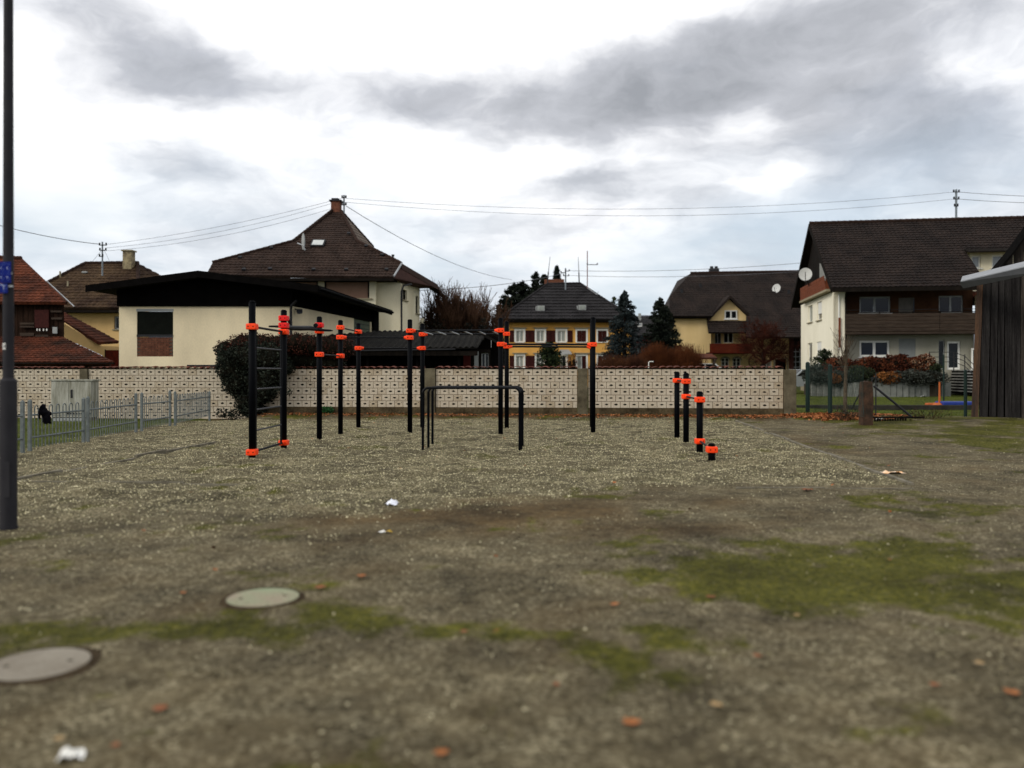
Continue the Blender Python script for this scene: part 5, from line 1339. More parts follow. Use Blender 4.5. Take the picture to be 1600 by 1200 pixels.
# plinth and steps
MB().prism([Q(.3, .95, 0), Q(.3, 12.5, 0), Q(.3, 12.5, 1.5), Q(.3, .95, 1.5)], e1 * .04).build('plinth', m_stone, t)
ts = thing('garden_steps', (26.8, 50, 0), 'grey concrete steps climbing to the glazed door of the white house', 'steps')
m_step = mat('grey_step_concrete', (.26, .26, .24), .9, (.14, .14, .13), 2)
for k in range(8):
    z1_ = .25 + (k + 1) * .18; d0_ = -3.0 + k * .42
    mbk = MB().prism([Q(7.4 + k * .03, d0_, z1_ - .07), Q(9.2 - k * .02, d0_, z1_ - .07), Q(9.2 - k * .02, 2.0, z1_ - .07), Q(7.4 + k * .03, 2.0, z1_ - .07)], Vector((0, 0, .07))); mbk.build('tread', m_step, ts)
    MB().prism([Q(7.45 + k * .03, d0_ + .06, z1_ - .18), Q(9.15, d0_ + .06, z1_ - .18), Q(9.15, 2.0, z1_ - .18), Q(7.45 + k * .03, 2.0, z1_ - .18)], Vector((0, 0, .108))).build('riser', m_black, ts)
tr = thing('stair_railing', Q(7.3, -2.8, .3), 'thin dark metal railing beside the steps of the white house', 'railing')
for a_, d_, zb_, zt_ in ((7.3, -2.9, .3, 1.9), (7.3, -1.2, 1.0, 2.6), (7.3, .6, 1.6, 2.8), (5.9, .6, 1.3, 2.8)):
    MB().cyl(Q(a_, d_, zb_), Q(a_, d_, zt_), .03, n=6).build('post', m_dkmetal, tr)
for dz in (0, -.3, -.6): MB().tube([Q(5.9, .6, 2.78 + dz), Q(7.3, .6, 2.78 + dz), Q(7.3, -1.2, 2.5 + dz), Q(7.3, -2.9, 1.85 + dz)], .022, 5).build('rail', m_dkmetal, tr)

# ------------------------------------------------------------------ grey wooden barn at the right edge
t = thing('grey_barn', (17, 26, 0), 'weathered grey wooden barn with a light metal lean-to roof at the right edge', 'barn')
A_ = P(1527, 0, 27.4); m_bd = [mat('barn_board', (.056, .047, .039), .95, (.011, .009, .008), 1.6, stretch=(7, 7, .35), fine=.35, fscale=20, bump=.5, bscale=12, spec=.06),
     mat('barn_board_dark', (.026, .024, .023), .95, (.008, .007, .007), 1.6, stretch=(7, 7, .35), fine=.35, fscale=20, bump=.5, bscale=12, spec=.06),
     mat('barn_board_brown', (.11, .060, .034), .95, (.032, .024, .020), 1.1, stretch=(7, 7, .3), fine=.35, fscale=20, bump=.5, bscale=12, spec=.06)]
bx, by = A_.x, 27.4; dx_, dy_ = Vector((1, -.62, 0)).normalized().x, Vector((1, -.62, 0)).normalized().y
def BQ(u, z, o=0.0): return Vector((bx + dx_ * u + dy_ * o * 1.0, by + dy_ * u - dx_ * o, z))
rr = random.Random(21); u = 0.0; k = 0
while u < 5.0:
    wdt = rr.uniform(.17, .25); zt = 4.75 + u * .16
    ou = rr.uniform(0, .02) + (.012 if k % 2 else 0)
    mb = MB(); sl_ = -.0 if u > .8 else -.18 * (1 - u / .8)
    b0, b1 = u + sl_ , u + wdt - .012 + sl_ * .8
    lo = rr.uniform(-.1, .08)
    mb.prism([BQ(b0, lo, ou), BQ(b1, lo + rr.uniform(-.04, .04), ou), BQ(u + wdt - .012, zt, ou), BQ(u, zt, ou)], BQ(0, 0, -.03) - BQ(0, 0, 0))
    mb.build('plank', m_bd[2] if rr.random() < .22 else (m_bd[1] if rr.random() < .4 else m_bd[0]), t)
    u += wdt; k += 1
MB().prism([BQ(.05, 0, -.05), BQ(5, 0, -.05), BQ(5, 5.4, -.05), BQ(.05, 4.6, -.05)], BQ(0, 0, -.12) - BQ(0, 0, 0)).build('frame_backing', m_black, t)
# lean-to roof
fr0, fr1 = P(1501, 440.5, 26.6), P(1650, 406.5, 21.8); dv = Vector((.62, 1, 0)).normalized() * .9 + Vector((0, 0, .24))
MB().prism([fr0, fr1, fr1 + dv, fr0 + dv], Vector((0, 0, .03))).build('metal_roof', mat('light_sheet_metal', (.24, .25, .27), .55, (.19, .20, .21), 2, spec=.4), t)
MB().prism([fr0 + Vector((.12, .05, -.20)), fr1 + Vector((0, .05, -.24)), fr1 + Vector((0, .05, -.005)), fr0 + Vector((0, .05, -.005))], Vector((.02, .06, 0))).build('fascia_board', mat('slate_fascia', (.050, .052, .055), .7, var=.2), t)
MB().prism([fr0 + Vector((.15, .13, -.08)), fr1 + Vector((0, .13, -.08)), fr1 + dv + Vector((0, .1, -.08)), fr0 + dv + Vector((.1, .1, -.08))], Vector((0, 0, .05))).build('roof_boarding', m_black, t)
# upper gable
u = 0.0; sx = P(1553, 0, 27.5); k = 0
while u < 3.6:
    px0 = 1553 + u * 40; x0_ = sx.x + u * .8; y0_ = 27.5 - u * .42
    def top(pp_): return 423 - (pp_ - 1553) * 1.15 if pp_ < 1575 else 398 - (pp_ - 1575) * 1.28
    zt0 = H + (580 - top(1553 + u / 1.12 * 49)) / F * y0_
    wdt = rr.uniform(.17, .22)
    zt1 = H + (580 - top(1553 + (u + wdt) / 1.12 * 49)) / F * (y0_ - .1)
    o_ = (k % 2) * .015
    MB().prism([Vector((x0_, y0_ - o_, 4.6)), Vector((x0_ + wdt * .8 - .01, y0_ - o_ - wdt * .42, 4.6)), Vector((x0_ + wdt * .8 - .01, y0_ - o_ - wdt * .42, zt1)), Vector((x0_, y0_ - o_, zt0))], Vector((.02, .04, 0))).build('plank', m_bd[0] if rr.random() < .6 else m_bd[1], t)
    u += wdt; k += 1
g_ = [(1551, 425), (1575, 397), (1600, 363), (1640, 308)]; gp = [Vector(P(a, b, 27.5 - (a - 1553) * .0095)) for a, b in g_]
for a, b in zip(gp[:-1], gp[1:]):
    MB().prism([a + Vector((0, -.3, -.06)), b + Vector((0, -.3, -.06)), b + Vector((.1, .35, -.02)), a + Vector((.1, .35, -.02))], Vector((0, 0, .10))).build('gable_roof', m_black, t)
# ------------------------------------------------------------------ calisthenics rig
m_post = mat('black_powder_coat', (0.0012, 0.0016, 0.0026), 0.6, var=.2, spec=.05)
m_bar = mat('dark_grip_bar', (0.004, 0.0045, 0.006), 0.55, var=.3, spec=.12)
m_or = mat('orange_plastic', (1.0, 0.065, 0.006), 0.45, (0.92, 0.05, 0.004), 20, spec=.25)
m_rd = mat('red_plastic', (0.80, 0.012, 0.010), 0.45, (0.70, 0.010, 0.008), 20, spec=.25)
def clamp_mesh(m):
    mb = MB().bbev((0, 0, .0), (.186, .186, .112), .022)
    mb.box((0, -.0935, 0), (.005, .004, .10))
    for sx_ in (-.045, .045): mb.cyl((sx_, -.090, 0), (sx_, -.0965, 0), .012, n=8, mi=1)
    me = bpy.data.meshes.new('clamp'); me.from_pydata(mb.v, [], mb.f); me.materials.append(m); me.materials.append(m_bar); me.polygons.foreach_set('material_index', mb.mi); me.update()
    return me
CLO, CLR = clamp_mesh(m_or), clamp_mesh(m_rd)
bs_ = MB().cyl((0.07, 0, 0), (.155, 0, 0), .056, .034, 12)
BOSS = bpy.data.meshes.new('bar_socket'); BOSS.from_pydata(bs_.v, [], bs_.f); BOSS.materials.append(m_or); BOSS.update()
def post_obj(t, px, top, bottom, r=.062):
    g = G(px, bottom); z1 = H + (580 - top) / F * g.y
    zz = float(gh(g.x, g.y))
    mb = MB().cyl((g.x, g.y, zz - .1), (g.x, g.y, z1 - .03), r, n=20).cyl((g.x, g.y, z1 - .03), (g.x, g.y, z1), r * 1.04, r * .6, 20)
    p = mb.build('post', m_post, t)
    for f_ in p.data.polygons: f_.use_smooth = len(f_.vertices) == 4
    return p, Vector((g.x, g.y, 0))
def clamp(post, base, z, toward=None, red=False, rz=0.0):
    if toward is not None: rz = math.atan2(toward.y - base.y, toward.x - base.x)
    c_ = bpy.data.objects.new('clamp', CLR if red else CLO); COL.objects.link(c_); c_.parent = post
    po = org(post); c_.location = Vector((base.x, base.y, z)) - po
    # collars sit square to the bar they hold
    c_.rotation_euler = (0, 0, rz * 0.25 if toward is None else (rz + math.pi / 2 if abs(math.sin(rz)) < .7 else rz) * 1.0)
    c_.rotation_euler = (0, 0, 0 if toward is None else 0.0)
    if toward is not None:
        b_ = bpy.data.objects.new('bar_socket', BOSS); COL.objects.link(b_); b_.parent = post
        b_.location = c_.location; b_.rotation_euler = (0, 0, rz)
def zat(py, y): return H + (580 - py) / F * y
PO = {1: (394, 470, 717), 2: (443.5, 484, 701), 3: (499, 494.5, 687.5), 4: (532, 500, 678), 5: (560, 505, 668.5), 6: (640.5, 499, 677), 7: (660, 505.5, 668.5),
      8: (782.2, 496.7, 678), 9: (791.8, 502, 669.5), 10: (926.7, 495.5, 677), 11: (925, 503, 668)}
t = thing('pull_up_rig', G(640, 680), 'tall black pull-up rig of eleven posts with orange clamps, high bars, ladder and monkey bars', 'exercise rig')
B = {}; PP = {}
for k, v in PO.items():
    p, b = post_obj(t, *v); PP[k] = p; B[k] = b
def bar(a, b, z, r=.019, name='bar', trim=.08, za=None):
    p, q = B[a].copy(), B[b].copy(); d = (q - p).normalized(); p = p + d * trim; q = q - d * trim
    p.z = z; q.z = z
    return MB().cyl(p, q, r, n=10).build(name, m_bar, t, smooth=False)
def link_bar(a, b, z, r=.019, red_a=False, red_b=False, boss=True, name='bar'):
    clamp(PP[a], B[a], z, B[b] if boss else None, red_a); clamp(PP[b], B[b], z, B[a] if boss else None, red_b)
    return bar(a, b, z, r, name)
# wall bars between the first two posts
z_top = zat(510.5, 15.2); link_bar(1, 2, z_top, .022); link_bar(1, 2, .125, .022)
d12 = (B[2] - B[1]).normalized()
for q in (B[1] + d12 * .20, B[2] - d12 * .20):
    MB().cyl((q.x, q.y, .11), (q.x, q.y, z_top), .022, n=8).build('ladder_stile', m_bar, t)
for k in range(6):
    z = .125 + (z_top - .125) * (k + 1) / 6.0
    if k == 5: continue
    p, q = B[1] + d12 * .20, B[2] - d12 * .20
    MB().cyl((p.x, p.y, z), (q.x, q.y, z), .0165, n=8).build('rung', mat('grey_rung', (.028, .030, .034), .5, var=.2, spec=.2), t)
for py in (497.5, 508.5): clamp(PP[2], B[2], zat(py, 17.2), None, True)
clamp(PP[3], B[3], zat(508, 19.35), None, True); clamp(PP[3], B[3], zat(517.5, 19.35), None, False)
wv = [P(420, 510, 17.1), P(428, 510, 17.15), P(441, 510.5, 17.15), P(455, 512.5, 17.6), P(470, 512.8, 18.1), P(484, 512.6, 18.7), P(494, 514.5, 19.1), P(505, 516, 19.2), P(516, 516.5, 19.25), P(520, 516.6, 19.25)]
MB().tube(wv, [.018, .022, .028, .052, .056, .056, .042, .030, .024, .012], 8).build('grip_bar', m_bar, t)
MB().cyl(P(494, 508, 19.2), P(493, 508.5, 18.95), .05, n=10).build('grip_knob', m_bar, t)
MB().cyl(P(451, 500, 17.25), P(453, 506, 17.3), .03, n=8).build('grip_knob', m_bar, t)
link_bar(3, 4, zat(553.8, 19.35)); link_bar(4, 5, zat(511.7, 21.2)); link_bar(4, 6, zat(527, 21.2)); link_bar(5, 7, zat(544, 23.5))
# monkey bars
zm = zat(516.5, 21.3); link_bar(6, 8, zm, .024, name='rail'); link_bar(7, 9, zm, .024, name='rail')
for k in range(6):
    f_ = (k + .8) / 6.4; p = B[6].lerp(B[8], f_); q = B[7].lerp(B[9], f_)
    MB().cyl((p.x, p.y, zm - .01), (q.x, q.y, zm - .01), .017, n=8).build('rung', mat('worn_steel_rung', (.30, .32, .34), .4, var=.3, spec=.5), t)
zs = zat(538, 21.3); link_bar(8, 10, zs, .026, name='rail'); link_bar(9, 11, zs, .026, name='rail')

t = thing('stepped_posts', G(1085, 700), 'four low black posts of descending height with orange clamps and short push-up bars', 'exercise posts')
LO = {1: (1057.7, 580.5, 682.5), 2: (1072, 582.5, 692), 3: (1093.3, 611.5, 705.5), 4: (1112, 692.5, 720.5)}
for k, v in LO.items(): PP[k], B[k] = post_obj(t, *v, r=.064)
for a, b, pya, ya in ((1, 2, 594.5, 20.3), (2, 3, 619.5, 18.6), (3, 4, 689, 16.6)): link_bar(a, b, zat(pya, ya))

# dip bars: three separate frames
lab = ('black parallel dip bar frame nearest the camera', 'black dip bar frame in the middle of the three', 'black dip bar frame farthest back, nearest the wall')
for (y_, xl, xr), lb in zip(((16.8, -1.80, .155), (17.27, -1.735, .19), (17.95, -1.715, .225)), lab):
    t = thing('dip_bar', ((xl + xr) / 2, y_, 0), lb, 'dip bar', 'parallel dip bars'); zt = 1.262; r_ = .11
    def arc(cx, s_):
        return [Vector((cx + s_ * math.sin(a) * -r_ + s_ * 0, y_, zt - r_ + r_ * math.cos(a))) for a in [math.pi / 2 * k / 6 for k in range(7)]]
    left = [Vector((xl, y_, zt - r_ - .0))] + [Vector((xl + r_ - r_ * math.cos(a), y_, zt - r_ + r_ * math.sin(a))) for a in [math.pi / 2 * k / 6 for k in range(1, 7)]]
    right = [Vector((xr - r_ + r_ * math.sin(a), y_, zt - r_ + r_ * math.cos(a))) for a in [math.pi / 2 * k / 6 for k in range(7)]]
    MB().tube(left + right, .026, 12).build('top_rail', m_bar, t, smooth=True)
    for x_ in (xl, xr): MB().cyl((x_, y_, -.1), (x_, y_, zt - r_ + .001), .0265, n=12).build('leg', m_post, t, smooth=False)

# ------------------------------------------------------------------ street lamp
t = thing('street_lamp', (-5.13, 8.5, 0), 'tall dark grey lamp post with thicker lower sleeve at the left edge', 'street lamp')
m_lamp = mat('dark_grey_lamp_paint', (.030, .029, .032), .7, (.022, .021, .024), 3, spec=.08)
c_ = Vector((-5.145, 8.5, 0))
MB().cyl(c_ + Vector((0, 0, -.1)), c_ + Vector((0, 0, 1.505)), .080, n=28).cyl(c_ + Vector((0, 0, 1.505)), c_ + Vector((0, 0, 1.53)), .080, .055, 28).build('sleeve', m_lamp, t, smooth=False)
MB().cyl(c_ + Vector((0, 0, 1.5)), c_ + Vector((0, 0, 7.0)), .052, .040, n=24).build('pole', m_lamp, t)
MB().cyl(c_ + Vector((0, 0, -.02)), c_ + Vector((0, 0, .02)), .088, n=28).build('base_collar', m_lamp, t)
MB().box(c_ + Vector((.028, -.0775, .50)), (.06, .008, .36)).build('service_door', m_lamp, t)
MB().tube([c_ + Vector((0, 0, 7.0)), c_ + Vector((0, 0, 7.2)), c_ + Vector((.4, .1, 7.35)), c_ + Vector((.7, .15, 7.35))], .04, 8).build('arm', m_lamp, t)
MB().bbev(c_ + Vector((.95, .2, 7.33)), (.6, .25, .14), .05).build('lamp_head', m_lamp, t)
m_bl = mat('blue_plate', (.001, .010, .16), .6, (.001, .007, .12), 20, spec=.1)
m_wh = mat('white_lettering', (.42, .48, .66), .6, var=.15, scale=30)
def textobj(s_, size, loc, m, parent, name='lettering'):
    cu = bpy.data.curves.new(name, 'FONT'); cu.body = s_; cu.size = size; cu.align_x = 'CENTER'; cu.align_y = 'CENTER'; cu.extrude = .0006; cu.resolution_u = 2
    tmp = bpy.data.objects.new(name, cu); COL.objects.link(tmp)
    dg = bpy.context.evaluated_depsgraph_get(); me_ = bpy.data.meshes.new_from_object(tmp.evaluated_get(dg)); bpy.data.objects.remove(tmp)
    me_.materials.clear(); me_.transform(Matrix.Rotation(math.pi / 2, 4, 'X'))
    return link(name, me_, m, parent, Vector(loc))
yp = 8.5 - .062
def pp_(px, py, dy=0.0):      # a point on the plate's plane
    return P(px, py, yp - dy)
tp = thing('utility_plate', pp_(8, 426), 'blue plate with four white T marks, upper one fixed on the lamp post', 'sign', 'blue utility plates on the lamp post')
MB().bbox(pp_(-1.5, 442, 0), pp_(17.3, 409, 0) + Vector((0, -.008, 0))).build('plate', m_bl, tp)
MB().box(c_ + Vector((0, -.05, zat(428, 8.5))), (.13, .02, .02)).build('bracket', m_zinc, tp)
for x_, y_ in ((1.6, 419.5), (11.3, 419.5), (1.6, 434), (11.3, 434)):
    textobj('T', .034, pp_(x_, y_, .0095), m_wh, tp)
    for dx_, dy_, w_ in ((3.6, .6, 3.0), (2.2, 3.4, 2.2)):
        MB().bbox(pp_(x_ + dx_ - w_ / 2, y_ + dy_ + .55, .009), pp_(x_ + dx_ + w_ / 2, y_ + dy_ - .25, .011)).build('small_print', mat('faded_print', (.05, .09, .35), .6, var=.2), tp)
for x0, x1, y_ in ((3.5, 9.5, 410.7), (1, 5, 413.2), (11, 15, 413.2), (1, 5, 427.5), (11, 15, 427.5), (6.4, 7.6, 413.5)):
    MB().bbox(pp_(x0, y_ + .5, .009), pp_(x1, y_ - .2, .011)).build('small_print', MATS['faded_print'], tp)
tp = thing('utility_plate', pp_(5, 450), 'narrower blue plate with one large white T, just below the four-mark plate', 'sign', 'blue utility plates on the lamp post')
MB().bbox(pp_(-1.5, 458, 0), pp_(12.3, 443.2, 0) + Vector((0, -.008, 0))).build('plate', m_bl, tp)
textobj('T', .058, pp_(5.6, 449.6, .0095), m_wh, tp)
for x0, x1, y_ in ((0, 4.2, 444.4), (5.6, 11, 445.2), (8, 11.6, 450.4), (4.5, 8.6, 454.6)):
    MB().bbox(pp_(x0, y_ + .9, .009), pp_(x1, y_ - .2, .011)).build('small_print', m_wh if y_ < 445 else MATS['faded_print'], tp)
MB().box(c_ + Vector((.02, -.05, zat(448, 8.5))), (.11, .02, .018)).build('bracket', m_zinc, tp)
ty = thing('number_sticker', P(6.5, 541, 8.44), 'little white sticker with a black figure 4 on the lamp post', 'sticker')
MB().bbox(P(4.4, 546, 8.448), P(8.8, 536, 8.448) + Vector((0, -.003, 0))).build('sticker', m_trim, ty)
textobj('4', .045, P(6.6, 541.2, 8.443), m_black, ty)

# ------------------------------------------------------------------ bow top railing
m_rl = mat('grey_green_railing_paint', (.145, .165, .160), .65, (.085, .098, .095), 9, spec=.3)
fp = [(-9.58, 14.3, -9.62, 16.35), (-9.62, 16.6, -9.64, 18.72), (-9.66, 18.95, -9.90, 21.9), (-9.90, 22.25, -9.93, 24.15), (-9.94, 24.55, -10.40, 28.6)]
fl = ('bow-topped grey railing section half hidden behind the lamp post', 'bow-topped grey railing section with the black garment on it', 'bow-topped grey railing section right in front of the electrical cabinet corner',
      'short bow-topped grey railing section between the two rear post pairs', 'farthest bow-topped grey railing section ending at the block wall')
for (xa, ya, xb, yb_), lb in zip(fp, fl):
    A_, B_ = Vector((xa, ya, 0)), Vector((xb, yb_, 0)); L = (B_ - A_).length; d = (B_ - A_) / L
    t = thing('railing_section', A_, lb, 'railing', 'grey railing along the lawn')
    for q in (A_, B_):
        zg = float(gh(q.x, q.y))
        MB().bbev((q.x, q.y, zg + .46), (.065, .065, 1.10), .008, math.atan2(d.y, d.x)).cyl((q.x, q.y, zg + 1.0), (q.x, q.y, zg + 1.035), .04, .015, 8).build('post', m_rl, t)
    for z in (.27, .72): MB().cyl(A_ + Vector((0, 0, z)), B_ + Vector((0, 0, z)), .020, n=8).build('rail', m_rl, t)
    nh = max(2, int((L - .2) / .262))
    for k in range(nh):
        s0_ = .12 + (L - .24) * (k + .18) / nh; s1_ = s0_ + .13; r_ = .065; cm = A_ + d * (s0_ + .065)
        pth = [A_ + d * s0_ + Vector((0, 0, .06)), A_ + d * s0_ + Vector((0, 0, .84))] + [cm - d * r_ * math.cos(a) + Vector((0, 0, .84 + r_ * math.sin(a))) for a in [math.pi * j / 6 for j in range(1, 6)]] + [A_ + d * s1_ + Vector((0, 0, .84)), A_ + d * s1_ + Vector((0, 0, .06))]
        MB().tube(pth, .0115, 5).build('hoop', m_rl, t)
# garment
t = thing('black_garment', P(70, 660, 16.95), 'limp black garment draped over the grey railing', 'clothing')
mb = MB(); rings = []; prof_ = [(632.5, 67.2, 1.2), (634, 67, 5.5), (637.5, 66.6, 9.5), (641, 67.3, 13.5), (645, 69.6, 18.5), (646.6, 72, 17), (649, 71.6, 13), (653, 72.6, 12.5), (658, 73.8, 12.6), (661.5, 74.2, 11.5)]
for py, cx, w_ in prof_:
    c0 = P(cx, py, 17.0); hw = w_ / 2 / F * 17
    rings.append([c0 + Vector((math.cos(a) * hw * (1 + .08 * math.sin(3 * a + py)), math.sin(a) * (.05 + .03 * math.cos(a * 3 + py * .7)), .02 * math.sin(a * 5 + cx))) for a in [2 * math.pi * k / 16 for k in range(16)]])
vs = [v for r_ in rings for v in r_]
mb.add(vs, [(i + 16 * j, (i + 1) % 16 + 16 * j, (i + 1) % 16 + 16 * (j + 1), i + 16 * (j + 1)) for j in range(len(rings) - 1) for i in range(16)] + [tuple(range(16)), tuple(range(16 * (len(rings) - 1), 16 * len(rings)))])
m_cl = mat('black_cloth', (.006, .006, .008), .95, var=.3, spec=.03)
mb.build('cloth', m_cl, t, smooth=True)
MB().tube([P(62, 642, 16.9), P(61.2, 648, 16.9), P(62.5, 655, 16.9)], [.028, .022, .014], 6).build('sleeve', m_cl, t)
MB().tube([P(76, 643, 16.95), P(79.5, 645.5, 16.9), P(77, 648, 16.9)], [.02, .016, .012], 6).build('strap', m_cl, t)

# ------------------------------------------------------------------ electrical cabinet
t = thing('electrical_cabinet', (-14.3, 27, -.13), 'weathered pale grey two-door electrical cabinet standing on the lawn', 'cabinet')
m_cab = mat('stained_cabinet_plastic', (.38, .375, .32), .8, (.15, .145, .105), 2.2, stretch=(3, 3, .5), fine=.1, spec=.15)
ya = 27.0; a, b = P(80, 654, ya), P(143.5, 595, ya); zb_ = float(gh(a.x, 27.2))
MB().bbox((a.x, ya, zb_ + .12), (b.x, ya + .45, b.z)).build('cabinet_body', m_cab, t)
MB().bbox((a.x - .04, ya - .04, b.z), (b.x + .04, ya + .5, b.z + .045)).build('cabinet_lid', m_cab, t)
xm = P(107.5, 0, ya).x
for x0, x1 in ((a.x + .02, xm - .006), (xm + .006, b.x - .02)):
    MB().bbox((x0, ya - .02, zb_ + .2), (x1, ya - .001, b.z - .03)).build('door', m_cab, t)
MB().bbox((xm + .08, ya - .045, zb_ + .75), (xm + .13, ya - .021, zb_ + 1.02)).build('door_handle', m_dkmetal, t)
MB().bbox((a.x + .02, ya + .05, -.4), (b.x - .02, ya + .4, zb_ + .12)).build('plinth', m_concd, t)
for k in range(9):
    x0 = xm - .05 + k * .09; MB().bbox((x0, ya - .03, zb_ + .22), (x0 + .06, ya - .021, zb_ + .27)).build('vent_slot', m_dkmetal, t)
MB().bbox((xm - .35, ya - .33, zb_ - .02), (b.x - .1, ya - .12, zb_ + .10)).build('kerb_block', m_trimg, t)

# ------------------------------------------------------------------ manhole covers
m_mh = mat('lichened_concrete_cover', (.22, .26, .155), .9, (.25, .205, .145), 3.2, bump=.3, bscale=50, fine=.15)
m_mh2 = mat('brown_concrete_cover', (.24, .215, .17), .9, (.17, .145, .11), 3.0, bump=.3, bscale=50, fine=.15)
for (px, py, r_, m_, lb) in ((411, 936, .248, m_mh, 'round concrete manhole cover with green lichen, the one farther from the camera'), (60, 1040.5, .258, m_mh2, 'round brownish concrete manhole cover at the lower left edge')):
    g = G(px, py); t = thing('manhole_cover', g, lb, 'manhole cover', 'round manhole covers')
    MB().cyl(g + Vector((0, 0, -.05)), g + Vector((0, 0, .014)), r_, r_ * .99, 40).build('lid', m_, t)
    for a in (0.3, 0.3 + math.pi): MB().cyl(g + Vector((math.cos(a) * r_ * .6, math.sin(a) * r_ * .6, .010)), g + Vector((math.cos(a) * r_ * .6, math.sin(a) * r_ * .6, .0155)), .014, n=10).build('lifting_hole', m_hole, t)
    mb = MB(); k = 72; Rm = random.Random(int(px)); w0 = .05
    for i in range(k):
        a0, a1 = 2 * math.pi * i / k, 2 * math.pi * (i + 1) / k; w1 = min(.075, max(.02, w0 + Rm.uniform(-.012, .012)))
        if i == k - 1: w1 = .05
        mb.prism([g + Vector((math.cos(a) * q, math.sin(a) * q, zq)) for a, q, zq in ((a0, r_ + .002, .007), (a1, r_ + .002, .007), (a1, r_ + w1, -.004), (a0, r_ + w0, -.004))], (0, 0, .008)); w0 = w1
    mb.build('soil_rim', mat('dark_soil', (.060, .043, .025), .95, (.030, .021, .012), 14, bump=.8, bscale=60, spec=.04), t)

# ------------------------------------------------------------------ litter and leaves
def crumple(name, px, py, w_, d_, h_, m, label, cat='litter', rz=0, seed=1, group=None):
    R = random.Random(seed); g = G(px, py); z0_ = float(gh(g.x, g.y)); mb = MB(); nx_, ny_ = 7, 5; vs = []
    c2_, s2_ = math.cos(rz), math.sin(rz)
    for j in range(ny_):
        for i in range(nx_):
            u_, v_ = (i / (nx_ - 1) - .5), (j / (ny_ - 1) - .5)
            x_ = u_ * w_ * R.uniform(.85, 1.1); y_ = v_ * d_ * R.uniform(.8, 1.15)
            vs.append((g.x + x_ * c2_ - y_ * s2_, g.y + x_ * s2_ + y_ * c2_, z0_ + .008 + abs(R.gauss(0, .5)) * h_ * (1 - (2 * abs(u_)) ** 2 * .6)))
    lo = [(a_, b_, c_ - .003) for a_, b_, c_ in vs]
    f_ = [(j * nx_ + i, j * nx_ + i + 1, (j + 1) * nx_ + i + 1, (j + 1) * nx_ + i) for j in range(ny_ - 1) for i in range(nx_ - 1)]
    mb.add(vs, f_)
    o = mb.build(name, m, None, origin=Vector((g.x, g.y, z0_))); tag(o, label, cat, group); return o
m_pap = mat('white_paper', (.80, .82, .90), .7, var=.06, scale=20)
crumple('paper_scrap', 611.5, 789, .15, .11, .07, m_pap, 'crumpled white paper scrap lying on the brown patch', rz=-.3, seed=3)
wrap1 = crumple('snack_wrapper', 600, 832, .10, .04, .02, m_trim, 'small white snack wrapper with a yellow end on the bare ground', seed=4)
o = crumple('paper_tissue', 112, 1182, .10, .10, .03, m_trim, 'pale crumpled tissue at the bottom left corner', seed=5, rz=.4)
m_wrp = mat('orange_white_wrapper', (.86, .80, .68), .6, (.80, .34, .06), 9, spec=.3)
crumple('food_wrapper', 1393.5, 739.5, .36, .18, .045, m_wrp, 'flat orange and white food wrapper lying beside the gravel bed kerb', seed=6)
crumple('plastic_bag', 1375, 660.5, .35, .20, .10, mat('dirty_white_plastic', (.42, .42, .38), .6, var=.2), 'dirty white plastic bag at the foot of the sandstone gate post', seed=7)
wrap2 = crumple('foil_end', 608, 831.5, .07, .04, .02, mat('yellow_foil', (.55, .35, .03), .5, var=.2), None, None, seed=8)
wrap2.parent = wrap1; wrap2.location = wrap2.location - wrap1.location
R_ = random.Random(12)
def leaf(px, py, s_, label, col):
    g = G(px, py); z0_ = float(gh(g.x, g.y)); rz = R_.uniform(0, 6.28); mb = MB(); vs = [Vector((0, 0, .004))]
    out = [(.5, 0), (.36, .16), (.40, .34), (.14, .26), (0, .44), (-.14, .26), (-.36, .30), (-.30, .08), (-.5, 0), (-.30, -.10), (-.36, -.30), (-.14, -.26), (0, -.42), (.16, -.26), (.40, -.32), (.34, -.14)]
    for a, b in out: vs.append(Vector((a * s_ * math.cos(rz) - b * s_ * math.sin(rz), a * s_ * math.sin(rz) + b * s_ * math.cos(rz), .008 + s_ * .35 * R_.uniform(0, .5) * (a * a + b * b) * 3)))
    vs = [v + Vector((g.x, g.y, z0_ + .012)) for v in vs]; k = len(out)
    mb.add(vs, [(0, i + 1, (i + 1) % k + 1) for i in range(k)])
    return tag(mb.build('fallen_leaf', col, None, origin=Vector((g.x, g.y, z0_ + .01))), label, 'leaf', 'single fallen leaves')
m_l1 = mat('orange_leaf', (.34, .12, .035), .8, (.20, .07, .02), 30); m_l2 = mat('brown_leaf', (.26, .09, .035), .8, (.14, .05, .02), 30); m_l3 = mat('tan_leaf', (.36, .24, .11), .8, var=.3, scale=30)
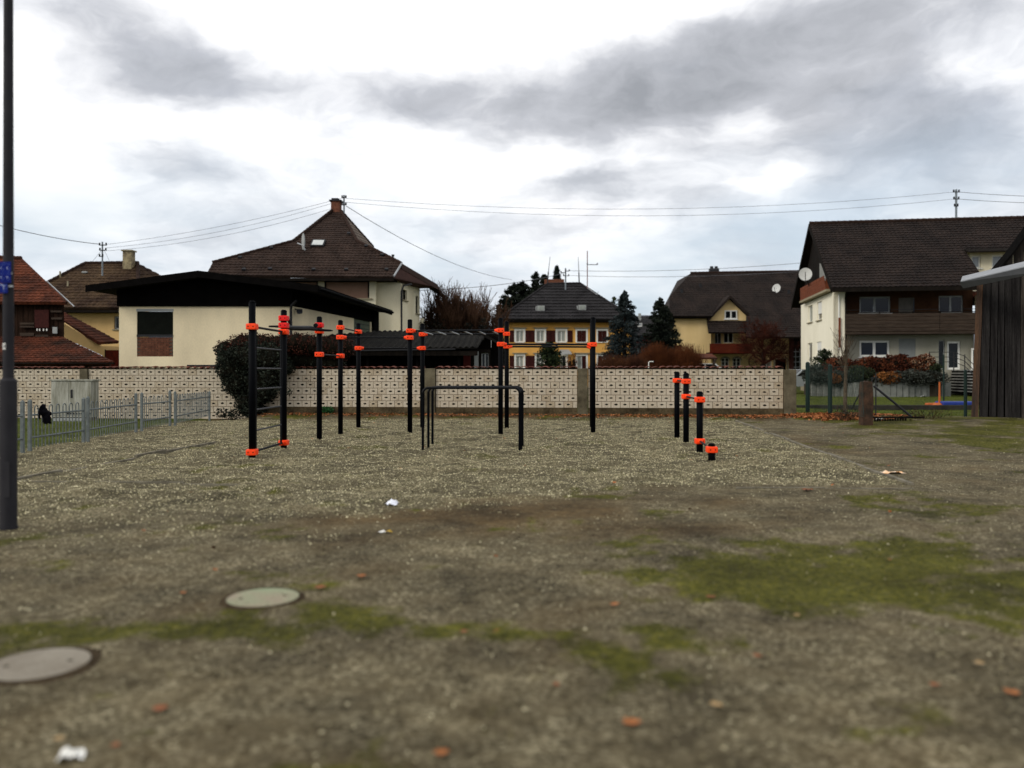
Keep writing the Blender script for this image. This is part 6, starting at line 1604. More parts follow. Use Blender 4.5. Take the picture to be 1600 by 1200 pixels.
for px, py, s_, m_, lb in ((988, 1135, .10, m_l1, 'brightest orange leaf at the bottom centre'), (1580, 1086, .09, m_l1, 'orange leaf at the lower right edge'), (690, 1186, .075, m_l1, 'orange leaf cut by the bottom edge, centre left'),
        (1120, 1106, .07, m_l3, 'faded tan leaf lying left of and above the bright orange one'), (960, 948, .08, m_l1, 'small orange leaf on moss right of centre'), (1110, 938, .07, m_l2, 'brown leaf on the moss patch'), (1184, 1030, .06, m_l2, 'reddish leaf midway down the right half'),
        (250, 1112, .09, m_l2, 'dark rusty leaf at the lower left'), (565, 905, .10, m_l1, 'orange leaf just right of the lichened cover'), (286, 930, .06, m_l1, 'tiny orange leaf left of the lichened cover'), (500, 922, .1, m_l2, 'brown leaf between the lichened cover and the centre'),
        (92, 1160, .055, m_l3, 'yellowish leaf above the crumpled tissue'), (180, 1170, .05, m_l2, 'small brown leaf right of the crumpled tissue'), (1262, 768, .17, m_l2, 'brown leaf on the front edge of the gravel bed'), (1530, 1040, .07, m_l3, 'beige leaf at the right, above the edge leaf'),
        (725, 990, .06, m_l2, 'rusty leaf in the middle of the foreground'), (1460, 1075, .06, m_l2, 'brown leaf in the lower right quarter'), (870, 1075, .05, m_l2, 'small brown leaf straight below the centre'), (1245, 965, .05, m_l3, 'pale leaf below the large moss patch')):
    leaf(px, py, s_, lb, m_)

# ------------------------------------------------------------------ fence, gate and garden on the right
m_gp = mat('dark_green_fence_paint', (.007, .018, .014), .6, (.006, .018, .014), 4, spec=.2)
def gpost(px, top, bot, w_, label):
    g = G(px, bot, .08); hw = w_ / 2 / F * g.y
    o = MB().cyl((g.x, g.y, -.1), (g.x, g.y, zat(top, g.y)), hw, n=12).cyl((g.x, g.y, zat(top, g.y)), (g.x, g.y, zat(top, g.y) + .06), hw * 1.1, hw * .5, 12).build('fence_post', m_gp)
    return tag(o, label, 'post', 'green metal fence posts'), g
_, f1 = gpost(1262, 568, 645, 6.5, 'green metal fence post nearest the block wall end')
_, f2 = gpost(1297, 572, 651, 6.5, 'thick green metal fence post left of the bare young tree')
_, f3 = gpost(1508.5, 580, 650, 5, 'dark green fence post close to the grey barn')
_, f4 = gpost(1474.5, 556, 633, 2.5, 'thin dark post rising behind the blue mat')
for a, b, hz, lb in ((f1, f2, (1.85, .25), 'thin wire fence strands between the two left green posts'), (f2, G(1350, 662, .1), (1.75, .3), 'thin wire fence strands between green post and sandstone post')):
    t = thing('wire_fence', a, lb, 'fence', 'wire fence strands')
    for z in hz: MB().cyl((a.x, a.y, z), (b.x, b.y, z), .006, n=4).build('wire', m_gp, t)
    mb = MB(); k = 22
    for i in range(k):
        p = Vector((a.x, a.y, 0)).lerp(Vector((b.x, b.y, 0)), i / k); q = Vector((a.x, a.y, 0)).lerp(Vector((b.x, b.y, 0)), (i + 4) / k if i + 4 <= k else 1)
        mb.cyl((p.x, p.y, hz[1]), (q.x, q.y, hz[0]), .003, n=3, cap=False); mb.cyl((q.x, q.y, hz[1]), (p.x, p.y, hz[0]), .003, n=3, cap=False)
    o = mb.build('wire_mesh', m_gp, t)
m_sand = mat('red_sandstone', (.070, .036, .020), .95, (.022, .015, .010), 3.5, bump=.6, bscale=18, fine=.25)
g = G(1353, 662, .06)
bm = bmesh.new(); bmesh.ops.create_cube(bm, size=1.0); bmesh.ops.subdivide_edges(bm, edges=bm.edges[:], cuts=4, use_grid_fill=True)
for v in bm.verts:
    v.co = Vector((v.co.x * .31, v.co.y * .30, v.co.z * 1.36 + .6)); v.co += Vector((random.uniform(-.012, .012), random.uniform(-.012, .012), random.uniform(-.02, .02)))
    if v.co.z > 1.2: v.co.x *= .9; v.co.y *= .9; v.co.z += .03 * math.cos(v.co.x * 12)
bm.verts.index_update(); mb = MB(); mb.add([v.co + Vector((g.x, g.y, 0)) for v in bm.verts], [[v.index for v in f_.verts] for f_ in bm.faces]); bm.free()
tag(mb.build('stone_gate_post', m_sand), 'squat reddish sandstone gate post in the middle of the garden fence', 'post')
t = thing('brace', P(1344, 636, 25.8), 'dark diagonal strut left of the sandstone post', 'strut'); MB().cyl(P(1330, 640, 25.9), P(1345, 612, 25.6), .022, n=6).build('rod', m_dkmetal, t)
t = thing('garden_gate', P(1368, 645, 25.6), 'thin dark metal gate frame with a long diagonal strut right of the sandstone post', 'gate')
for px, y0, y1 in ((1362.5, 590, 651), (1368.5, 583, 648)): MB().cyl(P(px, y1, 25.7), P(px, y0, 25.7), .018, n=6).build('upright', m_dkmetal, t)
MB().cyl(P(1365, 603, 25.6), P(1424, 651, 25.4), .035, n=8).build('strut', m_dkmetal, t)
MB().cyl(P(1362, 590, 25.7), P(1369, 590, 25.7), .014, n=6).build('cross_bar', m_dkmetal, t)
t = thing('picket_edge', P(1390, 660, 25.6), 'low rotten wooden edging pickets at the foot of the gate', 'edging')
for k in range(13):
    x_ = 1366 + k * 4; MB().bbox(P(x_, 664, 25.5), P(x_ + 2.6, 652 + random.uniform(0, 3), 25.5) + Vector((0, .03, 0))).build('picket', m_wood_dk, t)
MB().bbox(P(1364, 653.5, 25.6), P(1445, 651, 25.6) + Vector((0, .05, 0))).build('rail', m_wood_dk, t)
t = tag(MB().bbox((G(1243, 641).x, 34.2, -.2), (G(1530, 641).x, 34.5, .20)).build('garden_kerb', mat('dark_kerb_stone', (.035, .032, .024), .95, (.015, .014, .011), 2)), kind='structure')
# palisade wall
m_pal = mat('grey_palisade_concrete', (.19, .195, .175), .9, (.11, .115, .10), 2.2, fine=.15, bump=.3)
t = thing('palisade_wall', (22, 49, .1), 'low curved retaining wall of upright grey concrete palisades in front of the white house', 'wall')
for k in range(23):
    f_ = k / 22; px = 1268 + 208 * f_; yy = 49.6 - 1.8 * math.sin(f_ * math.pi * .9)
    c_ = P(px + 4, 0, yy); MB().bbev((c_.x, yy, .45 + random.uniform(-.015, .015)), (9.2 / F * yy, .2, .98), .02).build('palisade', m_pal, t)
o = MB().prism([Vector((18.2, 49.9, 0)), Vector((19.6, 48.9, 0)), Vector((24.6, 48.3, 0)), Vector((25.9, 49.3, 0)), Vector((26.6, 51.2, 0)), Vector((18.6, 53, 0))], (0, 0, .80)).build('garden_terrace', mat('garden_soil', (.04, .03, .018), .95, var=.4)); tag(o, kind='structure')
m_gg = leafmat('grey_green_leaf', [(.010, .012, .009), (.030, .034, .027), (.065, .070, .058)], 2.2)
m_dg = leafmat('dark_green_leaf', [(.006, .010, .005), (.016, .024, .010), (.035, .045, .018)], 2.5)
m_hy = leafmat('hydrangea_brown', [(.018, .005, .003), (.062, .015, .006), (.125, .036, .013)], 1.8)
m_hyp = leafmat('hydrangea_pale', [(.10, .035, .012), (.24, .13, .07), (.42, .33, .24)], 1.2)
m_or2 = leafmat('orange_grass', [(.06, .02, .006), (.14, .05, .012), (.22, .085, .02)], 2.0)
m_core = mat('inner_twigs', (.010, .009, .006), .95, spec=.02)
def bl(px, py, y_, rx, rz, ry=None): c0 = P(px, py, y_); return (c0.x, c0.y, c0.z, rx, ry or rx, rz)
def bush(name, label, cat, blobs, n_, size, m, extra=None, flat=0, group=None, corem=None, shell=.6):
    b0 = blobs[0]; t = thing(name, (b0[0], b0[1], max(0, b0[2] - b0[5])), label, cat, group)
    leafcloud('leaves', blobs, n_, size, m, t, flat=flat, shell=shell)
    if extra:
        for mm_, nn_2, ss_ in extra: leafcloud('flowers', blobs, nn_2, ss_, mm_, t, shell=.95)
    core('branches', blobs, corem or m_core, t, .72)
    return t
bush('cover_shrub', 'grey-green creeping shrub spilling over the left half of the palisade wall', 'shrub', [bl(1285, 590, 49.4, 1.0, .5, .8), bl(1310, 592, 48.8, 1.0, .5, .8), bl(1272, 585, 50.5, .7, .6, .7)], 3600, .11, m_gg)
bush('cover_shrub', 'grey-green creeping shrub spilling over the right half of the palisade wall', 'shrub', [bl(1395, 592, 48.2, 1.2, .45, .8), bl(1425, 591, 48.2, 1.2, .5, .8), bl(1455, 591, 48.4, 1.1, .45, .8), bl(1370, 595, 48.2, .7, .35, .7)], 5200, .11, m_gg)
bush('dwarf_conifer', 'dark green clipped dwarf conifer on the terrace between the creeping shrubs', 'shrub', [bl(1345, 590, 48.7, 1.0, .62, .8), bl(1335, 583, 49.6, .8, .5, .7)], 3600, .10, m_dg)
bush('orange_grass_clump', 'orange ornamental grass clump drooping over the palisade wall', 'plant', [bl(1387, 591, 47.9, .75, .38, .5)], 1400, .12, m_or2)
bush('orange_grass_clump', 'small faded orange plant left of the bare young tree on the terrace', 'plant', [bl(1305, 592, 48.2, .38, .3, .3)], 500, .10, m_or2)
c0 = P(1289, 594, 50.8)
conifer('round_conifer', (c0.x, 50.8, .8), P(0, 548, 50.8).z - .75, 1.35, m_dg, m_core, 'dark round-topped conifer bush at the left corner of the white house', 'bush', n=5200, leaf=.15, power=.55, dens=11, droop=.1)
bush('hydrangea', 'brown hydrangea bush left, under the narrow corner of the white house', 'bush', [bl(1310, 571, 50.0, .9, .55, .7), bl(1325, 575, 50, .7, .5, .6), bl(1303, 580, 49.6, .6, .4, .5)], 2200, .14, m_hy)
bush('hydrangea', 'large rusty brown hydrangea bush below the wide lower window', 'bush', [bl(1352, 574, 50, .85, .6, .6), bl(1372, 573, 50, .9, .6, .6), bl(1395, 571, 50, .85, .65, .6), bl(1410, 569, 50, .6, .6, .5), bl(1361, 562, 50, .25, .25, .25), bl(1408, 560, 50, .3, .3, .3)], 5200, .14, m_hy)
bush('hydrangea', 'paler hydrangea bush with bleached flower heads nearest the steps', 'bush', [bl(1427, 572, 50, .7, .55, .5), bl(1445, 568, 50, .6, .55, .5), bl(1452, 575, 50, .4, .4, .4)], 1500, .14, m_hyp, [(m_hy, 1300, .14)])
bush('box_ball', 'small dark box shrub beside the garden steps', 'shrub', [bl(1461, 576, 49.6, .42, .35, .4)], 700, .10, m_dg)
# toys
g = G(1468, 633, .14)
t = thing('orange_parasol_stand', g, 'orange upright toy pole with a spread orange base on the lawn', 'toy')
m_ot = mat('orange_toy_plastic', (.42, .10, .02), .6, var=.2)
MB().cyl(g, g + Vector((0, 0, 1.0)), .05, .035, 8).build('pole', m_ot, t)
MB().cyl(g + Vector((-.1, 0, -.05)), g + Vector((-.1, 0, .10)), .36, .16, 14).build('base', m_ot, t)
MB().bbev(g + Vector((-.35, .1, .03)), (.35, .3, .12), .04).build('side_block', m_ot, t)
g = G(1494, 633, .14)
t = thing('blue_play_mat', g, 'long flat blue plastic mat on the lawn near the barn', 'mat')
MB().bbev(g + Vector((0, 0, .08)), (1.45, .8, .16), .05).build('mat', mat('blue_plastic', (.016, .040, .25), .5, var=.25, scale=5), t)
MB().bbev(g + Vector((.95, .1, .08)), (.5, .4, .14), .05).build('end_piece', m_greyb, t)
o = crumple('pale_toy', 1442, 624, .3, .25, .16, m_trimg, 'small pale object lying on the far lawn left of the orange pole', 'toy', seed=14)

# ------------------------------------------------------------------ bush over the wall
m_ivy = leafmat('ivy_leaf', [(.002, .003, .002), (.007, .010, .006), (.018, .023, .015), (.042, .050, .034)], 5.0)
m_ivr = leafmat('reddish_leaf', [(.007, .003, .002), (.034, .010, .006), (.080, .022, .012)], 4.0)
def bw_(px, py, rx, rz, ry=.6, out=0.35):
    s_ = ws(px); p = wpt(s_, 0, out); y_ = p.y; return (p.x, y_, zat(py, y_), rx, ry, rz)
t = thing('ivy_bush', wpt(ws(390), 0, .6), 'big dark ivy bush growing over the block wall behind the ladder', 'bush')
blobs = [bw_(400, 560, .95, .62), bw_(378, 575, .80, .65), bw_(425, 560, .75, .6), bw_(385, 598, .75, .6), bw_(410, 600, .75, .65), bw_(430, 590, .45, .4), bw_(395, 628, .48, .5), bw_(404, 642, .45, .25), bw_(418, 615, .4, .35), bw_(362, 562, .35, .3), bw_(450, 575, .35, .25)]
leafcloud('leaves', blobs, 15000, .085, m_ivy, t, shell=.72)
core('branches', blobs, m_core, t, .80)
spr = []; c_a = P(362, 575, 28.9)
for (px, py, r_) in ((352, 572, .14), (348, 560, .16), (344, 550, .16), (337, 546, .12), (353, 551, .12), (346, 543, .1), (341, 556, .1), (437, 612, .18), (450, 613, .14), (365, 648, .2), (380, 650, .3), (345, 645, .2), (357, 650, .25)):
    c0 = P(px, py, 28.9); spr.append((c0.x, c0.y, c0.z, r_ * 1.2, r_, r_))
leafcloud('outer_shoots', spr, 900, .085, m_ivy, t, shell=.3)
MB().tube([P(372, 590, 28.95), P(358, 575, 28.9), P(349, 556, 28.9), P(345, 541, 28.9)], [.03, .02, .012, .005], 5).build('stem', m_core, t)
t = thing('red_hedge', wpt(ws(450), 1.6, -.5), 'red-brown clipped hedge topping the wall from the ivy bush to the shed roof', 'hedge')
rb_ = [bw_(375 + k * 14.5, 539 - 1.5 * math.sin(k * 1.3) + (0 if k < 9 else (k - 8) * 2.4), .46, .42, .45, -.1) for k in range(12)] + [bw_(355, 548, .4, .4, .4, .1)]
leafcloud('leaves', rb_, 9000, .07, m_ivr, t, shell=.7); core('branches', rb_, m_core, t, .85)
rk = [bw_(400 + k * 14.5, 560, .48, .5, .4, -.45) for k in range(9)]
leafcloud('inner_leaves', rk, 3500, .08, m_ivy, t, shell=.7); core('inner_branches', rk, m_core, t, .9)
tw2 = MB(); R2 = random.Random(3)
for k in range(70):
    px = R2.uniform(360, 545); a = P(px, 536 + R2.uniform(0, 5), 29.3); tw2.cyl(a, a + Vector((R2.uniform(-.08, .08), R2.uniform(-.05, .05), R2.uniform(.1, .32))), .006, .003, 3, cap=False)
tw2.build('twigs', m_ivr, t)
m_wg = leafmat('weed_leaf', [(.010, .035, .010), (.025, .10, .028), (.05, .16, .05)], 6)
g = P(510, 640, wally(-6.4) - .2)
t = thing('green_weed', g, 'bright green weed tuft at the wall foot behind the third tall post', 'plant'); leafcloud('leaves', [(g.x, g.y, .22, .26, .12, .14)], 500, .06, m_wg, t, shell=.2)

# ------------------------------------------------------------------ trees
m_bark = mat('dark_bark', (.022, .014, .010), .95, (.010, .007, .006), 6, spec=.03)
m_twig = mat('brown_twigs', (.088, .047, .029), .95, (.030, .016, .010), .8, spec=.03)
m_twr = mat('red_brown_twigs', (.052, .014, .008), .95, (.018, .007, .005), .9, spec=.03)
m_lbark = mat('light_bark', (.11, .085, .055), .95, (.05, .035, .024), 5, spec=.03)
# big multi-stemmed bare bush
t = thing('bare_tree', (-3.4, 58, 0), 'broad bare brown tree with countless upright twigs between the big house and the yellow house', 'tree')
mb = MB(); Rt = random.Random(5)
for k in range(230):
    bx_ = Rt.gauss(-3.6, 1.0); a = Rt.uniform(-1.1, 1.1); d = Vector((math.sin(a) * .42 + Rt.gauss(0, .05), Rt.uniform(-.35, .35), 1)).normalized()
    hl = Rt.uniform(4.8, 6.9) * (1 - .22 * abs(a))
    p = Vector((bx_, 58 + Rt.uniform(-1.5, 1.5), .3)); path = [p]; r0_ = Rt.uniform(.018, .042)
    for s_ in range(5):
        d = (d + Vector((Rt.uniform(-.14, .14), Rt.uniform(-.12, .12), .12))).normalized(); p = p + d * hl / 5; path.append(p)
    for s_ in range(5): mb.cyl(path[s_], path[s_ + 1], r0_ * (1 - s_ * .16), r0_ * (.84 - s_ * .16), 3, cap=False)
    for j in range(30):
        i = Rt.randint(1, 4); q = path[i].lerp(path[i + 1], Rt.random()) if i < 5 else path[-1]
        dd = (d * .8 + Vector((Rt.gauss(0, .33), Rt.gauss(0, .4), .5))).normalized(); L_ = Rt.uniform(.6, 1.5); e = q + dd * L_
        mb.cyl(q, e, .019, .011, 3, cap=False)
        for _ in range(3):
            q2 = q.lerp(e, Rt.uniform(.3, .9)); dd2 = (dd + Vector((Rt.gauss(0, .5), Rt.gauss(0, .4), .2))).normalized(); mb.cyl(q2, q2 + dd2 * Rt.uniform(.25, .65), .013, .008, 3, cap=False)
mb.build('branches', m_twig, t)
def undergrowth(label, px0, px1, py, y_, m, n_, hgt, cat='bush', name='scrub', size=.3):
    a, b = P(px0, 580, y_), P(px1, 580, y_); t = thing(name, ((a.x + b.x) / 2, y_, 0), label, cat); mb = MB(); Rr = random.Random(int(px0))
    z1 = zat(py, y_)
    for k in range(n_):
        x_ = Rr.uniform(a.x, b.x); f_ = (x_ - a.x) / (b.x - a.x); top = z1 * (1 + .12 * math.sin(f_ * 9) + Rr.uniform(-.25, .1)) * (.75 + .25 * math.sin(min(1, max(0, f_)) * math.pi))
        p = Vector((x_, y_ + Rr.uniform(-1, 1), Rr.uniform(0, top * .5))); q = Vector((x_ + Rr.gauss(0, .25), p.y, top)); m1 = p.lerp(q, .6) + Vector((Rr.gauss(0, .06), 0, 0))
        mb.cyl(p, m1, .014, .010, 3, cap=False); mb.cyl(m1, q, .010, .005, 3, cap=False)
        q3 = m1 + Vector((Rr.gauss(0, .3), 0, Rr.uniform(.2, .7))); mb.cyl(m1, q3, .008, .004, 3, cap=False)
    mb.build('stems', m, t)
    return t
def blobs_dense(name, label, px0, px1, py0, y_, m, cat='bush', n_=2500, size=.16, k_=5):
    bs2 = []; a = P(px0, 580, y_).x; b = P(px1, 580, y_).x; ztop = zat(py0, y_)
    for i in range(k_):
        x_ = a + (b - a) * (i + .5) / k_; bs2.append((x_, y_, ztop * .45, (b - a) / k_ * .8, 1.0, ztop * .55 * (1 + .12 * math.sin(i * 2.1))))
    return bush(name, label, cat, bs2, n_, size, m)
m_dkl = leafmat('near_black_leaf', [(.003, .003, .003), (.009, .008, .005), (.02, .017, .010)], 1.5)
blobs_dense('dark_hedge', 'near black hedge under the broad bare tree', 650, 788, 505, 55, m_dkl, 'hedge', 6000, .22, 6)
undergrowth('russet scrub of dense thin stems between the blue spruce and the gable house', 1000, 1092, 540, 60, mat('russet_stems', (.082, .027, .010), .95, (.034, .011, .005), 1.2, spec=.04), 2600, 3, name='russet_scrub')
undergrowth('darker brown scrub in front of the blue spruce', 935, 1010, 556, 58, mat('dark_russet_stems', (.075, .030, .014), .95, (.025, .010, .006), 1.2, spec=.04), 1700, 3, name='brown_scrub')
blobs_dense('dark_hedge', 'low dark red-brown hedge behind the long wall section', 945, 1095, 562, 62, leafmat('dark_red_leaf', [(.008, .003, .002), (.030, .010, .006), (.07, .022, .010)], 1.5), 'hedge', 4500, .18, 8)
undergrowth('sparse bare twigs against the yellow gable wall', 1068, 1100, 540, 66, m_twig, 160, 3, name='bare_twigs')
# conifers
m_cd = leafmat('dark_conifer', [(.003, .005, .003), (.009, .013, .008), (.020, .026, .015)], 1.0)
m_cb = leafmat('blue_spruce', [(.005, .0075, .007), (.018, .025, .025), (.045, .058, .060)], 1.0)
m_cg = leafmat('green_pine', [(.005, .009, .004), (.016, .025, .009), (.040, .055, .020)], 1.5)
for px, top, w_, lb in ((803, 443, 40, 'dark conifer at the left of the group behind the yellow house roof'), (817, 440, 38, 'dark conifer with ragged crown touching the left roof slope of the yellow house'), (790, 462, 30, 'lowest dark conifer, beside the broad bare tree'),
                        (837, 426, 20, 'narrow column-shaped dark conifer left of the ridge of the yellow house'), (850.5, 430, 18, 'short dark conifer between the columnar one and the pointed one'), (870, 416, 24, 'pointed dark spruce rising just behind the ridge of the yellow house'), (828, 455, 30, 'dark conifer filling the gap above the left roof slope')):
    y_ = 97.0 + (px % 7); b = P(px, 580, y_); hgt = zat(top, y_)
    conifer('conifer', (b.x, y_, 0), hgt, w_ / 2 / F * y_ * 2.5, m_cd, m_bark, lb, group='dark conifers behind the yellow house', n=14000, leaf=.46, power=.45 if w_ < 22 or px < 830 else .75, dens=9, seed=int(px))
b = P(976, 580, 64); conifer('blue_spruce', (b.x, 64, 0), zat(455, 64), 36 / F * 64 * 1.55, m_cb, m_bark, 'tall blue-grey spruce at the right corner of the yellow house', n=22000, leaf=.22, power=.72, dens=13, droop=.5, seed=8)
b = P(960, 580, 92); conifer('conifer', (b.x, 92, 0), zat(464, 92), 1.5, m_cg, m_bark, 'olive green conifer top peeping out behind the blue spruce', n=3000, leaf=.3, power=.5, seed=9)
b = P(1031, 580, 67); conifer('dark_spruce', (b.x, 67, 0), zat(466, 67), 27 / F * 67 * 1.7, m_cd, m_bark, 'dark spruce between the distant houses and the butter yellow house', n=18000, leaf=.24, power=.62, dens=12, droop=.4, seed=10)
b = P(1042, 580, 70); conifer('dark_spruce', (b.x, 70, 0), zat(480, 70), 22 / F * 70 * 1.6, m_cd, m_bark, 'second dark spruce merging into the left wall of the butter yellow house', n=12000, leaf=.25, power=.6, dens=10, droop=.4, seed=11)
b = P(859, 580, 56); conifer('garden_pine', (b.x, 56, 0), zat(537, 56), 24 / F * 56 * 1.35, m_cg, m_bark, 'small bushy green pine in front of the yellow house', n=9000, leaf=.17, power=.5, dens=12, droop=-.3, seed=12)
blobs_dense('garden_shrub', 'brown shrub against the yellow wall near its door', 887, 900, 552, 70, m_or2, 'shrub', 500, .16, 2)
# tree before gable house
mb = MB(); base_ = P(1193, 580, 68); mb2 = MB()
mb2.tube([Vector((base_.x, 68, -.2)), Vector((base_.x + .05, 68, 1.6)), Vector((base_.x - .02, 68, 3.2))], [.24, .18, .15], 9)
t = thing('bare_fruit_tree', (base_.x, 68, 0), 'round bare tree with dark red-brown crown in front of the butter yellow house', 'tree')
for k in range(9):
    a = k * .7; branches((base_.x, 68, 2.3 + .1 * k), 1.5, .62, 4, .1, .085, mb, 1, seed=40 + k, kids=(3, 4), twig=.012, upb=.12, lenk=.70, up0=.55) if k > 20 else None
Rq = random.Random(8)
def grow(p, d, L, r_, lvl):
    q = p; pts_ = [p]
    for s_ in range(3):
        d = (d + Vector((Rq.gauss(0, .13), Rq.gauss(0, .13), Rq.gauss(.02, .1)))).normalized(); n2 = q + d * L / 3; mb.cyl(q, n2, r_, max(.012, r_ * .82), 4 if lvl > 2 else 3, cap=False); q = n2; r_ = max(.011, r_ * .82); pts_.append(q)
    if lvl == 0: return
    for k2 in range(4 if lvl > 1 else 4):
        i = Rq.randint(1, 3); s0_ = pts_[i]
        nd = (d + Vector((Rq.gauss(0, .75), Rq.gauss(0, .75), Rq.gauss(.05, .55)))).normalized(); grow(s0_, nd, L * Rq.uniform(.6, .8), r_ * .75, lvl - 1)
for k in range(10):
    a = k * math.pi / 5 + .3; grow(Vector((base_.x, 68, 2.2 + (k % 3) * .5)), Vector((math.cos(a) * .95, math.sin(a) * .95, .42 + .25 * (k % 3))).normalized(), 1.45, .08, 4)
mb2.build('trunk', m_bark, t); mb.build('crown', m_twr, t)
# young bare tree by the fence
t = thing('young_tree', P(1320, 655, 27.3), 'slender bare young tree standing in the garden fence line', 'tree')
b = P(1320, 655, 27.3); mbt = MB().tube([Vector((b.x, 27.3, -.1)), P(1321, 600, 27.3), P(1322, 560, 27.3)], [.075, .06, .045], 8); mbt.build('trunk', m_lbark, t)
mb = MB(); Rq = random.Random(18)
def grow2(p, d, L, r_, lvl):
    q = p; pts_ = [p]
    for s_ in range(3):
        d = (d + Vector((Rq.gauss(0, .08), Rq.gauss(0, .08), .07))).normalized(); n2 = q + d * L / 3; mb.cyl(q, n2, r_, r_ * .8, 4, cap=False); q = n2; r_ = max(.0035, r_ * .8); pts_.append(q)
    if lvl == 0: return
    for k2 in range(3): grow2(pts_[Rq.randint(1, 3)], (d + Vector((Rq.gauss(0, .38), Rq.gauss(0, .38), .1))).normalized(), L * .62, r_ * .8, lvl - 1)
for k in range(9):
    a = Rq.uniform(0, 6.28); s0_ = P(1321.5, Rq.uniform(560, 592), 27.3); grow2(s0_, Vector((math.cos(a) * .55, math.sin(a) * .55, 1)).normalized(), .62, .014, 3)
mb.build('branches', m_lbark, t)
# brambles by the fence
mb = MB(); Rb_ = random.Random(2)
t = thing('brambles', P(1345, 650, 25.8), 'tangle of bare brambles and dead stalks along the garden fence foot', 'plant')
for k in range(150):
    px = Rb_.choice([Rb_.gauss(1325, 12), Rb_.gauss(1445, 22)]); p = P(px, 655, 26.2 + Rb_.uniform(-.4, .8)); p.z = .05; d = Vector((Rb_.gauss(0, .5), Rb_.gauss(0, .3), 1)).normalized(); L_ = Rb_.uniform(.15, .55)
    for s_ in range(3): q = p + d * L_ / 3; mb.cyl(p, q, .006, .005, 3, cap=False); p = q; d = (d + Vector((Rb_.gauss(0, .4), Rb_.gauss(0, .4), -.2))).normalized()
mb.build('stalks', mat('dead_stalk', (.05, .028, .018), .95, var=.5, spec=.03), t)
leafcloud('leaves', [(P(1328, 648, 26.3).x, 26.3, .3, .5, .3, .25), (P(1440, 650, 26.3).x, 26.3, .25, .8, .3, .2)], 500, .05, m_dg, t, shell=.2)

# ------------------------------------------------------------------ small buildings parts by gable house, cars
t = thing('garden_shelter', P(1100, 570, 62), 'small shelter with a reddish hipped roof behind the wall', 'shelter')
MB().prism([P(1070, 559, 61), P(1121, 559, 61), P(1112, 552.5, 63), P(1074, 552.5, 63)], (0, 0, -.12)).build('roof', m_tile_rd2, t)
for px in (1078, 1114): MB().bbox(P(px, 582, 61.6), P(px + 1.5, 559, 61.6) + Vector((0, .08, 0))).build('post', m_wood_dk, t)
MB().prism([P(1111, 575, 60.5), P(1115, 575, 60.5), P(1120, 561.5, 60.5), P(1116.5, 561.5, 60.5)], (0, .1, 0)).build('leaning_board', m_greyb, t)
def car(x, y, rz, m, label, z0=0.0):
    t = thing('parked_car', (x, y, z0), label, 'car', 'cars parked beyond the wall'); R = Matrix.Rotation(rz, 4, 'Z'); o0 = Vector((x, y, z0))
    def tr(v): return R @ Vector(v) + o0
    body = [(-2.1, .35), (-2.15, .75), (-1.9, .95), (-1.2, 1.02), (1.0, 1.0), (1.9, .85), (2.1, .6), (2.1, .35)]
    mb = MB().prism([tr((a, -.85, b)) for a, b in body], R @ Vector((0, 1.7, 0))); mb.build('body', m, t)
    cab = [(-1.75, .98), (-1.15, 1.45), (.35, 1.47), (1.05, 1.0)]
    MB().prism([tr((a, -.74, b)) for a, b in cab], R @ Vector((0, 1.48, 0))).build('cabin', m, t)
    for s_ in (-1, 1):
        MB().prism([tr((a, s_ * .745, b)) for a, b in ((-1.55, 1.02), (-1.08, 1.40), (-.35, 1.41), (-.35, 1.02))], R @ Vector((0, s_ * .012, 0))).build('side_window', m_glass, t)
        MB().prism([tr((a, s_ * .745, b)) for a, b in ((-.28, 1.02), (-.28, 1.41), (.32, 1.42), (.88, 1.02))], R @ Vector((0, s_ * .012, 0))).build('side_window', m_glass, t)
        for a in (-1.35, 1.35):
            w_ = MB().cyl(tr((a, s_ * .70, .31)), tr((a, s_ * .88, .31)), .31, n=18).build('wheel', m_dkmetal, t); MB().cyl(tr((a, s_ * .881, .31)), tr((a, s_ * .89, .31)), .18, n=12).build('rim', m_zinc, w_)
    for a, b, c, d in ((.42, 1.44, 1.0, 1.03), (-1.70, 1.03, -1.18, 1.42)):
        q = [tr((a, -.62, b)), tr((a, .62, b)), tr((c, .66, d)), tr((c, -.66, d))]; nrm_ = (q[1] - q[0]).cross(q[2] - q[0]).normalized()
        if nrm_.z < 0: nrm_ = -nrm_
        MB().prism([v + nrm_ * .004 for v in q], nrm_ * .012).build('windscreen', m_glass, t)
    for s_ in (-.6, .6):
        MB().box(tr((2.09, s_, .68)), (.06, .28, .14), rz).build('headlight', m_trim, t); MB().box(tr((-2.14, s_, .78)), (.05, .22, .16), rz).build('tail_light', m_redw, t)
c0 = P(1246, 580, 56); car(17.7 + 1.7, 56, math.radians(200), mat('silver_car_paint', (.30, .33, .34), .35, var=.05, spec=.5), 'silver car just visible between the wall end and the white house', .25)
c0 = P(1100, 580, 64); car(c0.x - .1, 65.5, math.radians(184), mat('white_car_paint', (.62, .62, .60), .35, var=.05, spec=.5), 'white car showing only its roof above the wall by the small shelter', .75)
t = thing('white_garden_lamp', P(1014, 578, 55), 'bent white metal bar sticking up behind the wall before the russet scrub', 'pole')
MB().tube([P(1013.5, 580, 55), P(1013.5, 566.5, 55), P(1015, 565, 55), P(1021, 565, 55)], .03, 6).build('tube', m_trim, t)

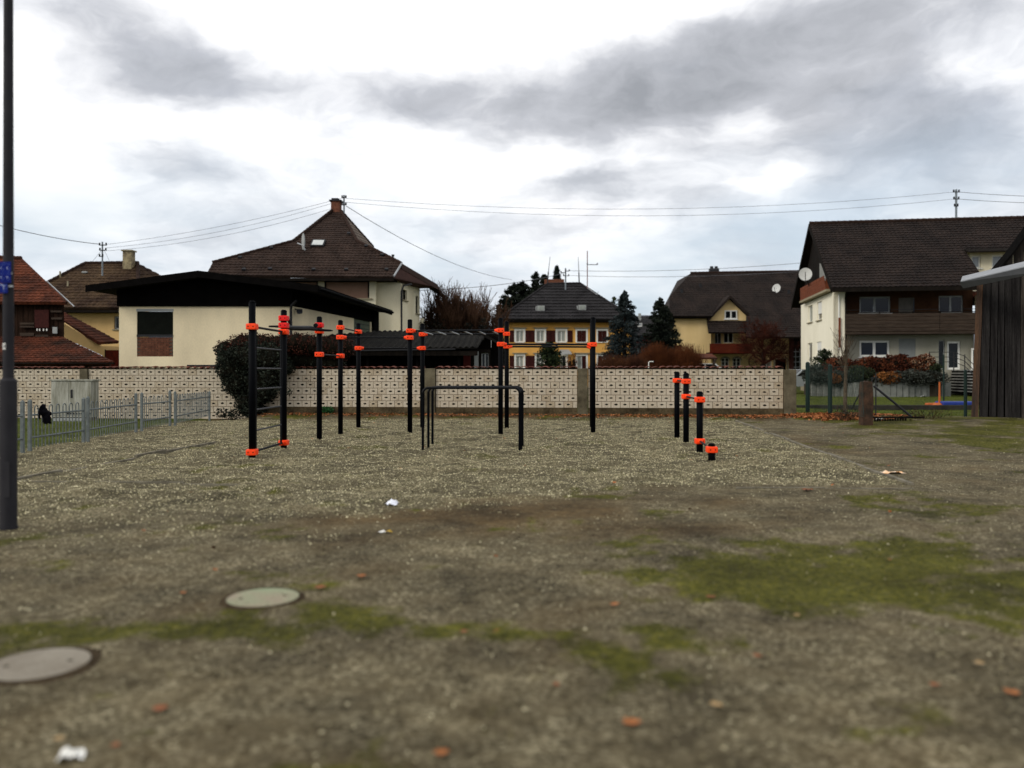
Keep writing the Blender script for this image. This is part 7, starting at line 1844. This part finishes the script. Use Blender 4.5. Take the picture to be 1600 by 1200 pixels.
# ------------------------------------------------------------------ masts, antennas and wires
def mast(name, label, px, ytop, ybot, y_, r_, arms, cat='mast', m=m_metal):
    t = thing(name, P(px, ybot, y_), label, cat)
    MB().cyl(P(px, ybot, y_), P(px, ytop, y_), r_, n=8).build('pole', m, t)
    for py, x0, x1 in arms:
        MB().cyl(P(x0, py, y_ - .05), P(x1, py, y_ - .05), .035, n=6).build('cross_arm', m_dkmetal, t)
        for xx in (x0 + .6, x1 - .6):
            c0 = P(xx, py, y_ - .05); MB().cyl(c0 + Vector((0, 0, -.02)), c0 + Vector((0, 0, .16)), .055, n=8).build('insulator', m_dkmetal, t)
    return t
mast('roof_mast', 'power line mast on the mossy brown hipped roof', 160, 378, 431, 57, .055, ((383, 155, 166.5), (391, 155.5, 166), (400.5, 155, 161)))
mast('roof_mast', 'slim mast with insulators beside the chimney of the pointed roof', 537.5, 305, 334, 57, .06, ((309, 534, 541), (320, 534, 541)))
mast('roof_mast', 'power line mast on the ridge of the big white house', 1494, 296, 360, 57.8, .075, ((300, 1489.5, 1499), (311, 1490, 1498.5), (322, 1491, 1497)))
mast('roof_mast', 'power line mast standing on the dark roof of the yellow house', 883.7, 419, 453, 82, .07, ((423.5, 883, 890), (431, 880, 889), (426, 876, 884)))
mast('roof_antenna', 'very tall thin red and white aerial at the right end of the yellow house ridge', 917.7, 392, 450, 83, .045, ((413.5, 917, 934),), 'antenna', mat('faded_red_paint', (.22, .10, .09), .7, var=.3))
for px0, px1, yt, yb2, lb in ((855.5, 859.5, 401, 442, 'slightly leaning whip aerial at the left end of the yellow house ridge'), (905, 903.5, 401, 443, 'straight whip aerial near the right end of the yellow house ridge')):
    t = thing('roof_antenna', P(px0, yb2, 83), lb, 'antenna')
    MB().cyl(P(px0, yb2, 83), P((px0 * 2 + px1) / 3, yb2 - 17, 83), .06, n=6).build('base_tube', m_dkmetal, t); MB().cyl(P((px0 * 2 + px1) / 3, yb2 - 17, 83), P(px1, yt, 83), .035, .02, n=6).build('whip', m_dkmetal, t)
t = thing('yagi_antenna', P(928, 455, 82), 'small slanted aerial on the right slope of the yellow house roof', 'antenna'); MB().cyl(P(918, 450, 82.5), P(934, 461, 81), .03, n=5).build('boom', m_zinc, t); MB().cyl(P(932, 460, 81), P(935.5, 455.5, 81), .025, n=5).build('element', m_zinc, t)
m_wire = mat('cable_grey', (.12, .12, .13), .7, spec=.1)
def wire(a, b, sag, label, r_=.014, n_=14):
    pth = []
    for k in range(n_ + 1):
        f_ = k / n_; p = a.lerp(b, f_); pth.append(p + Vector((0, 0, -4 * sag * f_ * (1 - f_))))
    o = MB().tube(pth, r_, 4).build('overhead_wire', m_wire); tag(o, label, 'wire', 'overhead power lines'); return o
wire(P(-40, 341, 52), P(155, 381.5, 57), .2, 'thick overhead wire running in from the left edge to the mast on the hipped roof', .025)
for i, (ya_, yb_2, s_) in enumerate(((382, 309.5, .3), (387.5, 313, .45), (392, 321, .5))):
    wire(P(166, ya_, 57), P(534, yb_2, 57), s_, ('topmost', 'middle', 'lowest')[i] + ' of the three faint wires between hipped roof and pointed roof', .012)
for i, (ya_, yb_2, s_) in enumerate(((310, 300, .95), (316, 311, 1.05))):
    wire(P(541, ya_, 57), P(1490, yb_2, 57.8), s_, ('upper', 'lower')[i] + ' long sagging wire crossing the sky from the pointed roof to the white house mast', .013)
for i, (ya_, yb_2) in enumerate(((300, 308), (311, 318))):
    wire(P(1498, ya_, 57.8), P(1700, yb_2, 55), .1, ('upper', 'lower')[i] + ' short wire leaving the white house mast to the right edge', .018)
wire(P(541, 322, 57), P(800, 437, 96), .9, 'thin service wire dropping from the pointed roof towards the dark conifers', .022)
wire(P(640, 454, 56), P(881, 427, 82), .35, 'wire passing behind the broad bare tree to the mast of the yellow house', .028)
for i, (ya_, yb_2) in enumerate(((423, 407.5), (430.5, 421))):
    wire(P(889, ya_, 82), P(1290, yb_2, 74), .35, ('upper', 'lower')[i] + ' wire from the yellow house mast across above the butter yellow house', .022)
for px, py in ((145, 408), (171, 408)): wire(P(159 if px < 160 else 163, 391, 57), P(px, py, 57), .0, ('left' if px < 160 else 'right') + ' guy wire of the mast on the hipped roof', .010, 2)
